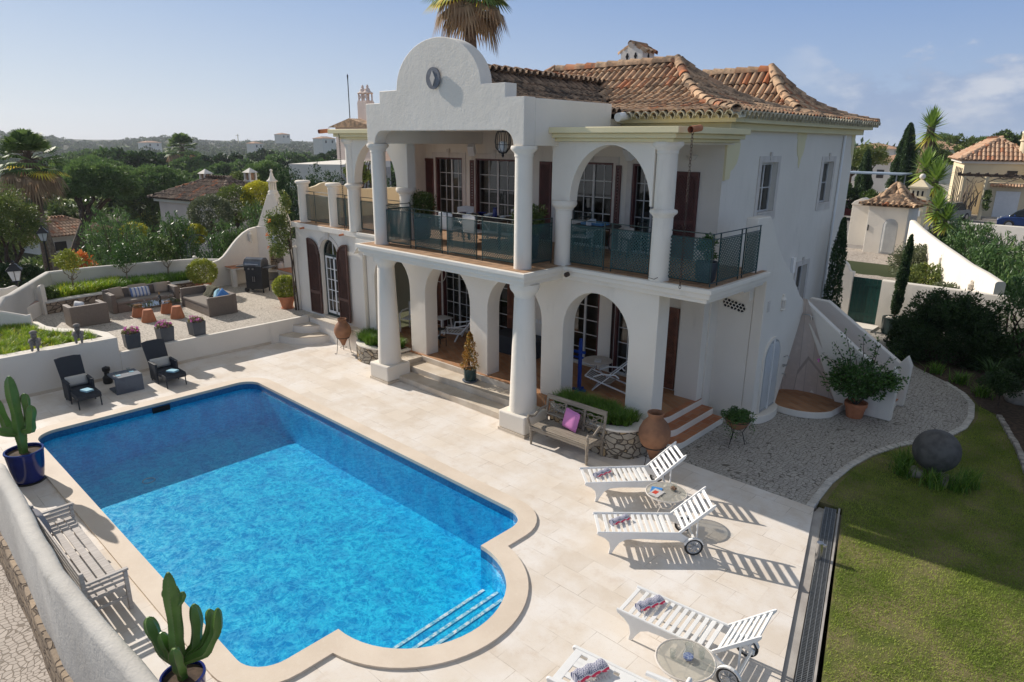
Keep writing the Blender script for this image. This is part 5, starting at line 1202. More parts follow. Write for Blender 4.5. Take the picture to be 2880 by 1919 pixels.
def blades(name,pts,h,w,mat,parent=None,seed=0,lean=.6,nseg=3,col=None,curve=1.0,W=False,off=(0,0,0)):
    """strap leaves / grass: bent tapering ribbons rising from the points"""
    rg = np.random.default_rng(seed); pts = np.asarray(pts,float); n = len(pts); a = rg.uniform(0,2 * pi,n); ln = rg.uniform(.2,1,n) * lean; hh = h * rg.uniform(.6,1.15,n)
    d = np.stack([np.cos(a),np.sin(a)],1); s_ = np.stack([-np.sin(a),np.cos(a)],1); V_ = np.zeros((n,(nseg) * 2 + 1,3))
    for i in range(nseg + 1):
        t = i / nseg; out = ln * hh * t ** (1 + curve * .7); z = hh * (t - curve * .35 * ln * t ** 2.4); ww = w * (1 - t) ** .6
        c = np.zeros((n,3)); c[:,:2] = pts[:,:2] + d * out[:,None]; c[:,2] = pts[:,2] + z
        if i < nseg:
            o_ = np.zeros((n,3)); o_[:,:2] = s_ * (ww / 2 if np.ndim(ww) else ww / 2); V_[:,2 * i] = c - o_; V_[:,2 * i + 1] = c + o_
        else: V_[:,2 * nseg] = c
    nv = 2 * nseg + 1; V_ = V_.reshape(-1,3) - np.array(off); F = []
    base = np.arange(n)[:,None] * nv; quads = np.concatenate([base + np.array([[2 * i,2 * i + 1,2 * i + 3,2 * i + 2]]) for i in range(nseg - 1)],0) if nseg > 1 else np.zeros((0,4),int); tris = base + np.array([[2 * nseg - 2,2 * nseg - 1,2 * nseg]])
    me = bpy.data.meshes.new(name); me.vertices.add(len(V_)); me.vertices.foreach_set('co',V_.ravel()); li = np.concatenate([quads.ravel(),tris.ravel()]).astype(np.int32); me.loops.add(len(li)); me.loops.foreach_set('vertex_index',li)
    nq,nt = len(quads),len(tris); me.polygons.add(nq + nt); ls = np.concatenate([np.arange(nq) * 4,nq * 4 + np.arange(nt) * 3]).astype(np.int32); me.polygons.foreach_set('loop_start',ls); me.polygons.foreach_set('loop_total',np.concatenate([np.full(nq,4),np.full(nt,3)]).astype(np.int32))
    cv = rg.uniform(0,1,n) if col is None else np.clip(np.asarray(col) + rg.normal(0,.12,n),0,1); at_ = me.attributes.new('rnd','FLOAT','FACE'); at_.data.foreach_set('value',np.concatenate([np.tile(cv,nseg - 1),cv]))
    me.materials.append(mat); me.update(calc_edges=True); o = bpy.data.objects.new(name,me); COL.objects.link(o)
    if parent is not None: o.parent = parent
    return o
def inpoly(P,poly):
    x,y = P[:,0],P[:,1]; r = np.zeros(len(P),bool); n = len(poly)
    for i in range(n):
        x1,y1 = poly[i]; x2,y2 = poly[(i + 1) % n]; c = ((y1 > y) != (y2 > y)) & (x < (x2 - x1) * (y - y1) / (y2 - y1 + 1e-12) + x1); r ^= c
    return r
def scatter(poly,n,z=0.,seed=0):
    rg = np.random.default_rng(seed); a = np.array(poly); lo,hi = a.min(0),a.max(0); out = []
    P = rg.uniform(lo,hi,(n,2)); P = P[inpoly(P,poly)]; return np.column_stack([P,np.full(len(P),z)])
def tufts(poly,nt,per,z,rad,seed=0):
    rg = np.random.default_rng(seed); c = scatter(poly,nt,z,seed); k = np.repeat(np.arange(len(c)),per); P = c[k].copy(); a = rg.uniform(0,2 * pi,len(P)); r = rad * np.sqrt(rg.uniform(0,1,len(P))); P[:,0] += r * np.cos(a); P[:,1] += r * np.sin(a)
    cv = rg.uniform(.1,.9,len(c))[k]; return P,cv
# ------------------------------------------------------------ lawn and ground cover
lw = [(-.62,3.2),(1.6,6),(1.6,13.2),(-.45,14.2),(-.9,16.2),(-1.3,17.6),(-1.62,18.3),(-1.95,18.75),(-1.82,17.7),(-1.82,16.9),(-2.01,16.1),(-2.33,15.5),(-2.65,14.85),(-2.93,14.0),(-3.07,13.2),(-3.10,12.2),(-3.05,11.45),(-2.74,11.42)]
P = scatter(lw,330000,-.012,5); rg_ = np.random.default_rng(9)
nz = np.sin(P[:,0] * 2.1 + np.sin(P[:,1] * 1.3) * 2) * np.sin(P[:,1] * 1.7 + np.sin(P[:,0] * 2.3) * 1.6)
nz2 = np.sin(P[:,0] * 6.3 + P[:,1] * 2.1) * np.sin(P[:,1] * 5.1 - P[:,0] * 3.3); keep = rg_.uniform(0,1,len(P)) < np.clip(.80 - .45 * nz - .15 * nz2,.22,1)
P = P[keep]; cvl = np.clip(.38 + .30 * nz[keep] + .10 * nz2[keep],0,1)
struct(blades('lawn_grass',P,.034,.0065,M['l_lawn'],seed=3,lean=1.0,nseg=2,col=cvl),'stuff')
def strap(name,label,poly,nt,per,z,h,w,mat,seed,rad=.06,lean=.9,kind='stuff',seg=3):
    P,cv = tufts(poly,nt,per,z,rad,seed); o = blades(name,P,h,w,mat,seed=seed,lean=lean,col=cv,nseg=seg)
    o['kind'] = kind; o['label'] = label; return o
strap('grass_bed','dense grass in the raised planter',pl_in,420,26,.98,.20,.014,M['l_grass_y'],11)
strap('strap_leaf_bed','strap leaves in the long bed',[(-25.2,5.4),(-25.25,7.2),(-26.2,7.6),(-26.35,5.9)],170,30,.97,.42,.030,M['l_grass_y'],12,.12)
strap('strap_leaf_bed','darker strap leaves in the long bed',[(-25.15,6.9),(-25.15,10.0),(-25.8,10.1),(-26.3,7.3)],260,30,.97,.38,.024,M['l_grass'],13,.12)
# ------------------------------------------------------------ low shrub by bench
shrub('low_shrub','dark small leaved shrub at the bench end of the long bed','shrub',(-25.35,5.25,.95),(.5,.35,.25),2600,.07,M['l_box'],20,seed=21,stem=False)
# small trees in the long bed
for i,(x,y,h,lab,mt,R) in enumerate(((-25.6,6.05,2.5,'small tree with yellowish leaves and thin forked trunk in the long bed','l_ball',.42),(-25.75,7.75,2.6,'small dark leaved tree in the middle of the long bed','l_mag',.55),(-25.75,9.15,2.35,'slim small tree in the long bed nearest the fireplace wall','l_box',.38))):
    t = thing('small_tree',lab,'tree',(x,y,.95),0,'young trees of the long bed'); m = MB().tube([(0,0,-.02),(.02,0,.3),(0,.02,.55)],[.035,.028,.024],7); branchy(m,(0,.02,.5),[(R * .7 * cos(a),R * .7 * sin(a),.95 + .15 * sin(3 * a)) for a in (0.3,1.6,2.9,4.2,5.4)],.018,.005,i); m.build('trunk',M['bark_pale'],t)
    P,N_,cv = clump_pts(1500,(R,R,.55),16,.2,30 + i); P[:,2] += 1.15; leaves_obj('crown',P,.085,M[mt],t,2.4,seed=i,col=cv,Nrm=N_)
# ------------------------------------------------------------ oleanders behind the boundary wall
def oleander(label,x,y,z0,R,n,seed,group='oleanders behind the boundary wall',s=.17):
    t = thing('oleander',label,'shrub',(x,y,z0),0,group); rg = np.random.default_rng(seed); P,N_,cv = clump_pts(n,R,70,R[0] * .30,seed,-.7); P[:,2] += R[2] * 1.02
    leaves_obj('foliage',P,s,M['l_ole'],t,4.6,(0,0,1,.42),seed=seed,col=cv)
    # shoots standing out of the top
    m = MB(); tips = []
    for i in range(26):
        a = rg.uniform(0,2 * pi); q = rg.uniform(.2,.95); b = Vector((R[0] * q * cos(a) * .8,R[1] * q * sin(a) * .8,R[2] * (1.0 + .9 * sqrt(max(0,1 - q * q))))); e = b + Vector((cos(a) * .12,sin(a) * .12,rg.uniform(.15,.5))); m.tube([(b * .55)[:],b[:],e[:]],[.012,.008,.004],4)
        for k in range(22): f = k / 22; p = b.lerp(e,f); tips.append((p.x + rg.normal(0,.05),p.y + rg.normal(0,.05),p.z + rg.normal(0,.03)))
    branchy(m,(0,0,0),[(R[0] * .5 * cos(a),R[1] * .5 * sin(a),R[2]) for a in np.linspace(0,6,7)],.04,.012,seed); m.build('stem',M['bark'],t)
    leaves_obj('shoot',np.array(tips),s * .9,M['l_ole'],t,5,(0,0,1,.55),seed=seed + 1); return t
oleander('largest glossy oleander behind the boundary wall, left of the others',-29.0,8.55,-1.2,(2.05,1.35,2.35),11000,41)
oleander('broad oleander in the middle of the row behind the boundary wall',-29.0,10.9,-1.2,(1.5,1.15,2.1),8500,42)
oleander('oleander beside the green trellis arch, behind the swooping wall',-27.6,12.3,-1.0,(1.2,1.1,1.85),6500,43)
oleander('tall oleander close behind the fireplace chimney',-27.4,13.6,-1.0,(1.3,1.1,2.2),6500,44)
oleander('oleander low between the two larger ones',-30.3,9.9,-1.5,(1.2,1.0,1.9),5000,45)
# trellis arch
t = thing('trellis_arch','thin green metal garden arch behind the swooping wall','garden arch',(-26.9,10.85,.3))
m = MB()
for y in (-.42,.42):
    for x in (-.14,.14): m.tube([(x,y,0),(x,y,1.65)] + [(x,y * cos(a),1.65 + .45 * sin(a)) for a in np.linspace(.2,pi / 2,6)],.014,6)
for zz in (.5,.9,1.3,1.65): 
    for y in (-.42,.42): m.tube([(-.14,y,zz),(.14,y,zz)],.008,5)
m.tube([(-.14,-.42,1.0),(-.14,.42,1.0)],.01,5); m.build('frame',M['green_metal'],t)
# lanterns on posts
def street_lamp(label,x,y,z0,h,s,gl='street lamps beyond the boundary wall'):
    t = thing('street_lamp',label,'street lamp',(x,y,z0),.5,gl); m = MB().lathe([(.07,0),(.07,.3),(.04,.4),(.032,h - .12),(.05,h - .08),(.03,h)],n=12); m.build('post',M['black_iron'],t)
    q = MB()
    for i in range(4):
        a = pi / 4 + pi / 2 * i; q.beam((.10 * s * cos(a) * 1.0,.10 * s * sin(a),h),(.19 * s * cos(a),.19 * s * sin(a),h + .34 * s),.016,.016)
    q.lathe([(.16 * s,0),(.14 * s,.02)],(0,0,h - .01),4,M=T(rz=0)); q.lathe([(.31 * s,.34 * s),(.30 * s,.37 * s),(.17 * s,.47 * s),(.13 * s,.53 * s),(.05 * s,.57 * s),(.06 * s,.61 * s),(.02 * s,.66 * s),(0,.68 * s)],(0,0,h),4); q.build('lantern_frame',M['black_iron'],t,ang=20)
    MB().lathe([(.12 * s,.01),(.245 * s,.335 * s)],(0,0,h),4,caps=False).build('lantern_glass',M['lamp_glass'],t,ang=10); return t
street_lamp('black lantern close behind the plaster bench',-26.0,4.62,-1.5,3.08,1.0)
street_lamp('black lantern on a tall thin post in front of the big pine trunk',-32.6,6.98,-2.2,4.15,.95)
# ------------------------------------------------------------ ball shrubs in pots
def ball(label,x,y,z,R,potm=True,seed=0,mat='l_ball',ph=.42,pr=.26):
    t = thing('ball_shrub',label,'potted shrub',(x,y,z)); 
    if potm:
        m = MB().lathe([(pr * .62,0),(pr * .95,ph * .78),(pr * 1.05,ph * .79),(pr * 1.08,ph),(pr * .96,ph),(pr * .92,ph * .88),(0,ph * .88)],n=28); m.build('pot',M['terracotta'],t)
        MB().lathe([(pr * .75,.0),(pr * .8,.03),(pr * .75,.035)],n=24).build('saucer',M['terracotta'],t)
    P,N_,cv = ball_pts(5200,R,seed); P[:,2] += ph + R * .72; leaves_obj('foliage',P,.062,M[mat],t,2.,seed=seed,col=cv,Nrm=N_)
    branchy(MB(),(0,0,ph * .8),[(R * .5 * cos(a),R * .5 * sin(a),ph + R * .8) for a in np.linspace(0,5.5,6)],.015,.004,seed).build('stem',M['bark'],t); return t
ball('round yellow green shrub in a terracotta pot by the arched door',-20.1,11.0 - .28,.65,.42,seed=51)
ball('round golden shrub in a pot behind the right wicker seat',-24.2,9.75,.65,.52,seed=52)
# climbing shrub at the wing corner
t = thing('climbing_shrub','tall loose climbing shrub with pale blooms on the corner of the left wing','shrub',(-19.66,10.78,.65)); m = MB().tube([(0,0,0),(.05,-.04,.8),(0,0,1.6),(-.05,-.05,2.4),(-.2,-.1,3.2)],[.035,.03,.028,.02,.01],6); m.tube([(.08,.05,0),(.0,.06,1.0),(.08,0,2.0),(.05,0,2.9)],[.025,.022,.018,.01],6)
branchy(m,(0,0,2.0),[(-.5,-.4,2.6),(-.6,-.2,3.0),(-.3,-.1,3.6),(.1,0,3.4),(-.5,-.3,2.2)],.015,.004,3); m.build('stem',M['bark'],t)
Pa,Na,ca = clump_pts(3600,(.52,.48,.95),40,.24,55); Pa += np.array([-.28,-.22,2.45]); Pb,Nb,cb_ = clump_pts(900,(.24,.24,.6),14,.14,56); Pb += np.array([-.12,-.05,3.35])
leaves_obj('foliage',np.vstack([Pa,Pb]),.085,M['l_olive'],t,2.8,seed=5,col=np.concatenate([ca,cb_]),droop=.4)
rgx = np.random.default_rng(3); Pk = np.array([[-.2,-.65,2.5],[-.5,-.5,2.05],[-.1,-.6,2.95],[-.55,-.35,2.7]]); Pk = np.repeat(Pk,12,0) + rgx.normal(0,.03,(48,3)); leaves_obj('bloom',Pk,.05,M['l_red'],t,1.2,seed=6)
# ------------------------------------------------------------ broad hedge, gate wall plants, right-hand side
# gate wall
gw = thing('gate_wall','white wall with rounded top and a stepped curved end beside the green gate','wall',(-5,25,0))
wallsec(refine([(-6.0,25.02),(-4.5,25.02),(-3.0,25.02),(-1.0,25.02)],.5),.11,-.05,1.62,.05).build('wall',M['white'],gw,W=True,ang=60)
Pg = [(-8.6,0),(-8.6,2.62),(-8.3,2.60),(-7.7,2.42),(-7.50,2.30),(-7.40,2.12)] + arc(-7.42,1.86,.30,.25,85,8,8) + [(-7.06,1.78),(-6.93,1.76),(-6.93,0)]
MB().prism(Pg,24.92,25.14,'y').build('stepped_wall',M['white'],gw,W=True,bevel=.02)
gt = thing('garden_gate','dark green plank gate in the white wall','gate',(-6.47,25.0,0)); m = MB()
for i in range(7): m.box(-.45 + i * .1286,-.02,.04,-.45 + (i + 1) * .1286 - .006,.02,1.60)
for zz in (.3,1.35): m.box(-.45,-.035,zz,.45,-.021,zz + .08)
m.build('boards',M['gate_green'],gt,smooth=False); MB().tube([(.36,-.03,.86),(.36,-.07,.86),(.28,-.07,.86)],.012,6).build('handle',M['black_iron'],gt)
MB().box(-.62,-1.1,0,.62,-.15,.05).build('door_step',M['white'],gt,smooth=False)
# yard wall running up to the gatehouse
yl = refine([(-2.75,25.0),(-3.3,26.3),(-4.0,27.7),(-4.7,29.4),(-6.0,32.5),(-7.3,35.8),(-8.45,39.0)],.8); n = len(yl)
yw_ = thing('yard_wall','long sloping white wall climbing towards the gatehouse','wall',(-5,30,0)); wallsec(yl,.14,-.1,2.2,.07,[2.02 + (y - 25) / 14 * .36 for x,y in yl]).build('wall',M['white'],yw_,W=True,ang=60)
wall_lamp('white wall lantern on the sunlit part of the yard wall',(-5.47,30.9,1.45),radians(65),1.0); wall_lamp('white wall lantern on the shaded part of the yard wall, nearest the gate',(-3.75,26.75,1.25),radians(65),1.0)
# gatehouse
gh = thing('gatehouse','small square white gatehouse with a curved tiled roof and arched louvre door','outbuilding',(-9.8,40,.5)); MB().box(-10.62,39.1,.2,-8.75,41.2,3.0).build('wall',M['white'],gh,W=True,smooth=False,bevel=.02)
dpl = [(-9.82,.52),(-9.82,1.95)] + arc(-9.46,1.95,.36,.38,180,0,14)[1:-1] + [(-9.10,1.95),(-9.10,.52)]
MB().prism(dpl,39.06,39.099,'y').build('louvre_door',M['grey_plastic'],gh,W=True,smooth=False); m = MB(); z = .62
while z < 2.26:
    h = .31 if z < 1.95 else .31 * sqrt(max(0,1 - ((z - 1.95) / .36) ** 2)); m.add([(-9.46 - h,39.055,z + .045),(-9.46 + h,39.055,z + .045),(-9.46 + h,39.02,z),(-9.46 - h,39.02,z)],[(0,1,2,3),(3,2,1,0)]); z += .058
m.build('louvre',M['white_paint'],gh,W=True,smooth=False)
m = MB(); cx,cy,hw = -9.69,40.15,1.28; RG = rnd
def ghz(t): return 2.98 + 1.05 * prof(t / hw)
for side in range(4):
    nn_ = 10
    for i in range(nn_):
        s = -hw + 2 * hw * (i + .5) / nn_; t = -.04
        while t < hw - abs(s):
            ang = side * pi / 2; x,y = -hw + t,s; X,Y = x * cos(ang) - y * sin(ang),x * sin(ang) + y * cos(ang); sl_ = atan2(ghz(min(hw,t + .34)) - ghz(max(0,t)),.34); m.col = min(1,max(0,RG.gauss(.5,.25))); tile(m,cx + X,cy + Y,ghz(max(0,t)),ang,sl_ - .03,.42,.125,.105); t += .33
for k_ in range(4):
    a = pi / 4 + k_ * pi / 2; caps(m,[(cx + sqrt(2) * (hw + .05 - t) * cos(a),cy + sqrt(2) * (hw + .05 - t) * sin(a),ghz(t)) for t in (0,.4,.8,1.28)],.15)
m.build('roof_tiles',M['roof'],gh,W=True,attr=True,ang=60); 
m = MB(); m.add([(cx - hw,cy - hw,2.95),(cx + hw,cy - hw,2.95),(cx + hw,cy + hw,2.95),(cx - hw,cy + hw,2.95),(cx,cy,3.9)],[(0,1,4),(1,2,4),(2,3,4),(3,0,4),(3,2,1,0)]); m.build('roof',M['roof_dark'],gh,W=True,smooth=False)
m = MB().box(-12.2,41.6,.2,-11.2,42.2,2.75); m.prism([(-12.25,2.75),(-11.15,2.75),(-11.3,2.95),(-11.7,3.15),(-12.1,2.95)],41.5,42.3,'y'); m.box(-11.2,41.7,.2,-10.63,42.0,2.5); m.build('gate_pier',M['white'],gh,W=True,smooth=False,bevel=.02)
MB().box(-10.55,39.07,1.65,-10.5,39.1,1.95).build('letter_slot',M['dark'],gh,W=True,smooth=False)
MB().box(-11.2,43.6,.4,-10.2,44.2,3.6).build('rear_pier',M['white'],gh,W=True,smooth=False)
# ball-topped tower pier
tp = thing('gate_pillar','cream pillar with pierced lantern top and stone ball beyond the gatehouse','gate pillar',(-10.1,47,.5)); m = MB().box(-.42,-.42,0,.42,.42,2.35); m.box(-.52,-.52,2.35,.52,.52,2.5); m.box(-.45,-.45,2.5,.45,.45,3.05); m.box(-.55,-.55,3.05,.55,.55,3.15); m.add([(-.5,-.5,3.15),(.5,-.5,3.15),(.5,.5,3.15),(-.5,.5,3.15),(0,0,3.6)],[(0,1,4),(1,2,4),(2,3,4),(3,0,4)]); m.build('pillar',M['villa_yellow'],tp,smooth=False)
MB().ball((0,0,3.72),.17).build('ball',M['white'],tp); m = MB()
for x in (-.25,0,.25): m.box(x - .05,-.455,2.6,x + .05,-.45,2.9)
m.build('slot',M['dark'],tp,smooth=False); MB().box(-.2,-.44,1.4,.3,-.42,1.75).build('sign_plate',M['white_paint'],tp,smooth=False)
# green tubs with twisted cypress
def slim_cypress(label,x,y,pot,h,lean,seed,r=.17,pot_h=.55):
    t = thing('slim_cypress',label,'cypress',(x,y,0),0,None); z0 = pot_h if pot else 0
    if pot: MB().lathe([(.30,0),(.33,.1),(.34,pot_h),(.31,pot_h),(.30,pot_h - .04),(0,pot_h - .04)],n=28).build('pot',M['glaze_green'],t); m = MB(); rg = random.Random(seed); [m.ball((rg.uniform(-.22,.22),rg.uniform(-.22,.22),pot_h - .03),rg.uniform(.02,.035),6,4) for _ in range(60)]; m.build('pebbles',M['white'],t)
    rg = np.random.default_rng(seed); n = 5200; f = rg.uniform(0,1,n) ** .9; prof_ = np.sin(np.clip(f * .93 + .07,0,1) * pi) ** .38 * r * (1.08 - .35 * f); a = rg.uniform(0,2 * pi,n); rr2 = prof_ * (rg.uniform(.55,1.08,n)) * (1 + .13 * np.sin(f * 19 + a * 2 + seed)); P = np.stack([rr2 * np.cos(a) + lean[0] * f,rr2 * np.sin(a) + lean[1] * f,z0 + .12 + f * (h - z0 - .12)],1)
    leaves_obj('foliage',P,.095,M['l_cyp'],t,2.6,(0,0,1,.5),seed=seed,col=.5 + .35 * np.sin(f * 30 + a)); MB().tube([(0,0,z0 - .1),(lean[0] * .3,lean[1] * .3,z0 + (h - z0) * .4),(lean[0] * .8,lean[1] * .8,h * .85)],[.03,.02,.008],6).build('trunk',M['bark'],t); return t
slim_cypress('slim twisted cypress in a green tub beside the garden gate',-5.32,24.3,True,3.25,(.06,.15),61)
slim_cypress('slim cypress against the house side wall left of the gate',-6.05,20.0,False,4.05,(.0,.1),62,.24)
# clipped dark bush behind the path
shrub('broad_bush','big dark clipped bush like a low cone in front of the gate wall','bush',(-3.45,22.4,0),(1.75,1.5,1.95),46000,.085,M['l_hedge'],150,.30,63,stem=False,zc=.15,zmin=-.1)
# three rounded grey shrubs in the yard
for i,(x,y,R,lab,mt) in enumerate(((-6.9,33.6,1.25,'large loose grey green shrub nearest the gatehouse','l_grey'),(-5.7,30.6,1.05,'rounded green shrub in the middle of the yard wall row','l_ball'),(-4.7,28.0,.95,'dark rounded shrub of the yard wall row, nearest the gate wall','l_grey'))):
    shrub('yard_shrub',lab,'shrub',(x,y,rampz(y) - .1),(R,R * .8,R * .72),5200,.11,M[mt if i != 1 else 'l_olive'],40,R * .28,64 + i,group='shrubs along the yard wall')

# oleander hedge right of the yard wall
for i,(x,y,R,h,lab) in enumerate(((-1.9,27.0,1.6,1.6,'oleander mass pressed against the near end of the yard wall'),(-3.3,30.6,1.7,1.75,'oleander mass behind the middle of the yard wall'),(-5.2,35.0,1.6,1.7,'oleander mass behind the far end of the yard wall'),(-7.0,40.6,1.3,1.5,'oleander right beside the gatehouse'))):
    oleander(lab,x,y,.0,(R,R,h * .8),6500,70 + i,'oleanders behind the yard wall',.2)
def hedge_block(label,x,y,R,n,seed,mat='l_ole',s=.15,cat='hedge',z0=0,asp=4.4,nm='oleander_hedge'):
    t = thing(nm,label,cat,(x,y,z0),0,'hedge along the right side'); P,N_,cv = clump_pts(n,R,90,min(R) * .3,seed,-.9); P[:,2] += R[2] * .9; k = P[:,2] > 0; leaves_obj('foliage',P[k],s,M[mat],t,asp,(0,0,1,.35),seed=seed,col=cv[k]); branchy(MB(),(0,0,0),[(R[0] * .5 * cos(a),R[1] * .5 * sin(a),R[2]) for a in np.linspace(0,6,7)],.05,.015,seed).build('stem',M['bark'],t); return t
hedge_block('dark oleander thicket at the right edge behind the soil bed',0.35,19.6,(1.7,2.2,1.75),15000,81)
hedge_block('sunlit oleander thicket by the metal stair rail',-.4,24.2,(1.6,2.0,1.55),12000,82)
hedge_block('thin leaning oleander at the end of the gate wall',-1.9,23.1,(.7,.9,1.6),3400,83)
hedge_block('dark oleander thicket nearest the camera at the right edge',1.9,16.9,(1.5,2.0,1.5),9000,84)
hedge_block('far oleander thicket beyond the metal stair rail',0.6,28.5,(2.6,2.6,1.3),9000,85)
# metal rail
m = MB().tube([(-.55,26.6,1.2),(-.42,26.6,2.1),(-.1,26.62,2.5),(.2,26.64,2.72),(.42,26.66,2.70),(.46,26.66,2.55)],.03,8); tag(m.build('outdoor_shower',M['steel']),'curved bright metal pipe standing among the oleanders','outdoor shower')
# clumps along the path edge, small shrubs, rock
for i,(x,y,h,nb,lab) in enumerate(((-3.3,20.75,.30,90,'grassy clump at the foot of the dark bush, nearest the stair pillar'),(-2.62,20.25,.34,120,'grassy clump where the soil bed meets the path bend'),(-2.02,19.55,.36,120,'grassy clump in front of the white flowered shrub'),(-4.55,22.2,.34,120,'yellowish grassy clump beside the green tub'),(-4.3,21.5,.3,80,'small grassy clump between stair and dark bush'))):
    t = thing('lily_clump',lab,'plant',(x,y,0),0,'strap leaved clumps along the path'); rgx = np.random.default_rng(i); P = np.column_stack([rgx.normal(0,.10,nb),rgx.normal(0,.10,nb),np.zeros(nb)]); blades('leaves',P,h * 1.15,.028,M['l_grass'],t,seed=90 + i,lean=1.2,nseg=4)
shrub('flowering_shrub','low shrub with small white flowers at the edge of the dark thicket','shrub',(-1.55,20.6,0),(.5,.5,.45),2600,.07,M['l_hedge'],22,seed=95)
shrub('small_bush','small dark bush on a thin stem at the corner of the path','bush',(-1.62,18.75,0),(.52,.45,.36),3600,.06,M['l_hedge'],26,seed=96,zc=.62,stemh=.4,zmin=-.6)
t = thing('sago_plant','dark palm like plant with arching fronds in the soil bed','plant',(-2.05,21.1,0)); rgx = np.random.default_rng(7); blades('leaves',np.column_stack([rgx.normal(0,.05,60),rgx.normal(0,.05,60),np.zeros(60)]),.75,.05,M['l_mag'],t,seed=97,lean=1.2,nseg=4)
m = MB(); rgx = random.Random(5)
def rock(label,x,y,z,r,seed):
    rg = random.Random(seed); m = MB().ball((0,0,r[2] * .5),r,12,8); m.v = [(p[0] * (1 + rg.uniform(-.14,.14)),p[1] * (1 + rg.uniform(-.14,.14)),p[2] * (1 + rg.uniform(-.16,.16))) for p in m.v]; o = m.build('rock',M['rock'],ang=60); o.location = (x,y,z); return tag(o,label,'rock')
rock('rough pale rock lying on the soil near the small dark bush',-1.3,19.6,0,(.30,.22,.22),2)
# stone sphere
so = MB().ball((0,0,.48),.40,40,28).build('stone_ball',M['sphere']); so.location = (-1.93,13.82,.04); tag(so,'large dark stone ball on the lawn among grass tufts','stone ball')
for i,(x,y,r,lab) in enumerate(((-2.17,13.62,(.17,.13,.13),'white rock under the stone ball, on its terrace side'),(-1.66,13.62,(.17,.15,.13),'white rock under the stone ball, on its hedge side'),(-1.9,14.05,(.15,.13,.11),'small rock hidden behind the foot of the stone ball'))): rock(lab,x,y,-.02,r,20 + i)
for i,(x,y,lab) in enumerate(((-2.42,13.95,'tall grass tuft close against the terrace side of the stone ball'),(-2.33,13.5,'grass tuft in front of the white rock on the terrace side of the ball'),(-1.82,13.38,'grass tuft between the two white rocks'),(-1.45,13.52,'grass tuft on the hedge side of the stone ball, in front'),(-1.36,13.85,'grass tuft behind the stone ball on the hedge side'))):
    t = thing('grass_tuft',lab,'plant',(x,y,0),0,'grass tufts around the stone ball'); rgx = np.random.default_rng(100 + i); nb = 130; blades('leaves',np.column_stack([rgx.normal(0,.08,nb),rgx.normal(0,.08,nb),np.zeros(nb)]),.40,.018,M['l_grass'],t,seed=110 + i,lean=.9,nseg=4)
# villa beds
def bed(name,label,front,top,z1,seed,nt,gh_=.30):
    b_ = thing(name,label,'planting bed',(front[0][0],front[0][1],0)); n_ = len(front); MB().prism(front,-.02,z1 - .05).build('stone_face',M['rubble'],b_,W=True,ang=60)
    MB().prism(front,z1 - .049,z1).build('coping',M['white'],b_,W=True,smooth=False,bevel=.01); MB().prism(top,z1,z1 + .004).build('soil',M['soil'],b_,W=True,smooth=False)
    P,cv = tufts(top,nt,34,z1,.05,seed); o = blades('grass_border',P,gh_,.014,M['l_grass'],seed=seed,lean=1.0,col=cv); struct(o,'stuff')
f = [(-8.55,11.04),(-8.55,10.45),(-8.2,10.25),(-7.3,10.17)] + arc(-6.95,10.75,.62,.60,265,362,14) + [(-6.42,11.04)]
bed('curved_planting_bed','curved rubble stone bed with white rim behind the teak bench',f,[(-8.45,11.0),(-8.45,10.5),(-8.1,10.36),(-7.3,10.30),(-6.9,10.32),(-6.62,10.5),(-6.62,10.9),(-7.1,11.0)],.62,121,230,.27)
f = [(-16.0,11.04),(-16.0,10.6)] + arc(-15.2,10.75,.72,.52,200,300,10) + [(-14.6,10.42),(-14.03,10.55),(-14.03,11.04)]
bed('round_planting_bed','rounded rubble stone bed with grass behind the left column',f,[(-15.85,11.0),(-15.8,10.55),(-15.2,10.4),(-14.7,10.5),(-14.15,10.7),(-14.15,11.0)],.50,122,150,.34)
# ============================================================ OBJECTS
def cushion(label,x,y,z,w,h,t_,rz,tilt,mat,name='cushion',group=None,roll=0):
    m = MB(); n = 10; vs = []
    for s_ in (1,-1):
        for j in range(n + 1):
            for i in range(n + 1):
                u,v = i / n * 2 - 1,j / n * 2 - 1; e = (1 - u ** 4) * (1 - v ** 4); pinch = 1 - .07 * (u * u + v * v) + .07 * (abs(u * v)) 
                vs.append((u * w / 2 * pinch,s_ * t_ / 2 * e ** .5,h / 2 + v * h / 2 * pinch))
    N1 = (n + 1) ** 2; fs = []
    for j in range(n):
        for i in range(n):
            a = j * (n + 1) + i; fs.append((a,a + 1,a + n + 2,a + n + 1)[::-1]); fs.append((N1 + a,N1 + a + n + 1,N1 + a + n + 2,N1 + a + 1)[::-1])
    m.add(vs,fs,Matrix.Rotation(tilt,4,'X') @ Matrix.Rotation(roll,4,'Y')); o = m.build(name,mat,ang=80); o.location = (x,y,z); o.rotation_euler = (0,0,rz); return tag(o,label,'cushion',group)
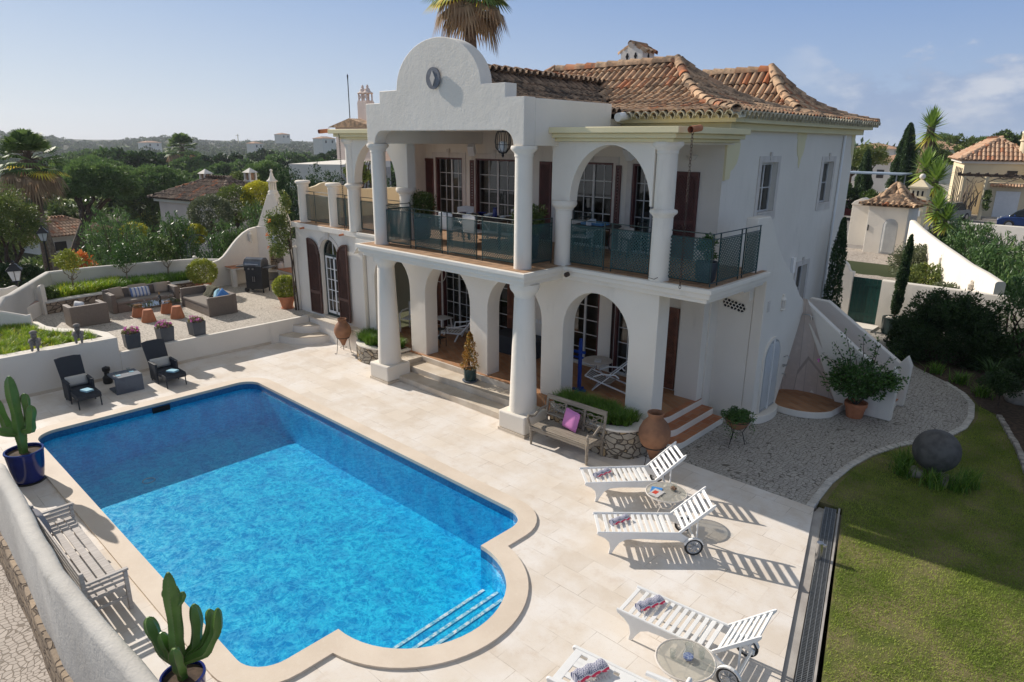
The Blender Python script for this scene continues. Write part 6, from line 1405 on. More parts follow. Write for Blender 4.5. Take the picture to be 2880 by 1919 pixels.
# ---------------- white sun loungers: x from foot to head, hinge at 1.22
def lounger(label,x,y,rz):
    t = thing('sun_lounger',label,'sun lounger',(x,y,0.001),rz,'white slatted loungers beside the pool'); w = .29
    P = [(0,.37),(-.02,.345),(0,.315),(.10,.27),(.17,.20),(.19,.10),(.17,0),(.22,0),(.27,.10),(.33,.19),(.43,.245),(.62,.26),(1.20,.235),(1.50,.12),(1.56,.10),(1.56,.16),(1.30,.32),(1.24,.36)]
    for s_ in (-1,1): MB().prism(P,s_ * w,s_ * (w - .028),'y').build('side_frame',M['white_paint'],t,bevel=.006)
    m = MB()
    for s_ in (-1,1): m.tube([(-.01,s_ * (w - .01),.362),(1.24,s_ * (w - .01),.362)],.016,8)
    m.build('rail',M['white_paint'],t); m = MB().box(.0,-w + .02,.33,.05,w - .02,.352)
    for i in range(12): xx = .13 + i * .09; m.box(xx,-w + .028,.338,xx + .05,w - .028,.356)
    for xx in (.5,1.0): m.box(xx,-w + .03,.30,xx + .03,w - .03,.337)
    m.build('seat_slats',M['white_paint'],t,smooth=False,bevel=.003)
    Mb = T(1.23,0,.365) @ Matrix.Rotation(-radians(42),4,'Y'); m = MB()
    for s_ in (-1,1): m.prism([(0,-.02),(.62,-.025),(.68,-.005),(.70,.02),(.66,.028),(0,.022)],s_ * (w + .0),s_ * (w - .028),'y',Mb)
    for i in range(7): m.box(.06 + i * .09,-w + .028,-.004,.11 + i * .09,w - .028,.012,Mb)
    m.build('backrest',M['white_paint'],t,bevel=.004); m = MB()
    for s_ in (-.2,.2): m.beam((1.52,s_,.13),Mb @ Vector((.36,s_,-.02)),.025,.02)
    m.beam((1.52,-w,.13),(1.52,w,.13),.03,.03); m.build('prop',M['white_paint'],t)
    for s_ in (-1,1):
        yy = s_ * (w + .03); c = (1.45,yy,.15); wh = MB().ring(c,.125,.018,28,8,nrm=(0,1,0)).build('wheel',M['rubber'],t); q = MB().ring(c,.102,.012,28,6,nrm=(0,1,0)); q.lathe([(0,0),(.03,0),(.03,.04),(0,.04)],n=12,M=T(1.45,yy + .02,.15,rx=pi / 2))
        for i in range(8): a = 2 * pi * i / 8; q.beam((1.45 + .025 * cos(a),yy,.15 + .025 * sin(a)),(1.45 + .1 * cos(a),yy,.15 + .1 * sin(a)),.018,.014,(0,1,0))
        q.build('hub',M['grey_plastic'],wh); F = [(1.45 + .155 * cos(a),.15 + .155 * sin(a)) for a in np.linspace(radians(20),radians(165),10)] + [(1.45 + .138 * cos(a),.15 + .138 * sin(a)) for a in np.linspace(radians(165),radians(20),10)]
        MB().prism(F,yy - .02,yy + .02,'y').build('mudguard',M['white_paint'],t,smooth=False)
    return t
L1 = lounger('white slatted lounger nearest the big clay jar, topmost of the row',-6.30,8.67,radians(47.5))
def relounge(lab,x,y,rz): return dup(L1,(x,y,.001),rz,lab)
relounge('white slatted lounger casting a long ladder shadow, just below the round table with magazines',-5.23,7.59,radians(43))
relounge('white slatted lounger standing across beside the lower glass table, with its wheel under it',-3.87,6.43,radians(6))
def towel(label,x,y,rz,z=.360,s=1.0):
    m = MB(); n = 16; vs = []; w,L = .125,.20
    for i in range(n + 1):
        u = i / n * 2 - 1
        for k_ in range(12):
            a = 2 * pi * k_ / 12; vs.append((u * L * .98,cos(a) * w * .62 + .01 * sin(9 * u + a),max(.0,.045 + sin(a) * .045 * (1 + .12 * sin(u * 7 + k_)))))
    fs = [(i * 12 + k_,i * 12 + (k_ + 1) % 12,(i + 1) * 12 + (k_ + 1) % 12,(i + 1) * 12 + k_) for i in range(n) for k_ in range(12)] + [tuple(range(12)),tuple(range(n * 12,n * 12 + 12))[::-1]]
    m.add(vs,fs); o = m.build('rolled_towel',M['towel'],ang=80); o.location = (x,y,z); o.rotation_euler = (0,0,rz); o.scale = (s,) * 3
    q = MB(); rg = random.Random(int(x * 100))
    for i in range(34): xx = -.19 + .38 * i / 33; q.tube([(xx,-.075,.03),(xx + rg.uniform(-.01,.01),-.10,.012),(xx + rg.uniform(-.02,.02),-.13 - rg.uniform(0,.02),.003)],.003,4)
    q.build('fringe',M['white_fab'],o); return tag(o,label,'towel','patterned towels on the loungers')
towel('rolled patterned towel on the lounger nearest the big clay jar',-6.08,8.93,radians(80),s=.85); towel('rolled patterned towel on the lounger just below the round table',-4.98,7.86,radians(75),s=.85)
towel('rolled patterned towel with red stripe on the lounger beside the lower glass table',-3.58,6.48,radians(70),s=.95)
towel('rolled diamond patterned towel on the lowest solid white lounger',-3.44,5.02,radians(72),.375,1.05)
# lounger 4: moulded plastic with broad perforated panels
t = thing('sun_lounger','solid moulded white lounger at the bottom edge with cut out slots','sun lounger',(-3.79,4.97,0),radians(8)); w = .31
P = [(0,.38),(-.03,.35),(.0,.30),(.12,.25),(.18,0),(.25,0),(.32,.20),(.5,.26),(1.3,.26),(1.4,0),(1.48,0),(1.46,.30),(1.4,.37)]
for s_ in (-1,1): MB().prism(P,s_ * w,s_ * (w - .04),'y').build('side_frame',M['white_plastic'],t,bevel=.01)
m = MB()
for a,b in ((.03,.13),(.22,.34),(.43,.55),(.62,.80),(.88,1.06),(1.14,1.35)): m.box(a,-w + .04,.345,b,w - .04,.365)
for yy in (-.14,.05,.12): m.box(.13,yy - .03,.345,1.14,yy + .05,.364)
m.box(.03,-w + .04,.345,1.35,-w + .09,.3645); m.box(.03,w - .09,.345,1.35,w - .04,.3645); m.build('seat',M['white_plastic'],t,smooth=False,bevel=.004)
Mb = T(1.35,0,.36) @ Matrix.Rotation(-radians(30),4,'Y'); m = MB().box(0,-w + .04,-.012,.7,w - .04,.01,Mb); m.build('backrest',M['white_plastic'],t,bevel=.008)
# white garden chair whose arm peeps in at the bottom
t = thing('garden_chair','white plastic chair at the bottom edge of which only an arm shows','chair',(-2.58,5.0,0),radians(8)); MB().box(-.25,-.25,.38,.25,.25,.42).build('seat',M['white_plastic'],t,bevel=.02)
for s_ in (-1,1): MB().tube([(-.25,s_ * .27,.62),(.0,s_ * .28,.63),(.25,s_ * .27,.60),(.28,s_ * .27,.40)],.028,8).build('arm',M['white_plastic'],t)
MB().box(.2,-.25,.42,.25,.25,.85).build('backrest',M['white_plastic'],t,bevel=.02)
for a in (-.22,.22):
    for b in (-.22,.22): MB().beam((a,b,0),(a,b,.38),.04,.04).build('leg',M['white_plastic'],t)
# ---------------- glass tables
def gtable(label,x,y,r,h,rz=0):
    t = thing('round_table',label,'table',(x,y,0),rz,'round glass tables between the loungers'); MB().lathe([(0,h - .010),(r - .012,h - .010),(r - .012,h - .004),(0,h - .004)],n=40).build('glass_top',M['glass_tbl'],t,ang=40)
    MB().ring((0,0,h - .012),r,.012,40,8).build('rim',M['trim_stone'],t)
    for i in range(4): a = pi / 4 + pi / 2 * i; MB().tube([(r * .95 * cos(a),r * .95 * sin(a),h - .015),(r * .35 * cos(a + .2),r * .35 * sin(a + .2),h * .42),(r * .8 * cos(a + .3),r * .8 * sin(a + .3),0.006)],.008,6).build('leg',M['trim_stone'],t)
    MB().ring((0,0,h * .42),r * .33,.006,20,5).build('brace',M['trim_stone'],t); return t
gtable('round glass topped table holding magazines and a jar between the two upper loungers',-4.86,9.05,.335,.45,.3)
gtable('round glass topped table holding a jug and glasses at the bottom of the picture',-2.74,5.86,.325,.47,.9)
def tumbler(label,x,y,z,r=.035,h=.10,cat='glass',name='drinking_glass',mat='glass_clear',grp=None):
    o = MB().lathe([(r * .75,0),(r * .8,.004),(r,h),(r - .003,h),(r * .74,.008),(0,.008)],n=18).build(name,M[mat]); o.location = (x,y,z + .001); return tag(o,label,cat,grp)
tumbler('glass jar of dark beads on the table with the magazines',-4.80,9.17,.45,.055,.14,'jar','glass_jar'); m = MB(); rg = random.Random(2); [m.ball((rg.uniform(-.035,.035),rg.uniform(-.035,.035),.02 + rg.uniform(0,.035)),.014,6,4) for _ in range(40)]; o = m.build('bead_filling',M['amphora']); o.location = (-4.80,9.17,.451); tag(o,'dark beads filling the glass jar on the upper table','beads')
for i,(x,y,rz,c,lab) in enumerate(((-5.0,8.96,.4,(.05,.25,.62),'blue covered magazine on the upper glass table'),(-4.95,8.88,.0,(.62,.60,.58),'white magazine with red print lying over the blue one'))):
    q = MB().box(-.09,-.12,.001,.09,.12,.008).build('magazine',simple('magazine_paper_%d' % i,c,None,9)); q.location = (x,y,.446 + i * .009); q.rotation_euler = (0,0,rz); tag(q,lab,'magazine')
    if i: MB().box(-.06,-.05,.0085,.02,.06,.0095).build('cover_print',simple('magazine_red_print',(.60,.06,.03)),q,smooth=False)
jug = thing('glass_jug','clear jug with a blue patterned base on the lower glass table','jug',(-2.72,5.88,.471)); MB().lathe([(.05,0),(.065,.03),(.06,.09),(.04,.15),(.05,.19),(.048,.19),(.038,.15),(.057,.09),(.06,.03),(0,.01)],n=20).build('body',M['glass_clear'],jug); MB().lathe([(.0,.012),(.055,.014),(.058,.04),(0,.04)],n=20).build('painted_base',simple('blue_painted_glass',(.05,.09,.35),(.4,.45,.6),60,.2),jug)
tumbler('small tumbler next to the jug on the lower glass table',-2.86,5.78,.47); tumbler('tall tumbler behind the jug on the lower glass table',-2.62,6.0,.47,.04,.12)
# ---------------- dark wicker recliners
def recliner(label,x,y,rz=0):
    t = thing('wicker_recliner',label,'recliner',(x,y,0),rz,'dark wicker recliners by the retaining wall'); W_ = M['wicker_dk']; w = .28
    MB().box(-.02,-w + .05,.20,.48,w - .05,.31).build('seat',W_,t,bevel=.02)
    Mb = T(0.02,0,.28) @ Matrix.Rotation(radians(-28),4,'Y'); MB().prism([(-w + .03,0),(w - .03,0),(w,.74),(w * .5,.765),(-w * .5,.765),(-w,.74)],-.02,.02,'x',Mb).build('backrest',W_,t,bevel=.01)
    for s_ in (-1,1):
        MB().prism([(.02,0.05),(.44,.08),(.47,.50),(.0,.50)],s_ * w,s_ * (w - .06),'y').build('arm',W_,t,bevel=.015)
        MB().box(.0,s_ * (w + .005) - (.075 if s_ > 0 else 0),.501,.46,s_ * (w + .005) + (.075 if s_ < 0 else 0),.518).build('arm_pad',M['wicker_dk'],t,bevel=.006)
    f = MB().box(.49,-w + .03,.22,1.02,w - .03,.33).build('footrest',W_,t,bevel=.015)
    m = MB()
    for i in range(22): m.tube([(.51 + i * .023,-w + .035,.336),(.51 + i * .023,w - .035,.336)],.008,5)
    m.build('woven_cords',W_,f)
    for a,b in ((.97,-w + .05),(.97,w - .05),(.44,-w + .03),(.44,w - .03),(.03,-w + .03),(.03,w - .03)): MB().tube([(a,b,.25),(a + .01,b,.0)],.014,6).build('leg',W_,t)
    return t
recliner('dark wicker recliner with footrest left of the concrete cube table',-17.93,3.93); recliner('dark wicker recliner with footrest right of the concrete cube table, by the flower boxes',-17.93,5.86)
cushion('cream cushion on the recliner left of the cube table',-17.78,3.95,.32,.50,.27,.13,pi / 2,radians(-24),M['linen'],group='cream cushions on the recliners'); cushion('cream cushion on the recliner by the flower boxes',-17.78,5.84,.32,.50,.27,.13,pi / 2,radians(-20),M['linen'],group='cream cushions on the recliners')
for y,rz,lab in ((3.96,.3,'folded pale blue cloth on the footrest left of the cube table'),(5.88,.45,'folded pale blue cloth on the footrest by the flower boxes')):
    m = MB().box(-.13,-.09,0,.13,.09,.014); m.box(-.125,-.085,.014,.12,.09,.030); m.box(-.12,-.085,.030,.125,.085,.04); o = m.build('folded_cloth',M['blue_pale'],bevel=.006); o.location = (-17.17,y,.346); o.rotation_euler = (0,0,rz); tag(o,lab,'cloth','folded cloths on the footrests')
ct = thing('cube_table','grey cast concrete box table between the two recliners','table',(-17.63,4.92,0)); m = MB().box(-.285,-.31,.0,.285,.31,.045); m.box(-.285,-.31,.375,.285,.31,.42); m.box(-.285,.265,.045,.285,.31,.375); m.box(.24,-.31,.045,.285,.265,.375); m.box(-.285,-.31,.045,-.24,.265,.375) if False else None; m.build('shell',M['concrete_dk'],ct,bevel=.006)
for y,lab in ((4.72,'stemless glass on the cube table, nearer the pool corner cactus'),(5.05,'stemless glass on the far side of the cube table')): tumbler(lab,-17.65 if y < 5 else -17.75,y,.42,.038,.085,grp='glasses on the cube table'); o = MB().box(-.05,-.05,0,.05,.05,.006).build('coaster',M['blue_pale']); o.location = (-17.57 if y < 5 else -17.67,y + .04,.4205); tag(o,'small pale coaster ' + ('nearest the left recliner' if y < 5 else 'nearest the right recliner') + ' on the cube table','coaster')
m = MB().lathe([(.09,0),(.11,.02),(.11,.16),(.06,.22),(.06,.30),(.09,.34),(.09,.42),(.0,.46)],n=18); o = m.build('garden_spotlight',M['black_iron']); o.location = (-18.45,4.75,0); tag(o,'small black lamp standing behind the cube table','garden lamp')
# ---------------- square planters with flowers
def zincbox(label,x,y,rz,seed):
    t = thing('flower_box',label,'planter',(x,y,.652),rz,'square grey planters with magenta flowers'); h = .40; a,b = .165,.19
    m = MB(); m.add([(-a,-a,0),(a,-a,0),(a,a,0),(-a,a,0),(-b,-b,h),(b,-b,h),(b,b,h),(-b,b,h),(-b + .02,-b + .02,h),(b - .02,-b + .02,h),(b - .02,b - .02,h),(-b + .02,b - .02,h),(-b + .03,-b + .03,h - .05),(b - .03,-b + .03,h - .05),(b - .03,b - .03,h - .05),(-b + .03,b - .03,h - .05)],
        [(3,2,1,0),(0,1,5,4),(1,2,6,5),(2,3,7,6),(3,0,4,7),(4,5,9,8),(5,6,10,9),(6,7,11,10),(7,4,8,11),(8,9,13,12),(9,10,14,13),(10,11,15,14),(11,8,12,15),(12,13,14,15)]); m.build('box',M['zinc'],t,smooth=False,bevel=.005)
    rg = np.random.default_rng(seed); n = 900; a_ = rg.uniform(0,2 * pi,n); r = .20 * np.sqrt(rg.uniform(0,1,n)); P = np.stack([r * np.cos(a_) * 1.05,r * np.sin(a_) * 1.05,h - .03 + rg.uniform(0,.14,n) * (1.2 - r / .2 * .6)],1); leaves_obj('foliage',P,.045,M['l_succ'],t,2.0,(0,0,1,.3),seed=seed)
    c = P[rg.integers(0,n,26)]; c = np.repeat(c + [0,0,.05],16,0) + rg.normal(0,.016,(26 * 16,3)); leaves_obj('flowers',c,.030,M['l_flower'],t,1.3,seed=seed + 1); return t
zincbox('square grey planter nearest the stone figures, furthest left of the three',-19.05,5.62,radians(-4),1); zincbox('square grey planter in the middle of the three on the terrace edge',-19.06,6.47,radians(3),2); zincbox('square grey planter nearest the villa on the terrace edge',-19.05,7.33,radians(5),3)
# ---------------- wicker sofa set
G_ = M['wicker_grey']
t = thing('wicker_sofa','long grey brown wicker sofa facing the glass table','sofa',(-23.6,7.48,.652),0,'wicker seating of the upper terrace'); MB().box(-.36,-.88,0,.38,.88,.26).build('base',G_,t,bevel=.015); MB().box(-.42,-1.04,0,-.26,1.04,.66).build('backrest',G_,t,bevel=.02)
for s_ in (-1,1): MB().box(-.26,s_ * 1.04,0,.40,s_ * .89,.60).build('arm',G_,t,bevel=.02)
MB().box(-.25,-.88,.26,.385,.88,.36).build('seat_pad',M['grey_pad'],t,bevel=.03,seg=3)
cushion('plain beige cushion at the left arm of the wicker sofa',-23.72,6.80,1.0,.46,.40,.15,pi / 2 + .25,radians(-18),M['beige_fab']); cushion('plain beige cushion at the right arm of the wicker sofa',-23.72,8.15,1.0,.46,.38,.15,pi / 2 - .1,radians(-14),M['beige_fab']); cushion('plain beige cushion behind the blue striped one',-23.80,7.45,1.02,.60,.38,.13,pi / 2,radians(-12),M['beige_fab']); cushion('blue and white striped cushion in the middle of the wicker sofa',-23.60,7.46,1.0,.62,.34,.15,pi / 2,radians(-22),M['stripe_fab'])
t = thing('wicker_armchair','grey brown wicker armchair with its back to the pool','armchair',(-22.55,5.55,.652),0,'wicker seating of the upper terrace'); MB().box(-.36,-.36,0,.22,.36,.26).build('base',G_,t,bevel=.015); MB().box(.22,-.50,0,.36,.50,.62).build('backrest',G_,t,bevel=.02)
for s_ in (-1,1): MB().box(-.36,s_ * .50,0,.22,s_ * .37,.60).build('arm',G_,t,bevel=.02)
MB().box(-.36,-.36,.26,.215,.36,.36).build('seat_pad',M['grey_pad'],t,bevel=.03); cushion('pale cushion hidden inside the wicker armchair',-22.55,5.35,1.0,.40,.36,.13,.4,radians(-14),M['white_fab'])
t = thing('wicker_loveseat','grey brown wicker two seater at right angles to the sofa','sofa',(-21.75,8.86,.652),0,'wicker seating of the upper terrace'); MB().box(-.98,-.44,0,.96,.32,.26).build('base',G_,t,bevel=.015); MB().box(-1.08,.32,0,1.05,.46,.62).build('backrest',G_,t,bevel=.02)
MB().box(.95,-.46,0,1.07,.32,.60).build('arm',G_,t,bevel=.02); MB().box(-1.09,-.46,0,-.98,.32,.60).build('arm',G_,t,bevel=.02); MB().box(-.97,-.45,.26,.94,.315,.36).build('seat_pad',M['grey_pad'],t,bevel=.03)
cushion('bright blue cushion leaning in the right corner of the wicker two seater',-21.15,8.95,1.0,.42,.40,.14,.45,radians(-22),M['blue_fab'],roll=.5); cushion('pale blue and white cushion beside the bright blue one',-21.5,9.0,1.0,.40,.34,.13,-.2,radians(-20),M['blue_pale'],roll=-.5)
m = MB(); vs = []; n = 12
for i in range(n + 1):
    s = i / n
    for j in range(9):
        u = j / 8 - .5; q = s * 1.35 - .35
        if q < .0: y,z = .48 ,.63 + q
        elif q < .15: y,z = .48 - q * 1.2,.64
        else: y,z = .30 - (q - .15) * .25,.64 - (q - .15) * .40 if q < .85 else .36
        vs.append((u * .52 + .02 * sin(i),y + .012 * sin(j * 2.3 + i),z + .012 * cos(j * 2.1)))
m.add(vs,[(i * 9 + j,i * 9 + j + 1,(i + 1) * 9 + j + 1,(i + 1) * 9 + j) for i in range(n) for j in range(8)]); o = m.build('throw_blanket',M['khaki_fab']); o.location = (-22.1,8.85,.655); sd = o.modifiers.new('s','SOLIDIFY'); sd.thickness = .015; tag(o,'khaki blanket draped over the back of the wicker two seater','blanket')
def potstool(label,x,y,rim):
    o = MB().lathe([(.20,0),(.205,.04),(.13,.36),(.12,.375),(0,.375)],n=26).build('clay_stool',M['terracotta']); o.location = (x,y,.652); return tag(o,label,'stool','upturned terracotta pots around the glass table')
potstool('upturned terracotta pot in front of the glass table, nearer the armchair',-21.50,6.90,0); potstool('upturned terracotta pot in front of the glass table, nearer the two seater',-21.33,7.68,0); potstool('upturned terracotta pot carrying the glass table top, on the armchair side',-22.36,6.92,0); potstool('upturned terracotta pot carrying the glass table top, on the two seater side',-22.22,7.72,0)
o = MB().box(-.40,-.72,0,.40,.72,.012).build('glass_table_top',M['glass'],bevel=.003); o.location = (-22.2,7.38,1.030); tag(o,'rectangular clear glass table top resting on terracotta pots','table')
bt = thing('wine_bottle','dark wine bottle with gold foil neck on the glass table top','bottle',(-22.25,7.55,1.043)); MB().lathe([(.036,0),(.038,.01),(.038,.17),(.016,.22),(.014,.24)],n=18).build('body',M['glass_green'],bt); MB().lathe([(.0155,.22),(.015,.30),(0,.30)],n=14).build('foil',simple('gold_foil',(.55,.30,.08),None,8,.35),bt)
def wineglass(label,x,y,z):
    o = MB().lathe([(.035,0),(.034,.004),(.004,.01),(.004,.08),(.028,.10),(.038,.14),(.034,.18),(.032,.18),(.036,.14),(.026,.104),(0,.09)],n=16).build('wine_glass',M['glass_clear']); o.location = (x,y,z); return tag(o,label,'glass','glasses on the glass table top')
wineglass('wine glass left of the bottle on the glass table top',-22.15,7.28,1.043); wineglass('wine glass in front of the bottle on the glass table top',-22.05,7.45,1.043); wineglass('wine glass right of the bottle on the glass table top',-22.35,7.86,1.043); wineglass('wine glass at the armchair end of the glass table top',-22.2,7.08,1.043)
# ---------------- gas barbecue
t = thing('gas_barbecue','black gas barbecue with grey domed lid in front of the fireplace','barbecue',(-23.15,11.28,.652),radians(33)); m = MB().box(-.28,-.22,.12,.28,.20,.70); m.build('cabinet',M['bbq_black'],t,bevel=.008); m = MB().box(-.30,-.24,.70,.30,.22,.84); m.build('firebox',M['bbq_black'],t,bevel=.01)
MB().prism([(-.25,.84),(-.245,.96),(-.17,1.06),(-.04,1.10),(.10,1.08),(.20,.98),(.22,.84)],-.30,.30,'x').build('lid',M['bbq_lid'],t,bevel=.01)
MB().tube([(-.22,-.285,.92),(.22,-.285,.92)],.012,8).build('lid_handle',M['steel'],t)
for a in (-.33,.33): MB().box(a - (.25 if a < 0 else 0),-.22,.80,a + (0 if a < 0 else .25),.18,.84).build('side_shelf',M['bbq_black'] if a < 0 else M['bbq_lid'],t,bevel=.01)
for x in (-.12,.02): MB().lathe([(.03,0),(.028,.035),(0,.035)],n=12,M=T(x,-.24,.77,rx=pi / 2)).build('knob',M['steel'],t)
for x in (-.03,.03): MB().box(x - .008,-.245,.36,x + .008,-.225,.52).build('door_handle',M['steel'],t)
for s_ in (-1,1): MB().lathe([(.075,-.02),(.075,.02),(0,.02)],n=18,M=T(-.30,s_ * .17,.075,rx=pi / 2)).build('wheel',M['rubber'],t)
for s_ in (-1,1): MB().beam((.27,s_ * .18,0),(.27,s_ * .18,.12),.03,.03).build('leg',M['bbq_black'],t)
t.scale = (1.15,1.15,1.15)
# ---------------- seated stone figures
def figure(label,x,y,rz,s=1.0):
    """a seated child: knees drawn up, arms round the knees, chin in the hands"""
    P = {}; vs = []; es = []; rs = []
    def add(p,r,par=None):
        vs.append(p); rs.append(r); i = len(vs) - 1
        if par is not None: es.append((par,i))
        return i
    pel = add((0,0,.07),.085); ch = add((.02,0,.17),.080,pel); nk = add((.045,0,.245),.038,ch); hd = add((.06,0,.30),.062,nk); add((.062,0,.35),.066,hd)
    for sg in (-1,1):
        k_ = add((.13,sg * .055,.20),.036,None); es.append((pel,k_)); an = add((.155,sg * .05,.06),.026,k_); add((.20,sg * .05,.018),.022,an)
        sh = add((.035,sg * .085,.215),.034,None); es.append((ch,sh)); el = add((.125,sg * .088,.185),.025,sh); add((.115,sg * .03,.262),.022,el)
    me = bpy.data.meshes.new('seated_figure'); me.from_pydata([tuple(c * s for c in v) for v in vs],es,[]); o = bpy.data.objects.new('seated_figure',me); COL.objects.link(o); me.materials.append(M['statue'])
    sk = o.modifiers.new('skin','SKIN'); sk.use_smooth_shade = True
    for i,v in enumerate(me.skin_vertices[0].data): v.radius = (rs[i] * s,) * 2; v.use_root = (i == 0)
    sb = o.modifiers.new('sub','SUBSURF'); sb.levels = 2; sb.render_levels = 2; o.location = (x,y,1.062); o.rotation_euler = (0,0,rz)
    m = MB(); rg = random.Random(int(y * 10))
    m.ball((.058 * s,0,.375 * s),(.072 * s,.072 * s,.045 * s),14,8); m.build('hair',M['statue'],o,ang=60)
    f = MB().ball((.122 * s,0,.335 * s),(.010 * s,.010 * s,.014 * s),8,6); f.ball((.116 * s,-.022 * s,.350 * s),.008 * s,6,5); f.ball((.116 * s,.022 * s,.350 * s),.008 * s,6,5); f.ball((.118 * s,0,.312 * s),(.006 * s,.018 * s,.006 * s),6,5); f.build('face',M['statue'],o,ang=60)
    return tag(o,label,'statue','seated stone figures on the planter wall')
figure('grey stone figure of a seated child further from the villa on the planter wall',-18.98,3.50,radians(-20),1.18); figure('grey stone figure of a seated child nearer the flower boxes on the planter wall',-18.98,4.41,radians(-15),1.18)
# ---------------- cacti in blue pots
def cactus(label,x,y,stems,pr,ph,seed,lab2):
    p = thing('blue_pot',lab2,'plant pot',(x,y,0)); MB().lathe([(pr * .70,0),(pr * .74,.01),(pr * .90,ph * .45),(pr * 1.0,ph * .9),(pr * 1.05,ph * .97),(pr * 1.03,ph),(pr * .93,ph),(pr * .92,ph * .9),(0,ph * .9)],n=36).build('pot',M['glaze_blue'],p); MB().lathe([(pr * .82,0),(pr * .86,.03),(pr * .80,.035),(0,.03)],n=30).build('saucer',M['black_iron'],p); MB().lathe([(0,ph * .905),(pr * .925,ph * .905)],n=24,caps=False).build('soil',M['soil'],p)
    t = thing('column_cactus',label,'cactus',(x,y,ph * .9)); rg = random.Random(seed)
    for pts,r in stems:
        n_s = 16; Q = []
        for i in range(n_s + 1):
            f = i / n_s * (len(pts) - 1); j = min(len(pts) - 2,int(f)); q = Vector(pts[j]).lerp(Vector(pts[j + 1]),f - j); Q.append(q)
        # ribbed section
        vs = []; K = 20; u = None
        for i,q in enumerate(Q):
            d = (Q[min(i + 1,n_s)] - Q[max(i - 1,0)]).normalized(); u = d.orthogonal() if u is None else (u - d * u.dot(d)); u.normalize(); w = d.cross(u); f = i / n_s; rr_ = r * (1 - .10 * sin(f * 15)) * (1 if f < .86 else sqrt(max(.02,1 - ((f - .86) / .145) ** 2))) * (.75 + .25 * min(1,f * 6))
            for k_ in range(K): a = 2 * pi * k_ / K; rb = rr_ * (1.0 if k_ % 4 == 0 else (.72 if k_ % 2 == 0 else .80)); vs.append(q + (u * cos(a) + w * sin(a)) * rb)
        fs = [(i * K + k_,i * K + (k_ + 1) % K,(i + 1) * K + (k_ + 1) % K,(i + 1) * K + k_) for i in range(n_s) for k_ in range(K)] + [tuple(range(n_s * K,n_s * K + K))]
        st_ = MB().add(vs,fs).build('stem',M['cactus'],t,ang=28); m = MB()
        for i in range(1,n_s):
            for k_ in range(0,K,4):
                for e in (0,.5): q = vs[i * K + k_].lerp(vs[(i + 1) * K + k_],e); m.ball(q,r * .06,5,3)
        m.build('areoles',M['spine'],st_)
    return t
cactus('branched green column cactus in the blue pot at the left edge, by the pool corner',-13.86,2.06,[([(0,0,0),(0,.02,.5),(.0,.02,1.0),(-.02,.02,1.45)],.10),([(0,0,.42),(-.18,-.12,.5),(-.22,-.18,.85),(-.24,-.22,1.05)],.085),([(0,0,.42),(.14,.14,.45),(.2,.18,.75),(.22,.2,.92)],.08),([(0,0,.5),(.05,.16,.6),(.08,.16,.95),(.1,.16,1.12)],.07),([(0,0,.35),(-.1,-.3,.5),(-.1,-.38,.9)],.075)],.295,.62,1,'glossy cobalt blue pot at the left edge, by the pool corner')
cactus('big many armed column cactus at the bottom edge beside the pool',-6.53,1.90,[([(0,0,0),(-.02,0,.45),(-.03,.02,.9),(-.05,.03,1.28)],.072),([(0,0,.15),(-.22,-.08,.28),(-.32,-.12,.48),(-.36,-.14,.66)],.070),([(0,0,.12),(-.10,-.05,.3),(-.13,-.06,.38),(-.15,-.1,.56)],.06),([(0,0,.28),(-.12,.06,.55),(-.16,.1,.85),(-.17,.1,1.02)],.060),([(0,0,.2),(.06,.16,.35),(.06,.2,.62),(.04,.2,.85)],.062),([(0,0,.22),(.14,.22,.38),(.18,.30,.62),(.17,.30,.80)],.055),([(0,0,.2),(.22,.2,.36),(.30,.30,.60),(.30,.34,.86)],.058),([(0,0,.05),(.12,-.06,.3),(.14,-.08,.52)],.065),([(-.04,.02,.85),(.02,.10,.95),(.03,.12,1.04)],.035),([(-.04,.02,.8),(-.12,.0,.95),(-.14,.0,1.05)],.035)],.22,.50,2,'glossy blue pot with dark soil at the bottom edge')
# ---------------- benches
t = thing('slatted_bench','weathered grey slatted bench between the garden wall and the pool','bench',(-9.98,1.86,0)); Wd = M['greywood']
m = MB()
for i in range(4): m.box(-1.20,-.24 + i * .115,.375,1.20,-.24 + i * .115 + .095,.395)
m.build('seat_slats',Wd,t,smooth=False,bevel=.004); m = MB()
for i in range(4): m.box(-1.20,-.275,.46 + i * .075,1.20,-.255,.515 + i * .075)
m.build('backrest',Wd,t,smooth=False,bevel=.004)
for x in (-1.18,1.18):
    m = MB().beam((x,.22,0),(x,.22,.58),.05,.05); m.beam((x,-.26,0),(x,-.26,.78),.05,.05); m.beam((x,-.28,.60),(x,.26,.60),.055,.03)
    for z in (.20,.36,.46,.53): m.beam((x,-.24,z),(x,.20,z),.025,.04)
    m.build('end_frame',Wd,t,smooth=False,bevel=.004)
m = MB().beam((-1.18,.2,.34),(1.18,.2,.34),.03,.06); m.beam((-1.18,-.2,.34),(1.18,-.2,.34),.03,.06); m.beam((0,-.2,.34),(0,.2,.34),.03,.06); m.build('under_rail',Wd,t,smooth=False)
cushion('grey cushion leaning at the far end of the slatted bench',-10.95,1.70,.40,.40,.38,.13,0,radians(16),fabric('grey_cushion_cloth',(.30,.30,.33)))
t = thing('teak_bench','carved silvery teak bench in front of the stone planting bed','bench',(-7.62,9.86,0),radians(1.5)); Wd = M['teak']; m = MB()
for i in range(8): m.box(-.70,-.27 + i * .062,.40,.70,-.27 + i * .062 + .056,.418)
m.build('seat_slats',Wd,t,smooth=False,bevel=.003); m = MB(); Mb = T(0,.22,.42,rx=radians(-8)); m.box(-.74,0,.44,.74,.035,.54,Mb); m.box(-.70,.0,.10,.70,.03,.14,Mb)
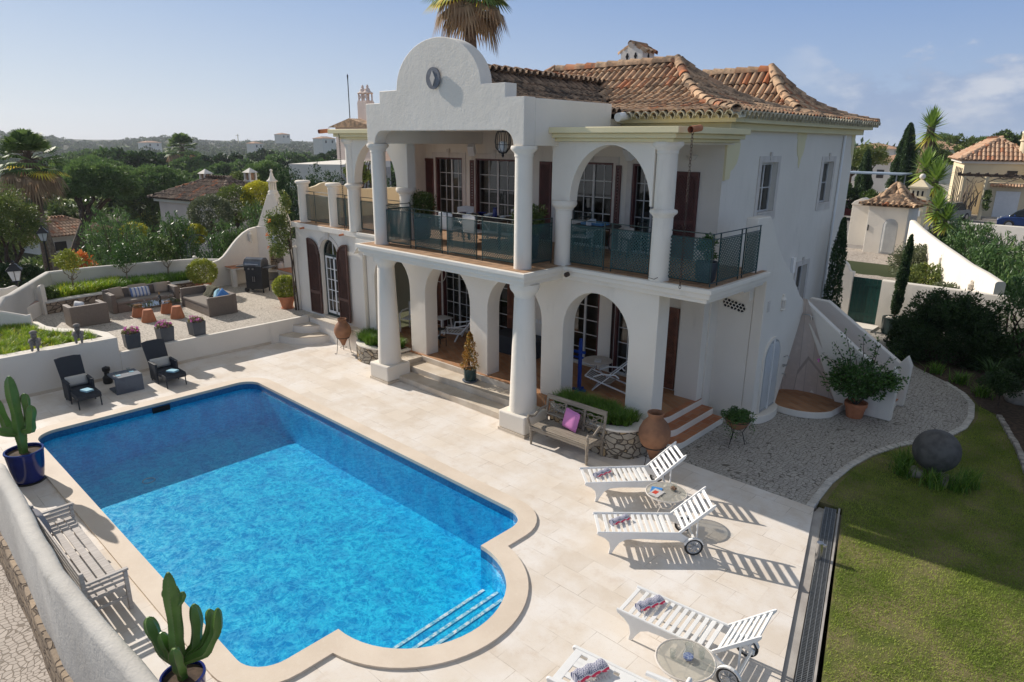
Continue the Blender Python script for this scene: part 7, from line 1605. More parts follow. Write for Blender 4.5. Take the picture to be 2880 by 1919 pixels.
for x in (-.72,-.235,.235,.72): m.box(x - .025,0,0,x + .025,.035,.46,Mb)
for c_ in (-.48,0,.48):
    for i in range(4): m.beam(Mb @ Vector((c_ - .2,.015,.14 + .02)),Mb @ Vector((c_ + .2,.015,.42)),.012,.018) if i == 0 else None
    for r_,dx,dz in ((.07,-.1,.33),(.07,.1,.33),(.07,-.1,.21),(.07,.1,.21),(.05,0,.27)): m.ring(Mb @ Vector((c_ + dx,.015,dz)),r_,.010,16,5,nrm=(0,1,0))
    m.box(c_ - .21,.005,.36,c_ + .21,.025,.38,Mb); m.box(c_ - .21,.005,.155,c_ + .21,.025,.175,Mb)
m.build('backrest',Wd,t,bevel=.003)
for s_ in (-1,1):
    MB().tube([(s_ * .72,.22,.70),(s_ * .735,.05,.68),(s_ * .74,-.12,.58),(s_ * .74,-.24,.60),(s_ * .74,-.31,.64),(s_ * .74,-.34,.60),(s_ * .735,-.31,.50),(s_ * .72,-.29,.42)],[.022,.024,.026,.028,.028,.028,.026,.024],8).build('arm',Wd,t)
    MB().lathe([(.022,0),(.026,.08),(.034,.13),(.024,.16),(.034,.20),(.026,.24),(.036,.30),(.036,.42)],(s_ * .70,-.27,0),12).build('leg',Wd,t); MB().beam((s_ * .70,.25,0),(s_ * .70,.23,.46),.045,.045).build('leg',Wd,t)
m = MB().box(-.70,-.295,.33,.70,-.27,.40); m.box(-.70,.2,.33,.70,.22,.40); m.box(-.715,-.27,.33,-.69,.2,.40); m.box(.69,-.27,.33,.715,.2,.40); m.build('apron',Wd,t,smooth=False)
cushion('pink cushion standing on the teak bench',-7.62,9.92,.425,.42,.42,.14,radians(-6),radians(-14),M['pink_fab'],roll=.08)
# ---------------- amphorae
AP = [(.05,0),(.07,.04),(.10,.12),(.14,.20),(.26,.36),(.305,.50),(.30,.62),(.24,.76),(.17,.84),(.14,.88),(.145,.93),(.165,.965),(.16,.985),(.145,.985),(.125,.93),(.12,.88),(.15,.82),(.26,.6),(.2,.3),(0,.2)]
def amphora(label,lab2,x,y,s,z0,stand_r):
    o = MB().lathe([(r * s,z * s) for r,z in AP],n=36).build('amphora',M['amphora'],ang=70); o.location = (x,y,z0); tag(o,label,'jar')
    st_ = MB(); zr_ = z0 + .30 * s
    st_.ring((0,0,zr_),.228 * s,.009,30,6); 
    for i in range(3): a = .5 + 2 * pi * i / 3; st_.tube([(.228 * s * cos(a),.228 * s * sin(a),zr_),(.25 * s * cos(a),.25 * s * sin(a),zr_ * .4),(stand_r * cos(a),stand_r * sin(a),.01),((stand_r + .05) * cos(a),(stand_r + .05) * sin(a),.012),((stand_r + .06) * cos(a),(stand_r + .06) * sin(a),.04)],.008,6)
    st_.ring((0,0,.16),.12 * s,.006,20,5); q = st_.build('jar_stand',M['black_iron']); q.location = (x,y,0); return tag(q,lab2,'plant stand')
amphora('big rust brown clay jar at the curved end of the stone bed','black iron ring stand holding the big rust brown jar',-6.02,10.55,1.0,.10,.30)
amphora('rust brown clay jar with pale weathering by the landing of the curved steps','black iron ring stand holding the jar by the curved steps',-16.42,10.42,.82,.22,.24)
# ---------------- green pot with amber shrub
p = thing('green_pot','round dark green glazed pot on the upper porch step','plant pot',(-11.38,10.76,.302)); MB().lathe([(.135,0),(.155,.06),(.16,.30),(.165,.32),(.15,.32),(.148,.28),(0,.28)],n=28).build('pot',M['glaze_green'],p); MB().lathe([(.17,0),(.20,.02),(.20,.035),(0,.03)],n=28).build('saucer',M['concrete_dk'],p)
t = thing('amber_shrub','upright shrub with amber and green leaves in the green pot','shrub',(-11.38,10.76,.585)); rg = np.random.default_rng(5); n = 1500; f = rg.uniform(0,1,n); a = rg.uniform(0,2 * pi,n); r = .235 * (1 - f) ** .55 * np.sqrt(rg.uniform(.1,1,n)) * (1 + .2 * np.sin(f * 22)); P = np.stack([r * np.cos(a),r * np.sin(a),.06 + f * .92],1); leaves_obj('foliage',P,.052,M['l_amber'],t,2.2,seed=5,col=.5 + .4 * np.sin(a * 2 + f * 6)); branchy(MB(),(0,0,0),[(.08 * cos(q),.08 * sin(q),.5 + .07 * i) for i,q in enumerate(np.linspace(0,9,7))],.012,.004,2).build('stem',M['bark'],t)
# ---------------- hanging bowl planter
t = thing('bowl_planter','wide clay bowl with trailing plant on a black iron stand','potted plant',(-5.28,12.60,0)); MB().lathe([(.05,.32),(.14,.35),(.22,.44),(.255,.55),(.235,.55),(.2,.46),(0,.40)],n=28).build('bowl',M['amphora'],t); m = MB().ring((0,0,.52),.25,.008,26,5)
for i in range(3): a = .3 + 2 * pi * i / 3; m.tube([(.25 * cos(a),.25 * sin(a),.52),(.12 * cos(a),.12 * sin(a),.26),(.19 * cos(a),.19 * sin(a),0)],.009,6)
m.ring((0,0,.26),.10,.006,16,5); m.build('stand',M['black_iron'],t); P,N_,cv = clump_pts(2400,(.33,.33,.16),26,.10,71,-.6); P[:,2] += .62; leaves_obj('foliage',P,.05,M['l_mag'],t,2.6,seed=71,col=cv); rg = np.random.default_rng(4); k_ = 500; a = rg.uniform(0,2 * pi,k_); rr_ = .27 + rg.uniform(0,.1,k_); P = np.stack([rr_ * np.cos(a),rr_ * np.sin(a),.62 - rg.uniform(0,.38,k_) * (np.sin(a * 3) > .1)],1); leaves_obj('trailing_shoots',P,.05,M['l_mag'],t,2.6,seed=72)
# ---------------- big potted shrub by the stair
t = thing('potted_shrub','big wide shrub with long upright shoots in a terracotta pot by the stair','potted shrub',(-3.93,15.86,0)); MB().lathe([(.17,0),(.22,.26),(.24,.27),(.245,.36),(.215,.36),(.21,.30),(0,.30)],n=28).build('pot',M['terracotta'],t)
P,N_,cv = clump_pts(5200,(.84,.74,.55),60,.20,73,-.8); P[:,2] += .92; leaves_obj('foliage',P,.075,M['l_mag'],t,2.1,seed=73,col=cv,Nrm=N_); m = branchy(MB(),(0,0,.28),[(.5 * cos(a),.4 * sin(a),1.0) for a in np.linspace(0,5.6,9)],.018,.005,8); sp_ = []; rg = np.random.default_rng(8)
for tip in ((-.45,-.1,2.0),(-.62,-.2,1.72),(-.1,.1,1.9),(.18,.2,1.95),(.25,.1,1.75),(.72,.15,1.35),(.95,.0,1.15),(-.85,-.1,1.35),(.55,-.1,1.6),(-.2,-.2,1.7)):
    b,e = Vector((tip[0] * .4,tip[1] * .4,.9)),Vector(tip); m.tube([b,b.lerp(e,.5) + Vector((.04,0,.05)),e],[.010,.008,.004],5)
    for q in range(46): f = rg.uniform(.15,1.02); c = b.lerp(e,f); sp_.append((c.x + rg.normal(0,.05),c.y + rg.normal(0,.05),c.z + rg.normal(0,.04)))
m.build('stem',M['bark'],t); leaves_obj('shoot_leaves',np.array(sp_),.075,M['l_mag'],t,2.1,seed=74); c = np.repeat(np.array([[-.95,.0,1.15]]),10,0) + rg.normal(0,.02,(10,3)); leaves_obj('flower',c,.05,M['l_flower'],t,1.3,seed=75)
# ---------------- porch furniture
def plastic_lounger(label,x,y,rz,z=ZF):
    t = thing('plastic_lounger',label,'sun lounger',(x,y,z),rz); Wp = M['white_plastic']; m = MB()
    for i in range(7): m.box(.05 + i * .09,-.26,.24,.10 + i * .09,.26,.26)
    m.box(.02,-.29,.22,.70,-.26,.265); m.box(.02,.26,.22,.70,.29,.265); m.build('seat',Wp,t,bevel=.005); Mb = T(.68,0,.25) @ Matrix.Rotation(-radians(52),4,'Y'); m = MB()
    for i in range(9): m.box(.04 + i * .082,-.24,-.01,.09 + i * .082,.24,.01,Mb)
    m.box(0,-.28,-.02,.80,-.25,.02,Mb); m.box(0,.25,-.02,.80,.28,.02,Mb); m.build('backrest',Wp,t,bevel=.005)
    for s_ in (-1,1):
        MB().tube([(.08,s_ * .28,.25),(.0,s_ * .29,.12),(-.06,s_ * .30,0)],.024,8).build('leg',Wp,t); MB().tube([(.62,s_ * .28,.25),(.55,s_ * .30,.10),(.50,s_ * .31,0)],.024,8).build('leg',Wp,t); MB().tube([(.85,s_ * .29,.52),(.55,s_ * .33,.44),(.30,s_ * .33,.42),(.28,s_ * .30,.26)],.022,8).build('arm',Wp,t)
    return t
plastic_lounger('white plastic lounge chair with slatted back in the second arch of the porch',-14.35,12.45,radians(28))
t = thing('plastic_chair','white plastic armchair mostly hidden behind the first arch pier','chair',(-15.6,12.35,ZF),radians(20)); MB().box(-.24,-.24,.38,.24,.24,.41).build('seat',M['white_plastic'],t,bevel=.02); MB().box(-.24,.2,.41,.24,.25,.85).build('backrest',M['white_plastic'],t,bevel=.02)
for s_ in (-1,1): MB().tube([(s_ * .27,.22,.62),(s_ * .28,-.1,.62),(s_ * .28,-.25,.56),(s_ * .26,-.27,0)],.022,8).build('arm',M['white_plastic'],t); MB().tube([(s_ * .23,.22,.38),(s_ * .26,.26,0)],.02,8).build('leg',M['white_plastic'],t)
t = thing('plastic_table','small white plastic table beside the lounge chair in the second arch','table',(-14.9,12.95,ZF)); MB().box(-.24,-.24,.40,.24,.24,.43).build('tabletop',M['white_plastic'],t,bevel=.03)
for a in (-.18,.18):
    for b in (-.18,.18): MB().beam((a,b,.4),(a * 1.2,b * 1.2,0),.04,.04).build('leg',M['white_plastic'],t)
t = thing('small_stand','small dark metal stand next to the second arch pier','stand',(-13.75,11.85,ZF)); m = MB()
for a in (-.12,.12):
    for b in (-.12,.12): m.beam((a,b,0),(a,b,.52),.014,.014)
for z in (.25,.50): m.box(-.12,-.12,z,.12,.12,z + .012)
m.build('frame',M['black_iron'],t)
t = thing('storage_chest','dark wicker storage chest in the third arch of the porch','chest',(-11.75,12.95,ZF),radians(3)); MB().box(-.72,-.32,0,.72,.32,.46).build('body',M['wicker_dk'],t,bevel=.015); MB().box(-.74,-.34,.46,.74,.34,.51).build('lid',M['wicker_dk'],t,bevel=.01)
t = thing('blue_stand','bright blue wooden post stand with a crossbar in the fourth arch','stand',(-8.78,11.78,ZF),radians(10)); m = MB().box(-.035,-.035,.03,.035,.035,1.22); m.lathe([(.03,0),(.045,.02),(.035,.05),(.0,.06)],(0,0,1.22),10); m.build('post',M['paint_blue'],t,bevel=.006); MB().box(-.17,-.03,.0,.17,.03,.06).build('foot',M['paint_blue'],t,bevel=.01); MB().box(-.03,-.20,.0,.03,.20,.05).build('foot',M['paint_blue'],t,bevel=.01); MB().box(-.24,-.025,.92,.12,.025,.98).build('crossbar',M['paint_blue'],t,bevel=.006); MB().box(-.24,-.02,.80,.08,.02,.84).build('crossbar',M['paint_blue'],t,bevel=.006)
t = thing('porch_table','round pale topped table with crossed legs in the fourth arch','table',(-9.05,12.85,ZF)); MB().lathe([(0,.42),(.36,.42),(.37,.43),(.36,.44),(0,.44)],n=36).build('tabletop',M['trim_stone'],t)
for i in range(4): a = pi / 4 + pi / 2 * i; MB().tube([(.33 * cos(a),.33 * sin(a),.42),(.06 * cos(a + .5),.06 * sin(a + .5),.22),(.28 * cos(a + .8),.28 * sin(a + .8),0)],.008,6).build('leg',M['white_paint'],t)
o = MB().box(-.08,-.11,0,.08,.11,.02).build('book',M['white_fab']); o.location = (-9.0,12.80,ZF + .441); o.rotation_euler = (0,0,.5); tag(o,'closed pale book on the round porch table','book')
t = thing('deckchair','striped canvas deckchair with white frame in the fourth arch','deckchair',(-8.35,12.35,ZF),radians(20)); Wp = M['white_paint']
for s_ in (-1,1):
    MB().beam((-.50,s_ * .27,.0 + .35),(.62,s_ * .27,.02),.035,.025).build('side_rail',Wp,t); MB().beam((-.32,s_ * .24,.02),(.62,s_ * .24,.92),.035,.025).build('side_rail',Wp,t); MB().tube([(-.30,s_ * .29,.36),(-.1,s_ * .30,.45),(.22,s_ * .30,.47),(.3,s_ * .28,.40)],.018,6).build('arm',Wp,t)
m = MB().beam((-.50,-.27,.35),(-.50,.27,.35),.03,.03); m.beam((.62,-.27,.02),(.62,.27,.02),.03,.03); m.beam((.62,-.25,.92),(.62,.25,.92),.03,.03); m.beam((-.32,-.25,.02),(-.32,.25,.02),.03,.03); m.build('crossbar',Wp,t); vs = []; Q = [(-.50,.36),(-.3,.26),(-.1,.19),(.08,.20),(.22,.34),(.36,.56),(.5,.76),(.61,.93)]
for x,z in Q: vs += [(x,-.23,z),(x,.23,z)]
o = MB().add(vs,[(2 * i,2 * i + 1,2 * i + 3,2 * i + 2) for i in range(len(Q) - 1)]).build('canvas',M['canvas'],t)
# ---------------- balcony furniture
def potted(label,lab2,x,y,z,pw,ph,R,n,seed,sq=True,mat='l_box'):
    p = thing('balcony_pot',lab2,'plant pot',(x,y,z)); 
    MB().lathe([(pw * .7,0),(pw * .9,.06),(pw,ph * .8),(pw * 1.04,ph),(pw * .92,ph),(pw * .9,ph * .9),(0,ph * .9)],n=28).build('pot',M['concrete_dk'],p); t = thing('balcony_shrub',label,'shrub',(x,y,z + ph * .9),0,'clipped shrubs on the balcony'); P,N_,cv = clump_pts(n,R,50,min(R) * .35,seed,-.8); P[:,2] += R[2] * .95; leaves_obj('foliage',P,.055,M[mat],t,2.2,seed=seed,col=cv,Nrm=N_); MB().tube([(0,0,0),(0,0,R[2])],.02,6).build('stem',M['bark'],t)
potted('leafy green shrub on the balcony behind the left railing, near the left column','large dark pot behind the leftmost front lattice panel',-13.75,11.3,ZS,.26,.55,(.44,.44,.42),4200,81); potted('leafy green shrub on the balcony beside the right front column','dark pot behind the right front column',-9.75,11.0,ZS,.24,.50,(.42,.40,.46),4200,82)
potted('thin leafy plant in the corner of the right balcony behind the lattice','dark brown pot in the corner of the right balcony',-5.72,11.45,ZS,.20,.38,(.22,.22,.30),1200,83,mat='l_mag')
t = thing('dining_table','dark topped dining table with place settings on the balcony','dining table',(-11.9,11.75,ZS),radians(2)); MB().box(-.95,-.42,.66,.95,.42,.70).build('tabletop',M['int_dark'],t,bevel=.008)
for a in (-.85,.85):
    for b in (-.35,.35): MB().beam((a,b,0),(a,b,.66),.05,.05).build('leg',M['black_iron'],t)
def bchair(label,x,y,rz,seat='white_plastic',cat='chair',grp='dining chairs on the balcony'):
    t = thing('dining_chair',label,cat,(x,y,ZS),rz,grp); MB().box(-.22,-.22,.40,.22,.22,.44).build('seat',M[seat],t,bevel=.015); MB().prism([(-.21,.44),(.21,.44),(.23,.80),(.0,.83),(-.23,.80)],.20,.225,'y').build('backrest',M[seat],t,bevel=.01)
    for a in (-.19,.19):
        for b in (-.19,.19): MB().tube([(a,b,.40),(a * 1.1,b * 1.1,0)],.012,6).build('leg',M['black_iron'],t)
    for s_ in (-1,1): MB().tube([(s_ * .23,.2,.64),(s_ * .25,-.05,.63),(s_ * .24,-.2,.44)],.014,6).build('arm',M[seat],t)
    return t
bchair('white chair at the left end of the balcony dining table',-13.05,12.3,radians(60)); bchair('white chair behind the middle of the balcony dining table',-11.75,12.6,radians(-4)); bchair('white chair near side of the balcony dining table, nearest the left lattice gap',-12.35,11.10,radians(184)); bchair('white chair near side of the balcony dining table, in the middle',-11.5,11.1,radians(176)); bchair('white chair just behind the right front column',-9.25,12.3,radians(-80))
def item(name,label,cat,x,y,z,prof_,mat,n=18,grp=None): o = MB().lathe(prof_,n=n).build(name,M[mat]); o.location = (x,y,z); return tag(o,label,cat,grp)
zt_ = ZS + .701; bowlp = [(.03,0),(.05,.01),(.10,.06),(.095,.06),(.045,.018),(0,.014)]
item('blue_bowl','dark blue wide bowl on the balcony table, left of the tallest jug','bowl',-12.05,11.85,zt_ + .001,[(r * 1.25,z * 1.3) for r,z in bowlp],'glaze_blue'); item('blue_bowl','dark blue flat bowl at the left end of the balcony table','bowl',-12.6,11.75,zt_ + .001,[(r * 1.3,z * .7) for r,z in bowlp],'glaze_blue')
item('blue_jug','tall dark blue jug on the balcony table','jug',-11.45,11.7,zt_ + .001,[(.06,0),(.065,.02),(.055,.12),(.05,.22),(.065,.24),(.055,.24),(.04,.2),(0,.02)],'glaze_blue')
for i,(x,y,lab) in enumerate(((-12.2,11.55,'white bowl in front of the dark blue wide bowl'),(-11.75,11.85,'white bowl between the blue bowl and the jug'),(-11.62,11.6,'small white pot right beside the tall blue jug'),(-11.1,11.6,'white bowl at the right end of the balcony table'))): item('white_bowl',lab,'bowl',x,y,zt_ + .001,[(r * .85,z * 1.3) for r,z in bowlp],'white_plastic',grp='white bowls on the balcony table')
t = thing('side_table','round dark table on the right balcony carrying a blue tray','table',(-9.0,12.55,ZS)); MB().lathe([(0,.64),(.52,.64),(.53,.66),(.52,.68),(0,.68)],n=36).build('tabletop',M['int_dark'],t)
for i in range(4): a = .4 + pi / 2 * i; MB().tube([(.4 * cos(a),.4 * sin(a),.64),(.2 * cos(a),.2 * sin(a),.3),(.38 * cos(a),.38 * sin(a),0)],.012,6).build('leg',M['green_metal'],t)
t = thing('tray','blue rimmed tray with handles on the round balcony table','tray',(-9.05,12.5,ZS + .681),.1); MB().box(-.27,-.17,0,.27,.17,.02).build('base',M['blue_pale'],t,bevel=.01); m = MB()
for a,b in (((-.27,-.17),(.27,-.17)),((.27,-.17),(.27,.17)),((.27,.17),(-.27,.17)),((-.27,.17),(-.27,-.17))): m.beam((*a,.03),(*b,.03),.02,.05)
m.build('rim',simple('sky_blue_paint',(.12,.30,.52)),t)
def ironchair(label,x,y,rz):
    t = thing('iron_chair',label,'chair',(x,y,ZS),rz,'green iron chairs of the right balcony'); MB().box(-.22,-.22,.40,.22,.22,.43).build('seat',M['green_metal'],t,bevel=.01); m = MB()
    for x_ in (-.21,.21): m.beam((x_,.21,.0),(x_,.25,.88),.02,.02)
    for z in (.52,.64,.76,.86): m.beam((-.21,.235,z),(.21,.235,z),.012,.012)
    for x_ in (-.14,-.05,.05,.14): m.beam((x_,.235,.52),(x_,.25,.86),.010,.010)
    m.build('backrest',M['green_metal'],t)
    for a in (-.2,.2): MB().beam((a,-.2,.4),(a,-.22,0),.02,.02).build('leg',M['green_metal'],t)
    return t
ironchair('green iron chair left of the round balcony table',-9.75,12.95,radians(35)); ironchair('green iron chair right of the round balcony table',-8.2,12.8,radians(-35))
cushion('long cream cushion on the left iron chair of the right balcony',-9.78,12.75,ZS + .43,.50,.30,.12,.3,radians(-10),M['linen']); cushion('cream cushion on the right iron chair of the right balcony',-8.3,12.6,ZS + .43,.42,.28,.12,-.4,radians(-25),M['linen'])
# ---------------- hanging lantern of the gable porch
t = thing('hanging_lantern','black iron cage lantern hanging under the gable','lantern',(-10.0,10.45,5.68)); m = MB()
for i in range(10):
    a = 2 * pi * i / 10; m.tube([(r * cos(a),r * sin(a),z) for r,z in ((.075,.10),(.15,.20),(.165,.32),(.15,.44),(.12,.52))],.008,5)
m.ring((0,0,.10),.075,.012,20,6); m.ring((0,0,.52),.12,.012,20,6); m.ring((0,0,.26),.16,.006,20,5); m.tube([(0,0,.52),(0,0,.60)],.02,8); m.lathe([(0,0),(.015,.01),(.03,.04),(.02,.07),(.06,.10),(0,.10)],n=14); m.build('cage',M['black_iron'],t); MB().lathe([(.05,.11),(.09,.16),(.09,.30),(.05,.33)],n=16).build('glass',M['lamp_glass'],t)
# ============================================================ BACKGROUND, LEFT
def tree(name,label,x,y,z0,h,R,n,ls,mat,seed,nc=60,trunk_r=.2,lean=(0,0),fork=.45,group=None,asp=2.4,zmin=-.5,squash=.8,bark='bark',crf=.26,cat='tree',shell=.8,bend=0):
    t = thing(name,label,cat,(x,y,z0),0,group); zc = h - R[2]; P,N_,cv = clump_pts(n,R,nc,min(R[0],R[1]) * crf,seed,zmin,shell,squash); P += np.array([lean[0],lean[1],zc]); leaves_obj('crown',P,ls,M[mat],t,asp,seed=seed,col=cv,Nrm=N_)
    fz = h * fork; rg = random.Random(seed); f = Vector((lean[0] * .5,lean[1] * .5,fz)); m = MB().tube([(0,0,-.3),Vector((0,0,0)).lerp(f,.5) + Vector((bend,bend,0)),f],[trunk_r * 1.25,trunk_r,trunk_r * .85],10)
    branchy(m,f,[(lean[0] + R[0] * .65 * cos(a) * rg.uniform(.6,1.1),lean[1] + R[1] * .65 * sin(a) * rg.uniform(.6,1.1),zc + R[2] * rg.uniform(-.35,.45)) for a in np.linspace(0,5.8,9)],trunk_r * .5,trunk_r * .1,seed,6,.04); m.build('trunk',M[bark],t); return t
tree('umbrella_pine','big umbrella pine with forked dark trunk and wide dense crown left of the oleanders',-65.6,15.9,-4.0,8.3,(3.6,3.6,2.2),40000,.24,'l_pine',201,130,.48,(.3,2.6),.36,zmin=-.25,shell=.98,crf=.20,squash=.75)
tree('umbrella_pine','broad umbrella pine behind and to the right of the forked one',-80.5,27.8,-4.2,7.5,(4.4,4.6,2.5),34000,.28,'l_pine',202,120,.45,(0,.6),.36,zmin=-.3,shell=.98,crf=.20,squash=.75)
tree('umbrella_pine','flat topped pine rising behind both big umbrella pines',-88,24.5,-4.2,8.2,(4.2,4.4,1.9),20000,.30,'l_pine',203,80,.4,(0,0),.4,zmin=-.3,shell=.98,crf=.20)
tree('round_tree','loose yellowish green tree filling the left edge',-35.6,6.2,-2.3,6.5,(1.9,1.75,1.9),17000,.12,'l_olive',204,80,.16,(0,0),.35,asp=3.2)
tree('round_tree','dark shaded shrub mass under the yellowish tree at the left edge',-33.8,5.9,-2.3,3.6,(1.5,1.5,1.2),8000,.12,'l_hedge',205,50,.12)
hedge_block('hedge of mixed dark shrubs at the foot of the tall lamp',-31.0,6.0,(1.2,1.2,1.15),6000,206,'l_grey',.12,'shrub',-2.0,2.5,'low_hedge')
hedge_block('dark leafy hedge beside the black lantern at the left edge',-29.3,4.6,(1.5,1.0,1.3),6000,207,'l_hedge',.12,'shrub',-2.0,2.5,'low_hedge')
shrub('red_shrub','shrub with red and orange leaf tips in front of the big pine trunk','shrub',(-33.2,8.35,-1.0),(.9,.75,1.05),4200,.12,M['l_red'],36,seed=208,zc=1.3)
shrub('yellow_shrub','golden leaved shrub left of the largest oleander','shrub',(-31.0,8.0,-1.3),(.95,.8,1.05),4600,.12,M['l_yellow'],36,seed=209,zc=1.35)
for i,(x,y,z,r,mt,lab) in enumerate(((-37.0,15.75,2.1,1.15,'l_grey','grey green clipped ball tree in front of the dark roofed house'),(-38.6,17.9,2.4,1.2,'l_olive','green clipped ball tree in front of the house, second from the left'),(-37.9,19.05,2.8,1.0,'l_yellow','bright yellow green ball tree nearest the fireplace chimney'),(-38.5,12.3,1.1,.75,'l_yellow','small yellow topped shrub between the two largest oleanders'),(-36.5,14.6,1.15,.6,'l_yellow','small yellow topped shrub below the grey green ball tree'))):
    t = thing('ball_tree',lab,'tree',(x,y,-1.6),0,'clipped ball trees of the neighbouring garden'); P,N_,cv = ball_pts(5600,r,210 + i); P[:,2] += z + 1.6; leaves_obj('crown',P,.12,M[mt],t,2,seed=i,col=cv,Nrm=N_); MB().tube([(0,0,0),(0,0,z + 1.2)],.09,8).build('trunk',M['bark'],t)
# fan palms
def fan_palm(label,x,y,z0,h,R,nf,seed,tr=.22,dry=.25,yellow=2,group=None):
    t = thing('fan_palm',label,'palm tree',(x,y,z0),0,group); rg = np.random.default_rng(seed); pts = [(0,0,-.2),(.05,0,h * .5),(0,0,h)]; MB().tube([Vector(p) for p in pts],[tr * 1.2,tr,tr * 1.05],12).build('trunk',M['palm_bark'],t)
    groups = {'l_palm': [],'l_palm_dry': [],'l_palm_yel': []}; pet = MB()
    for i in range(nf):
        f = i / nf; el = radians(78 - 135 * f ** 1.05) + rg.normal(0,.10); az = i * 2.4 + rg.normal(0,.2); key = 'l_palm_dry' if f > 1 - dry else ('l_palm_yel' if (1 - dry - yellow / nf * 1.2) < f <= 1 - dry and i % 2 == 0 else 'l_palm')
        d = Vector((cos(el) * cos(az),cos(el) * sin(az),sin(el))); L = R * .52; b = Vector((0,0,h)); e = b + d * L + Vector((0,0,-.12 * R * (1 - sin(el)))); pet.tube([b,b.lerp(e,.5) + Vector((0,0,.05 * R)),e],[.03,.022,.015],5)
        side = d.cross(Vector((0,0,1))); side = side.normalized() if side.length > .05 else Vector((1,0,0)); nrm = side.cross(d).normalized(); nl = 17
        for k_ in range(nl):
            a = radians(-82 + 164 * k_ / (nl - 1)); ld = (d * cos(a) + side * sin(a)).normalized(); LL = R * .52 * (1 - .22 * abs(sin(a))); w = R * .030; s0,s1,s2 = e,e + ld * LL * .6,e + ld * LL + Vector((0,0,-LL * (.28 + .45 * (key == 'l_palm_dry')))); sd = ld.cross(nrm).normalized() * w
            groups[key].append([s0 - sd * .3,s0 + sd * .3,s1 + sd,s2,s1 - sd])
    for key,L_ in groups.items():
        if not L_: continue
        m = MB()
        for q in L_: m.col = rg.uniform(); m.add(q,[(0,1,2,4),(4,2,3)])
        m.build('fronds' if key == 'l_palm' else ('dry_fronds' if key == 'l_palm_dry' else 'yellow_fronds'),M[key],t,smooth=False,attr=True)
    pet.build('petioles',M['palm_bark'],t); return t
fan_palm('tall fan palm with green, yellow and dry hanging fronds behind the curved gable',-21.6,20.6,-1,13.1,2.0,64,301,.24,.22,9)
fan_palm('fan palm with shaggy trunk at the left edge above the pines',-48.9,10.5,-3.5,8.2,2.1,60,302,.26,.3,5)
fan_palm('silvery distant fan palm beyond the umbrella pines',-140,55.5,-9,13.2,3.6,56,303,.4,.3,0)
# leaning trunk
tag(MB().tube([(-39.05,8.75,-1.5),(-39.05,8.62,.8),(-39.05,8.45,2.3)],[.17,.15,.13],8).build('leaning_trunk',M['bark_pale']),'bare leaning grey trunk beside the tall thin lamp','tree trunk')
# cypress hedge
for i in range(14):
    f = i / 13; x = -35.6 + 13.2 * f; y = 19.3 - .3 * f + .12 * sin(i * 3); 
    t = thing('hedge_cypress','dark upright conifer in the tall row behind the left terrace','conifer',(x,y,-1.5),0,'row of dark conifers behind the left terrace'); P,N_,cv = clump_pts(3600,(.72,.55,3.15),70,.22,320 + i,-1,.99,1.6); P[:,2] += 3.15 + (.0 if i < 3 else .12) + .08 * sin(i * 5); leaves_obj('crown',P,.13,M['l_cyp'],t,2.8,(0,0,1,.45),seed=i,col=cv); MB().tube([(0,0,0),(0,0,5)],.07,6).build('trunk',M['bark'],t)
tree('magnolia','broad leaved tree showing through the arch of the left wing',-24.6,17.0,-.5,7.3,(.9,1.0,1.6),1500,.24,'l_olive',340,20,.10)
t = thing('prickly_pear','tip of a prickly pear cactus rising behind the roof ridge','cactus',(-17.2,19.6 + 3.2,0)); m = MB()
for dx,dz,r_ in ((0,8.55,.20),(-.22,8.62,.17),(.2,8.66,.16),(.02,8.85,.13),(.25,8.48,.15),(0,8.2,.2)): m.ball((dx,0,dz),(r_ * .8,.05,r_),12,8)
m.tube([(0,0,0),(0,0,8.4)],.12,8); m.build('pads',M['cactus'],t)
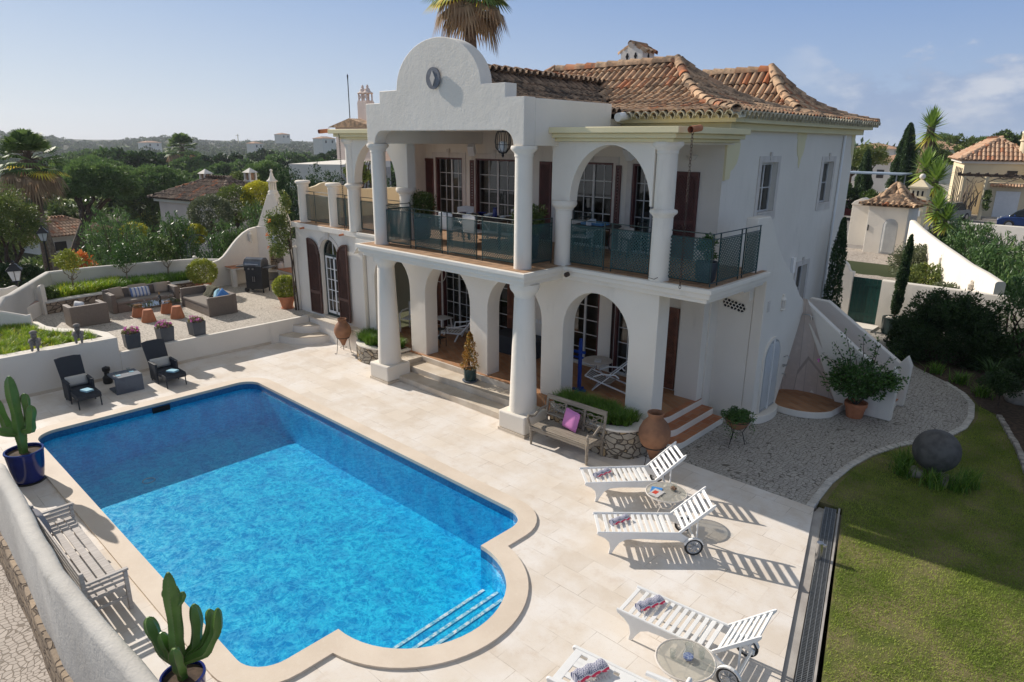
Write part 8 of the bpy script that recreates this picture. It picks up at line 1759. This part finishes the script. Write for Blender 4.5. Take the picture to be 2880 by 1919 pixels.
# ------------------------------------------------------------ houses, left
def hip_house(label,x,y,z0,w,d,h,rh,rz,wall,roof,nm='house',ov=.5,tiles_=True,wins=(),group=None,ridge=None):
    t = thing(nm,label,'house',(x,y,z0),rz,group); MB().box(-w / 2,-d / 2,-1.5,w / 2,d / 2,h).build('wall',M[wall],t,smooth=False); a,b = w / 2 + ov,d / 2 + ov; r = min(a,b); q = max(0,a - r),max(0,b - r); V_ = [(-a,-b),(a,-b),(a,b),(-a,b)]
    m = MB(); rf = m.add([(p[0],p[1],h) for p in V_] + [(-q[0],-q[1],h + rh),(q[0],q[1],h + rh)],[(0,1,5,4) if q[0] > 0 else (0,1,4),(1,2,5) if q[0] > 0 else (1,2,5,4),(2,3,4,5) if q[0] > 0 else (2,3,5),(3,0,4) if q[0] > 0 else (3,0,4,5),(3,2,1,0)]).build('roof',M[roof],t,smooth=False)
    if tiles_:
        m = MB(); sp = .30; st = .5
        for side in range(4):
            L = a if side % 2 == 0 else b; Dp = (b if side % 2 == 0 else a); n_ = int(2 * L / sp); dirr = (pi / 2,pi,-pi / 2,0)[side]; sl_ = atan2(rh,r)
            for i in range(n_):
                s = -L + 2 * L * (i + .5) / n_; lim = min(L - abs(s),r); u = 0
                while u < lim - .1:
                    px,py = ((s,-b + u),(a - u,s),(s,b - u),(-a + u,s))[side]; m.col = rnd.random(); tile(m,px,py,h + rh * u / r,dirr,sl_ - .03,st + .1,.14,.12,4); u += st
        for k_ in range(4):
            e = (q[0],q[1]) if V_[k_][0] > 0 or (V_[k_][1] > 0 and q[0] == 0) else (-q[0],-q[1])
            if q[0] == 0: e = (0,q[1]) if V_[k_][1] > 0 else (0,-q[1])
            caps(m,[(V_[k_][0],V_[k_][1],h),(e[0],e[1],h + rh)],.17,.5)
        m.build('roof_tiles',M[roof],rf,attr=True,ang=60)
    m = MB().box(-w / 2 - .25,-d / 2 - .25,h - .22,w / 2 + .25,d / 2 + .25,h - .02); m.build('cornice',M['white'],t,smooth=False)
    for (sx,sy,nx_,ny_,ww,wz0,wz1) in wins:
        a_ = (sx - ww / 2 * abs(ny_),sy - ww / 2 * abs(nx_)); b_ = (sx + ww / 2 * abs(ny_),sy + ww / 2 * abs(nx_)); MB().box(a_[0] - .02 * abs(nx_),a_[1] - .02 * abs(ny_),wz0,b_[0] + .02 * abs(nx_),b_[1] + .02 * abs(ny_),wz1).build('window',M['int_dark'],t,smooth=False)
    return t
nb = hip_house('neighbouring house with an old dark tiled hip roof and two white chimneys',-51.6,22.9,-2.2,7.4,5.4,3.9,1.42,radians(12),'pink','roof_neigh_dark',wins=[(3.72,-1.6,1,0,.9,2.2,3.2),(3.72,.2,1,0,.9,2.2,3.2),(3.72,1.7,1,0,.7,2.2,3.2),(2.2,-2.72,0,1,.8,1.6,3.3),(.6,-2.72,0,1,.8,1.6,3.3)])
for lx,ly,zt2 in ((-1.7,.1,5.85),(1.9,1.35,6.0)):
    m = MB().box(lx - .30,ly - .30,4.0,lx + .30,ly + .30,zt2 - .85); m.box(lx - .38,ly - .38,zt2 - .85,lx + .38,ly + .38,zt2 - .75); c = m.build('chimney',M['white'],nb,smooth=False); m = MB()
    for a in (-.27,.27):
        for b in (-.27,.27): m.box(lx + a - .06,ly + b - .06,zt2 - .75,lx + a + .06,ly + b + .06,zt2 - .2)
    m.box(lx - .2,ly - .2,zt2 - .75,lx + .2,ly + .2,zt2 - .2) if False else None; m.add([(lx - .42,ly - .42,zt2 - .2),(lx + .42,ly - .42,zt2 - .2),(lx + .42,ly + .42,zt2 - .2),(lx - .42,ly + .42,zt2 - .2),(lx,ly,zt2 + .15)],[(0,1,4),(1,2,4),(2,3,4),(3,0,4),(3,2,1,0)]); m.build('cap',M['white'],c,smooth=False); MB().box(lx - .2,ly - .2,zt2 - .75,lx + .2,ly + .2,zt2 - .25).build('flue',M['roof'],c,smooth=False)
hip_house('low house with an orange tiled roof half hidden behind the big pine trunk',-74,17.2,-4.2,5.5,6.5,1.7,1.3,radians(14),'white','roof_neigh',wins=[(2.77,1.5,1,0,1.0,.4,1.2),(2.77,-1.5,1,0,1.0,.4,1.2)])
t = thing('white_house','flat white modern house edge above the conifer row','house',(-47.6,30.6,-2),radians(38)); MB().box(-2,-4.5,0,2,9,6.3).build('wall',M['white'],t,smooth=False); MB().box(2,-4.3,4.0,2.05,8.8,5.7).build('window',M['concrete'],t,smooth=False)
for lab,x,y,z0,w,d,h,rz in (('long white terraced house with small windows in the valley, left part',-244,92,-10,7,13,6.6,.38),('pink terraced house with many little chimneys in the valley, right part',-236,108,-10,7,12,6.8,.38),('pale flat house lower in the valley behind the silvery palm',-250,99,-11,6,6,6.2,.3)):
    t = hip_house(lab,x,y,z0,w,d,h,.9,rz,'white' if 'white' in lab else 'pink','roof_neigh',tiles_=False,wins=[(w / 2 + .02,-d / 2 + 1.2 + 2.0 * i,1,0,.8,h - 2.0,h - .9) for i in range(int(d / 2) - 0)],group=None)
    m = MB(); [m.box(-w * .2,-d / 2 + 1.6 * i + .6,h,w * .2,-d / 2 + 1.6 * i + 1.1,h + 1.3) for i in range(int(d / 1.6))]; m.build('chimney_row',M['white'],t,smooth=False)
for i,(lab,x,y,z0,w,d,h) in enumerate((('white villa on the wooded ridge below the crane',-659,234,-6,10,16,8.5),('pink roofed house on the wooded slope',-394,145,-9,8,7,6.2),('small pale house on the ridge further right',-640,352,4,9,12,7),('low pale house among the trees of the far slope',-520,262,-3,8,9,6.0),('far pale house at the right end of the ridge',-420,262,-2,8,14,9))): hip_house(lab,x,y,z0,w,d,h,1.4,.35,'white' if i != 1 else 'pink','roof_neigh',tiles_=False,wins=[(w / 2 + .02,-d / 4,1,0,1.6,h - 3,h - 1.2),(w / 2 + .02,d / 4,1,0,1.6,h - 3,h - 1.2)])
# crane
t = thing('tower_crane','distant thin tower crane on the ridge above the white villa','crane',(-836,332,-6)); m = MB().beam((0,0,0),(0,0,16),.7,.7); m.build('mast',M['cream'],t); m = MB().beam((-5.4,-14,14.8),(1.8,4.6,14.0),.5,.5); m.beam((0,0,16.2),(-4,-10,14.9),.12,.12); m.build('jib',M['cream'],t)
t = thing('tower_crane','second crane mast, shorter, far right on the ridge','crane',(-992,475,-2)); MB().beam((0,0,0),(0,0,15),.9,.9).build('mast',M['cream'],t); MB().beam((-1,-3,13),(.6,2,13.5),.6,.6).build('jib',M['cream'],t)
# mid-distance trees of the valley
rg = np.random.default_rng(77); proto = []
for j in range(4):
    P,N_,cv = clump_pts(2600,(3.3,3.3,2.3),26,1.0,400 + j,-.4,.95); P[:,2] += 4.2; t = thing('valley_tree','dark rounded tree in the wooded valley beyond the gardens','tree',(0,0,0),0,'trees of the wooded valley'); leaves_obj('crown',P,.62,M['l_pine' if j % 2 else 'l_hedge'],t,1.8,seed=j,col=cv,Nrm=N_); MB().tube([(0,0,-2),(0,0,4)],.25,6).build('trunk',M['bark'],t); proto.append(t)
used = [False] * 4; cnt = 0
for i in range(250):
    b = rg.uniform(.80,1.36); r = rg.uniform(95,330); x,y = -r * sin(b),r * cos(b)
    if abs(b - 1.18) < .035 and r < 265 or (r < 265 and .95 + .02 < b < 1.0): pass
    if r < 130 and b > 1.12: continue
    if 200 < r < 262 and 1.13 < b < 1.22: continue
    j = i % 4; s = rg.uniform(.7,1.35) * (1 + (r - 95) / 500); z = hgt(x,y) - 1.0
    t = proto[j] if not used[j] else copy_tree(proto[j]); used[j] = True; t.location = (x,y,z); t.rotation_euler = (0,0,rg.uniform(0,6)); t.scale = (s,s,s * rg.uniform(.75,1.05))
tree('round_tree','light olive green tree between the two far chimneys',-68,32.6,-4,7.2,(2.4,2.2,1.9),6000,.26,'l_olive',351,40,.2); tree('umbrella_pine','round dark pine between the terraced houses and the neighbour chimneys',-64.5,27.5,-4,7.1,(2.0,2.0,1.7),7000,.24,'l_pine',352,40,.2); tree('umbrella_pine','dark round pine behind the right chimney of the neighbouring house',-76,39.5,-4,7.7,(3.2,3.4,1.9),9000,.28,'l_pine',353,50,.2)
gp = []
for j in range(3):
    P,N_,cv = clump_pts(3000,(1.7,1.7,1.5),30,.5,420 + j,-.8,.95); P[:,2] += 1.7; t = thing('garden_tree','leafy green tree of the gardens below the boundary wall','tree',(0,0,0),0,'trees of the gardens below'); leaves_obj('crown',P,.26,M[('l_olive','l_box','l_hedge')[j]],t,2.2,seed=j,col=cv,Nrm=N_); MB().tube([(0,0,-2),(0,0,1.6)],.12,6).build('trunk',M['bark'],t); gp.append(t)
for i,(b,r,s) in enumerate([(1.40,44,1.1),(1.36,52,1.2),(1.31,58,1.0),(1.27,50,.9),(1.33,42,.8),(1.22,62,1.2),(1.25,84,1.8),(1.32,80,1.9),(1.38,76,1.8),(1.42,64,1.6),(1.19,48,.8),(1.17,56,.9),(1.13,66,1.2),(1.205,76,1.5),(1.16,84,1.7),(1.09,74,1.3),(1.20,96,2.0),(1.12,98,2.0),(1.05,84,1.5),(1.01,74,1.1),(1.03,100,2.0),(.96,92,1.7),(.97,70,1.0),(1.30,100,2.2),(1.37,100,2.2),(1.14,47,.7),(1.10,52,.8),(1.075,44,.75),(1.44,90,2.0),(1.24,44,.7),(.93,76,1.3),(1.07,60,.9)]):
    t = gp[i % 3] if i < 3 else copy_tree(gp[i % 3]); x,y = -r * sin(b),r * cos(b); t.location = (x,y,hgt(x,y) - .3); t.scale = (s,s,s * .9); t.rotation_euler = (0,0,i * 1.3)
# far wooded ridge: one mass
def woods(name,n,b0,b1,r0,r1,ls,per,seed,mat,h=(4,8),sub=0):
    rg = np.random.default_rng(seed); out = []; cv = []; nn = []
    for i in range(n):
        b = rg.uniform(b0,b1); r = r0 * (r1 / r0) ** rg.uniform(0,1); x,y = -r * sin(b),r * cos(b)
        if sin(x * .021 + 1) * sin(y * .027) > .72: continue
        z = hgt(x,y); s = rg.uniform(*h) * (.8 + .5 * (rg.uniform() > .9)); d = rg.normal(size=(per,3)); d /= np.linalg.norm(d,axis=1)[:,None]; d[:,2] = np.abs(d[:,2]) * 1.0 - .25; out.append(d * [s * .62,s * .62,s * .55] + [x,y,z + s * .45]); nn.append(d); cv.append(np.full(per,rg.uniform(.1,.9)))
    return leaves_obj(name,np.vstack(out),ls,M[mat],None,1.7,seed=seed,col=np.concatenate(cv),Nrm=np.vstack(nn))
M['l_far'] = leaf('distant_woodland',(.030,.052,.020),(.070,.105,.038),(.12,.15,.05),.8,.1,.1)
struct(woods('woods',4300,.62,1.47,330,1500,3.4,34,5,'l_far'),'stuff')
# ============================================================ BACKGROUND, RIGHT
struct(woods('woods',900,-.12,.42,175,700,2.6,40,6,'l_far',(5,9)),'stuff')
t = hip_house('pale yellow villa with a tiled hip roof, garage door and pergola across the street',-10.9,74.2,.5,4.6,12.4,4.35,1.75,radians(14),'villa_yellow','roof_neigh','villa',.45)
H2 = t; m = MB()
for yy in (-5,-3.4,-1.8,-.2,1.4): m.box(-2.36,yy - .18,.3,-2.30,yy + .18,3.7)
m.build('window_strip',M['int_dark'],H2,smooth=False); t = MB().box(2.3,-7.4,-1,8.5,3,5.3).build('tower_block',M['villa_yellow'],H2,smooth=False); m = MB(); m.col = .5; m.add([(1.9,-7.9,5.3),(9,-7.9,5.3),(9,3.5,5.3),(1.9,3.5,5.3),(5.4,-3,6.8),(5.4,0,6.8)],[(0,1,4),(1,2,5,4),(2,3,5),(3,0,4,5)]); m.build('roof',M['roof_neigh'],H2,smooth=False,attr=True); MB().box(2.1,-7.7,5.1,8.8,3.2,5.29).build('cornice',M['white'],H2,smooth=False)
m = MB()
for xx in (3.1,3.45): m.box(xx,-7.44,1.6,xx + .12,-7.40,2.9)
m.box(3.2,-7.44,3.9,3.6,-7.40,4.8); m.build('window',M['int_dark'],H2,smooth=False)
MB().box(-.6,-7.6,-.5,2.28,-6.2,2.7).build('garage',M['villa_yellow'],H2,smooth=False); MB().box(.1,-7.66,.0,1.7,-7.61,2.05).build('garage_door',M['white_paint'],H2,smooth=False); m = MB()
for i in range(12): m.col = rnd.random(); tile(m,-.3 + .2 * i,-7.95,2.35,pi / 2,.45,.5,.12,.10)
m.build('porch_tiles',M['roof_neigh'],H2,attr=True); MB().box(.7,-6.22,3.0,1.4,-6.19,3.6).build('window',M['int_dark'],H2,smooth=False)
m = MB().lathe([(.42,0),(.42,1.6),(.52,1.62),(.52,1.72),(.40,1.75)],(1.7,-5.4,4.3),18); 
for i in range(16): a = 2 * pi * i / 16; m.box(-.04,.34,6.0,.04,.42,6.5,T(1.7,-5.4,0,a))
m.lathe([(.30,1.7),(.30,2.2),(.46,2.22),(.44,2.35),(.30,2.5),(.1,2.6),(.04,2.75),(0,2.8)],(1.7,-5.4,4.3),18); m.build('chimney',M['villa_yellow'],H2,ang=50)
t = thing('pergola','dark wooden pergola tangled with bare vines in front of the yellow villa','pergola',(-10.1,64.3,.5),radians(4)); m = MB()
for yy in (-.8,0,.8): m.box(-1.2,yy - .06,3.25,7.0,yy + .06,3.40)
for i in range(14): m.box(-1.2 + i * .6,-1.1,3.40,-1.12 + i * .6,1.1,3.5)
m.build('beams',M['bark'],t,smooth=False)
for xx in (-.7,.75,6.5): MB().lathe([(.16,0),(.12,.2),(.11,3.0),(.16,3.1),(.16,3.25)],(xx,-.8,0),12).build('column',M['villa_yellow'],t)
m = MB(); rr = random.Random(4)
for i in range(46):
    a = Vector((rr.uniform(-1,.4),-.8 + rr.uniform(-.3,.3),rr.uniform(0,1))) if i < 18 else Vector((rr.uniform(-1,7),rr.uniform(-1,0),3.2)); b = a + (Vector((rr.uniform(-.3,.8),0,rr.uniform(1.2,2.6))) if i < 18 else Vector((rr.uniform(-1,1),0,rr.uniform(-.5,.1)))); m.tube([a,a.lerp(b,.5) + Vector((rr.uniform(-.2,.2),0,rr.uniform(-.1,.2))),b],[.05,.04,.02],4)
m.build('vine_stems',M['bark_pale'],t); P,N_,cv = clump_pts(900,(.3,.3,1.1),14,.22,360); P += np.array([1.05,-.85,1.7]); leaves_obj('vine_leaves',P,.15,M['l_box'],t,2,seed=1,col=cv)
MB().box(-.6,-.4,-.4,12.0,-.1,1.3).build('street_wall',M['white']) if False else None
t = thing('street_wall','plain white garden wall below the street on the right','wall',(-5,43,0)); wallsec(refine([(-8.9,44.0),(-6.6,43.9),(-3.9,43.8),(2,43.7)],1.0),.13,-.8,2.0,.04,None).build('wall',M['white'],t,W=True,ang=60)
# yuccas
def yucca(label,x,y,heads,z0,seed,tr=.16):
    t = thing('yucca',label,'yucca',(x,y,z0),0,'yuccas by the gatehouse'); m = MB(); rg = np.random.default_rng(seed)
    for hi,(dx,dy,h,r) in enumerate(heads):
        m.tube([(0,0,-.3),(dx * .4,dy * .4,h * .5),(dx,dy,h - .1)],[tr,tr * .9,tr * .8],8); q = MB(); dry = MB(); n_ = 120
        for i in range(n_):
            f = i / n_; el = radians(85 - 135 * f); a = i * 2.4; d = Vector((cos(el) * cos(a),cos(el) * sin(a),sin(el))); sd = d.cross(Vector((0,0,1))); sd = (sd.normalized() if sd.length > .05 else Vector((1,0,0))) * r * .075; b = Vector((dx,dy,h - .55 * r * f)); L = r * rg.uniform(.85,1.1); q.col = min(1,max(0,.25 + .75 * f ** 2 + rg.normal(0,.12))); q.add([b - sd * .6,b + sd * .6,b + d * L * .45 + sd,b + d * L + Vector((0,0,-.05 * L)),b + d * L * .45 - sd],[(0,1,2,4),(4,2,3)])
        q.build('rosette',M['l_yucca'],t,smooth=False,attr=True)
        if h > 3.5:
            for i in range(90):
                a = i * 2.4; zz = h - .5 * r - rg.uniform(0,h * .42); d = Vector((cos(a),sin(a),0)); sd = Vector((-sin(a),cos(a),0)) * .05; b = Vector((dx * zz / h,dy * zz / h,zz)) + d * tr * .8; dry.col = rg.uniform(); dry.add([b - sd,b + sd,b + d * .22 + Vector((0,0,-.7)),],[(0,1,2)])
            dry.build('dry_skirt',M['l_palm_dry'],t,smooth=False,attr=True)
    m.build('trunk',M['bark_pale'],t); return t
yucca('tallest yucca with a shaggy dry trunk, head far above the gatehouse',-11.3,52.2,[(0,.4,6.9,1.25)],.5,501,.3); yucca('two headed yucca with yellowing leaves right behind the ball topped pillar',-10.1,49.6,[(-.55,.4,4.4,1.25),(.3,-.3,3.75,1.3)],.5,502,.2); yucca('low yucca with two heads beside the gatehouse roof',-7.25,37.9,[(0,0,2.9,.85),(.45,-.1,2.4,.80)],.4,503,.1)
# conifers and trees of the right background
def conifer(label,x,y,z0,h,r,seed,n=9000):
    t = thing('tall_cypress',label,'cypress',(x,y,z0),0,None); rg = np.random.default_rng(seed); f = rg.uniform(0,1,n) ** .85; a = rg.uniform(0,2 * pi,n); rr2 = r * (1 - f) ** .55 * np.minimum(1,f * 6 + .4) * (1 + .16 * np.sin(a * 5 + f * 4) + .1 * np.sin(f * 30 + a * 3)) * rg.uniform(.7,1.05,n); P = np.stack([rr2 * np.cos(a),rr2 * np.sin(a),f * h + .2],1); leaves_obj('crown',P,.26,M['l_cyp'],t,3,(0,0,1,.5),seed=seed,col=.5 + .4 * np.sin(a * 5 + f * 4)); MB().tube([(0,0,-.3),(0,0,h * .6)],.15,7).build('trunk',M['bark'],t)
conifer('broad tall dark cypress, the highest one behind the carport',-15.3,64.2,.5,7.0,1.15,511,16000); conifer('narrower dark cypress right behind the yuccas',-12.9,60.0,.5,5.3,.8,512); conifer('small dark cypress close to the villa corner, left of the carport post',-17.6,62.0,.5,4.9,.8,513); conifer('dark conifer partly hidden by the tall yucca trunk',-13.8,66,.5,5.6,.9,514)
for i,(x,y,h,R,mt,lab) in enumerate(((-20.3,72,6.0,(2.0,2.0,1.5),'l_olive','airy light green tree between the villa corner and the tall cypress'),(-23.5,78,5.8,(2.3,2.3,1.7),'l_hedge','dark green tree right beside the villa corner'),(-17.8,82,6.2,(2.3,2.0,1.7),'l_box','airy tree between the tall cypress and the yucca'),(-14.2,54.0,2.7,(1.6,1.3,1.2),'l_box','leafy green bush left of the gatehouse roof'),(-16.9,54.8,3.0,(1.9,1.2,1.3),'l_hedge','dark bush mass under the carport roof'),(-11.9,55.5,2.9,(1.3,1.2,1.2),'l_olive','light green bush behind the ball topped pillar'),(-37.7,190,8.4,(3.6,3.6,1.9),'l_pine','dark flat topped pine standing above the white houses'),(-29.5,186,7.6,(3.8,3.8,1.7),'l_pine','second dark pine to the right of the flat topped one'))): tree('leafy_tree',lab,x,y,.4,h,R,6000 if y < 100 else 5000,.20 if y < 100 else .7,mt,520 + i,40,.16 if y < 100 else .6,fork=.4)
for i in range(7): tree('hill_tree','green tree in the belt behind the yellow villa',-20 + i * 3.6,112 + (i % 3) * 7,.5,7.2 + (i % 2) * .8,(3.2,3.2,2.6),4200,.45,'l_box' if i % 2 else 'l_olive',540 + i,34,.3,group='belt of trees behind the yellow villa')
for i,(x,y,w,h,lab) in enumerate(((-30.5,148,6,5.6,'white house cluster below the flat topped pine, left block'),(-27,143,5,4.9,'white house cluster below the flat topped pine, right block'),(-24.2,150,6,5.4,'white house with grey roof right of the cluster'),(-23.5,96,6,3.6,'white wall of a house glimpsed behind the airy tree'),(-33,120,6,5.0,'pale house glimpsed above the dark tree by the villa corner'))): hip_house(lab,x,y,.5,w,5,h,.8,.1,'white','roof_neigh' if i != 2 else 'concrete',tiles_=False,wins=[(-w / 4,-2.52,0,1,.8,h - 2,h - 1),(w / 4,-2.52,0,1,.8,h - 2,h - 1)])
t = thing('carport','flat pale blue metal carport roof on thin posts','carport',(-15.2,57.2,.5)); MB().box(-3.6,-1.4,3.42,1.9,1.4,3.52).build('roof',simple('pale_blue_sheet',(.33,.40,.47),None,3,.4),t,smooth=False)
for a in (-3.4,1.5):
    for b in (-1.2,1.2): MB().beam((a,b,0),(a,b,3.42),.08,.08).build('post',M['grey_plastic'],t)
def car(label,x,y,rz,paint,z0=.512):
    t = thing('parked_car',label,'car',(x,y,z0),rz,None); pm = simple('car_paint_' + label.split()[0],paint,None,1,.25,metal=.4); B_ = [(-2.0,.28),(-2.03,.62),(-1.75,.78),(-1.25,.86),(1.55,.86),(2.0,.70),(2.05,.28)]
    MB().prism(B_,-.84,.84,'y').build('body',pm,t,bevel=.06,seg=3); C2 = [(-1.45,.84),(-1.0,1.28),(-.75,1.38),(.55,1.40),(.95,1.30),(1.5,.84)]; cabn = MB().prism(C2,-.70,.70,'y').build('cabin',M['int_dark'],t,bevel=.06,seg=3); cabn.data.materials[0] = simple('dark_car_glass_' + label.split()[0],(.03,.04,.045),None,1,.08); MB().prism([(-.72,1.375),(-.7,1.415),(.6,1.425),(.85,1.36)],-.66,.66,'y').build('roof',pm,t)
    for a in (-1.3,1.3):
        for s_ in (-1,1): wq = MB().lathe([(.31,-.1),(.31,.1),(.2,.11),(0,.11)],n=20,M=T(a,s_ * .76,.31,rx=s_ * -pi / 2)).build('wheel',M['rubber'],t); MB().lathe([(.19,.112),(.0,.125)],n=14,M=T(a,s_ * .76,.31,rx=s_ * -pi / 2)).build('rim',M['steel'],wq)
    for s_ in (-1,1): MB().box(-2.04,s_ * .6 - .14,.6,-1.93,s_ * .6 + .14,.72).build('headlight',M['lamp_glass'],t,bevel=.02); MB().box(-1.1,s_ * .92 - .08,.9,-1.0,s_ * .92 + .08,1.02).build('mirror',pm,t,bevel=.02)
    return t
car('silver car parked in front of the pale yellow villa',-10.9,60.2,radians(-105) + pi,(.36,.38,.38)); car('maroon car parked in the shade under the carport',-16.2,56.4,radians(10),(.10,.012,.018)); car('blue car cut off by the right edge on the street',-5.3,58.2,0,(.03,.07,.22))

# ============================================================ AIR
hz = MB().box(-1700,-60,-14,400,1700,60).build('haze',None,smooth=False); struct(hz,'stuff'); hm = bpy.data.materials.new('haze'); hm.use_nodes = True; ht = hm.node_tree; ht.nodes.clear()
ho = ht.nodes.new('ShaderNodeOutputMaterial'); hv = ht.nodes.new('ShaderNodeVolumePrincipled'); hv.inputs['Color'].default_value = (.86,.91,1,1); hv.inputs['Density'].default_value = .00020; hv.inputs['Anisotropy'].default_value = .25; ht.links.new(hv.outputs[0],ho.inputs['Volume']); hz.data.materials.append(hm)
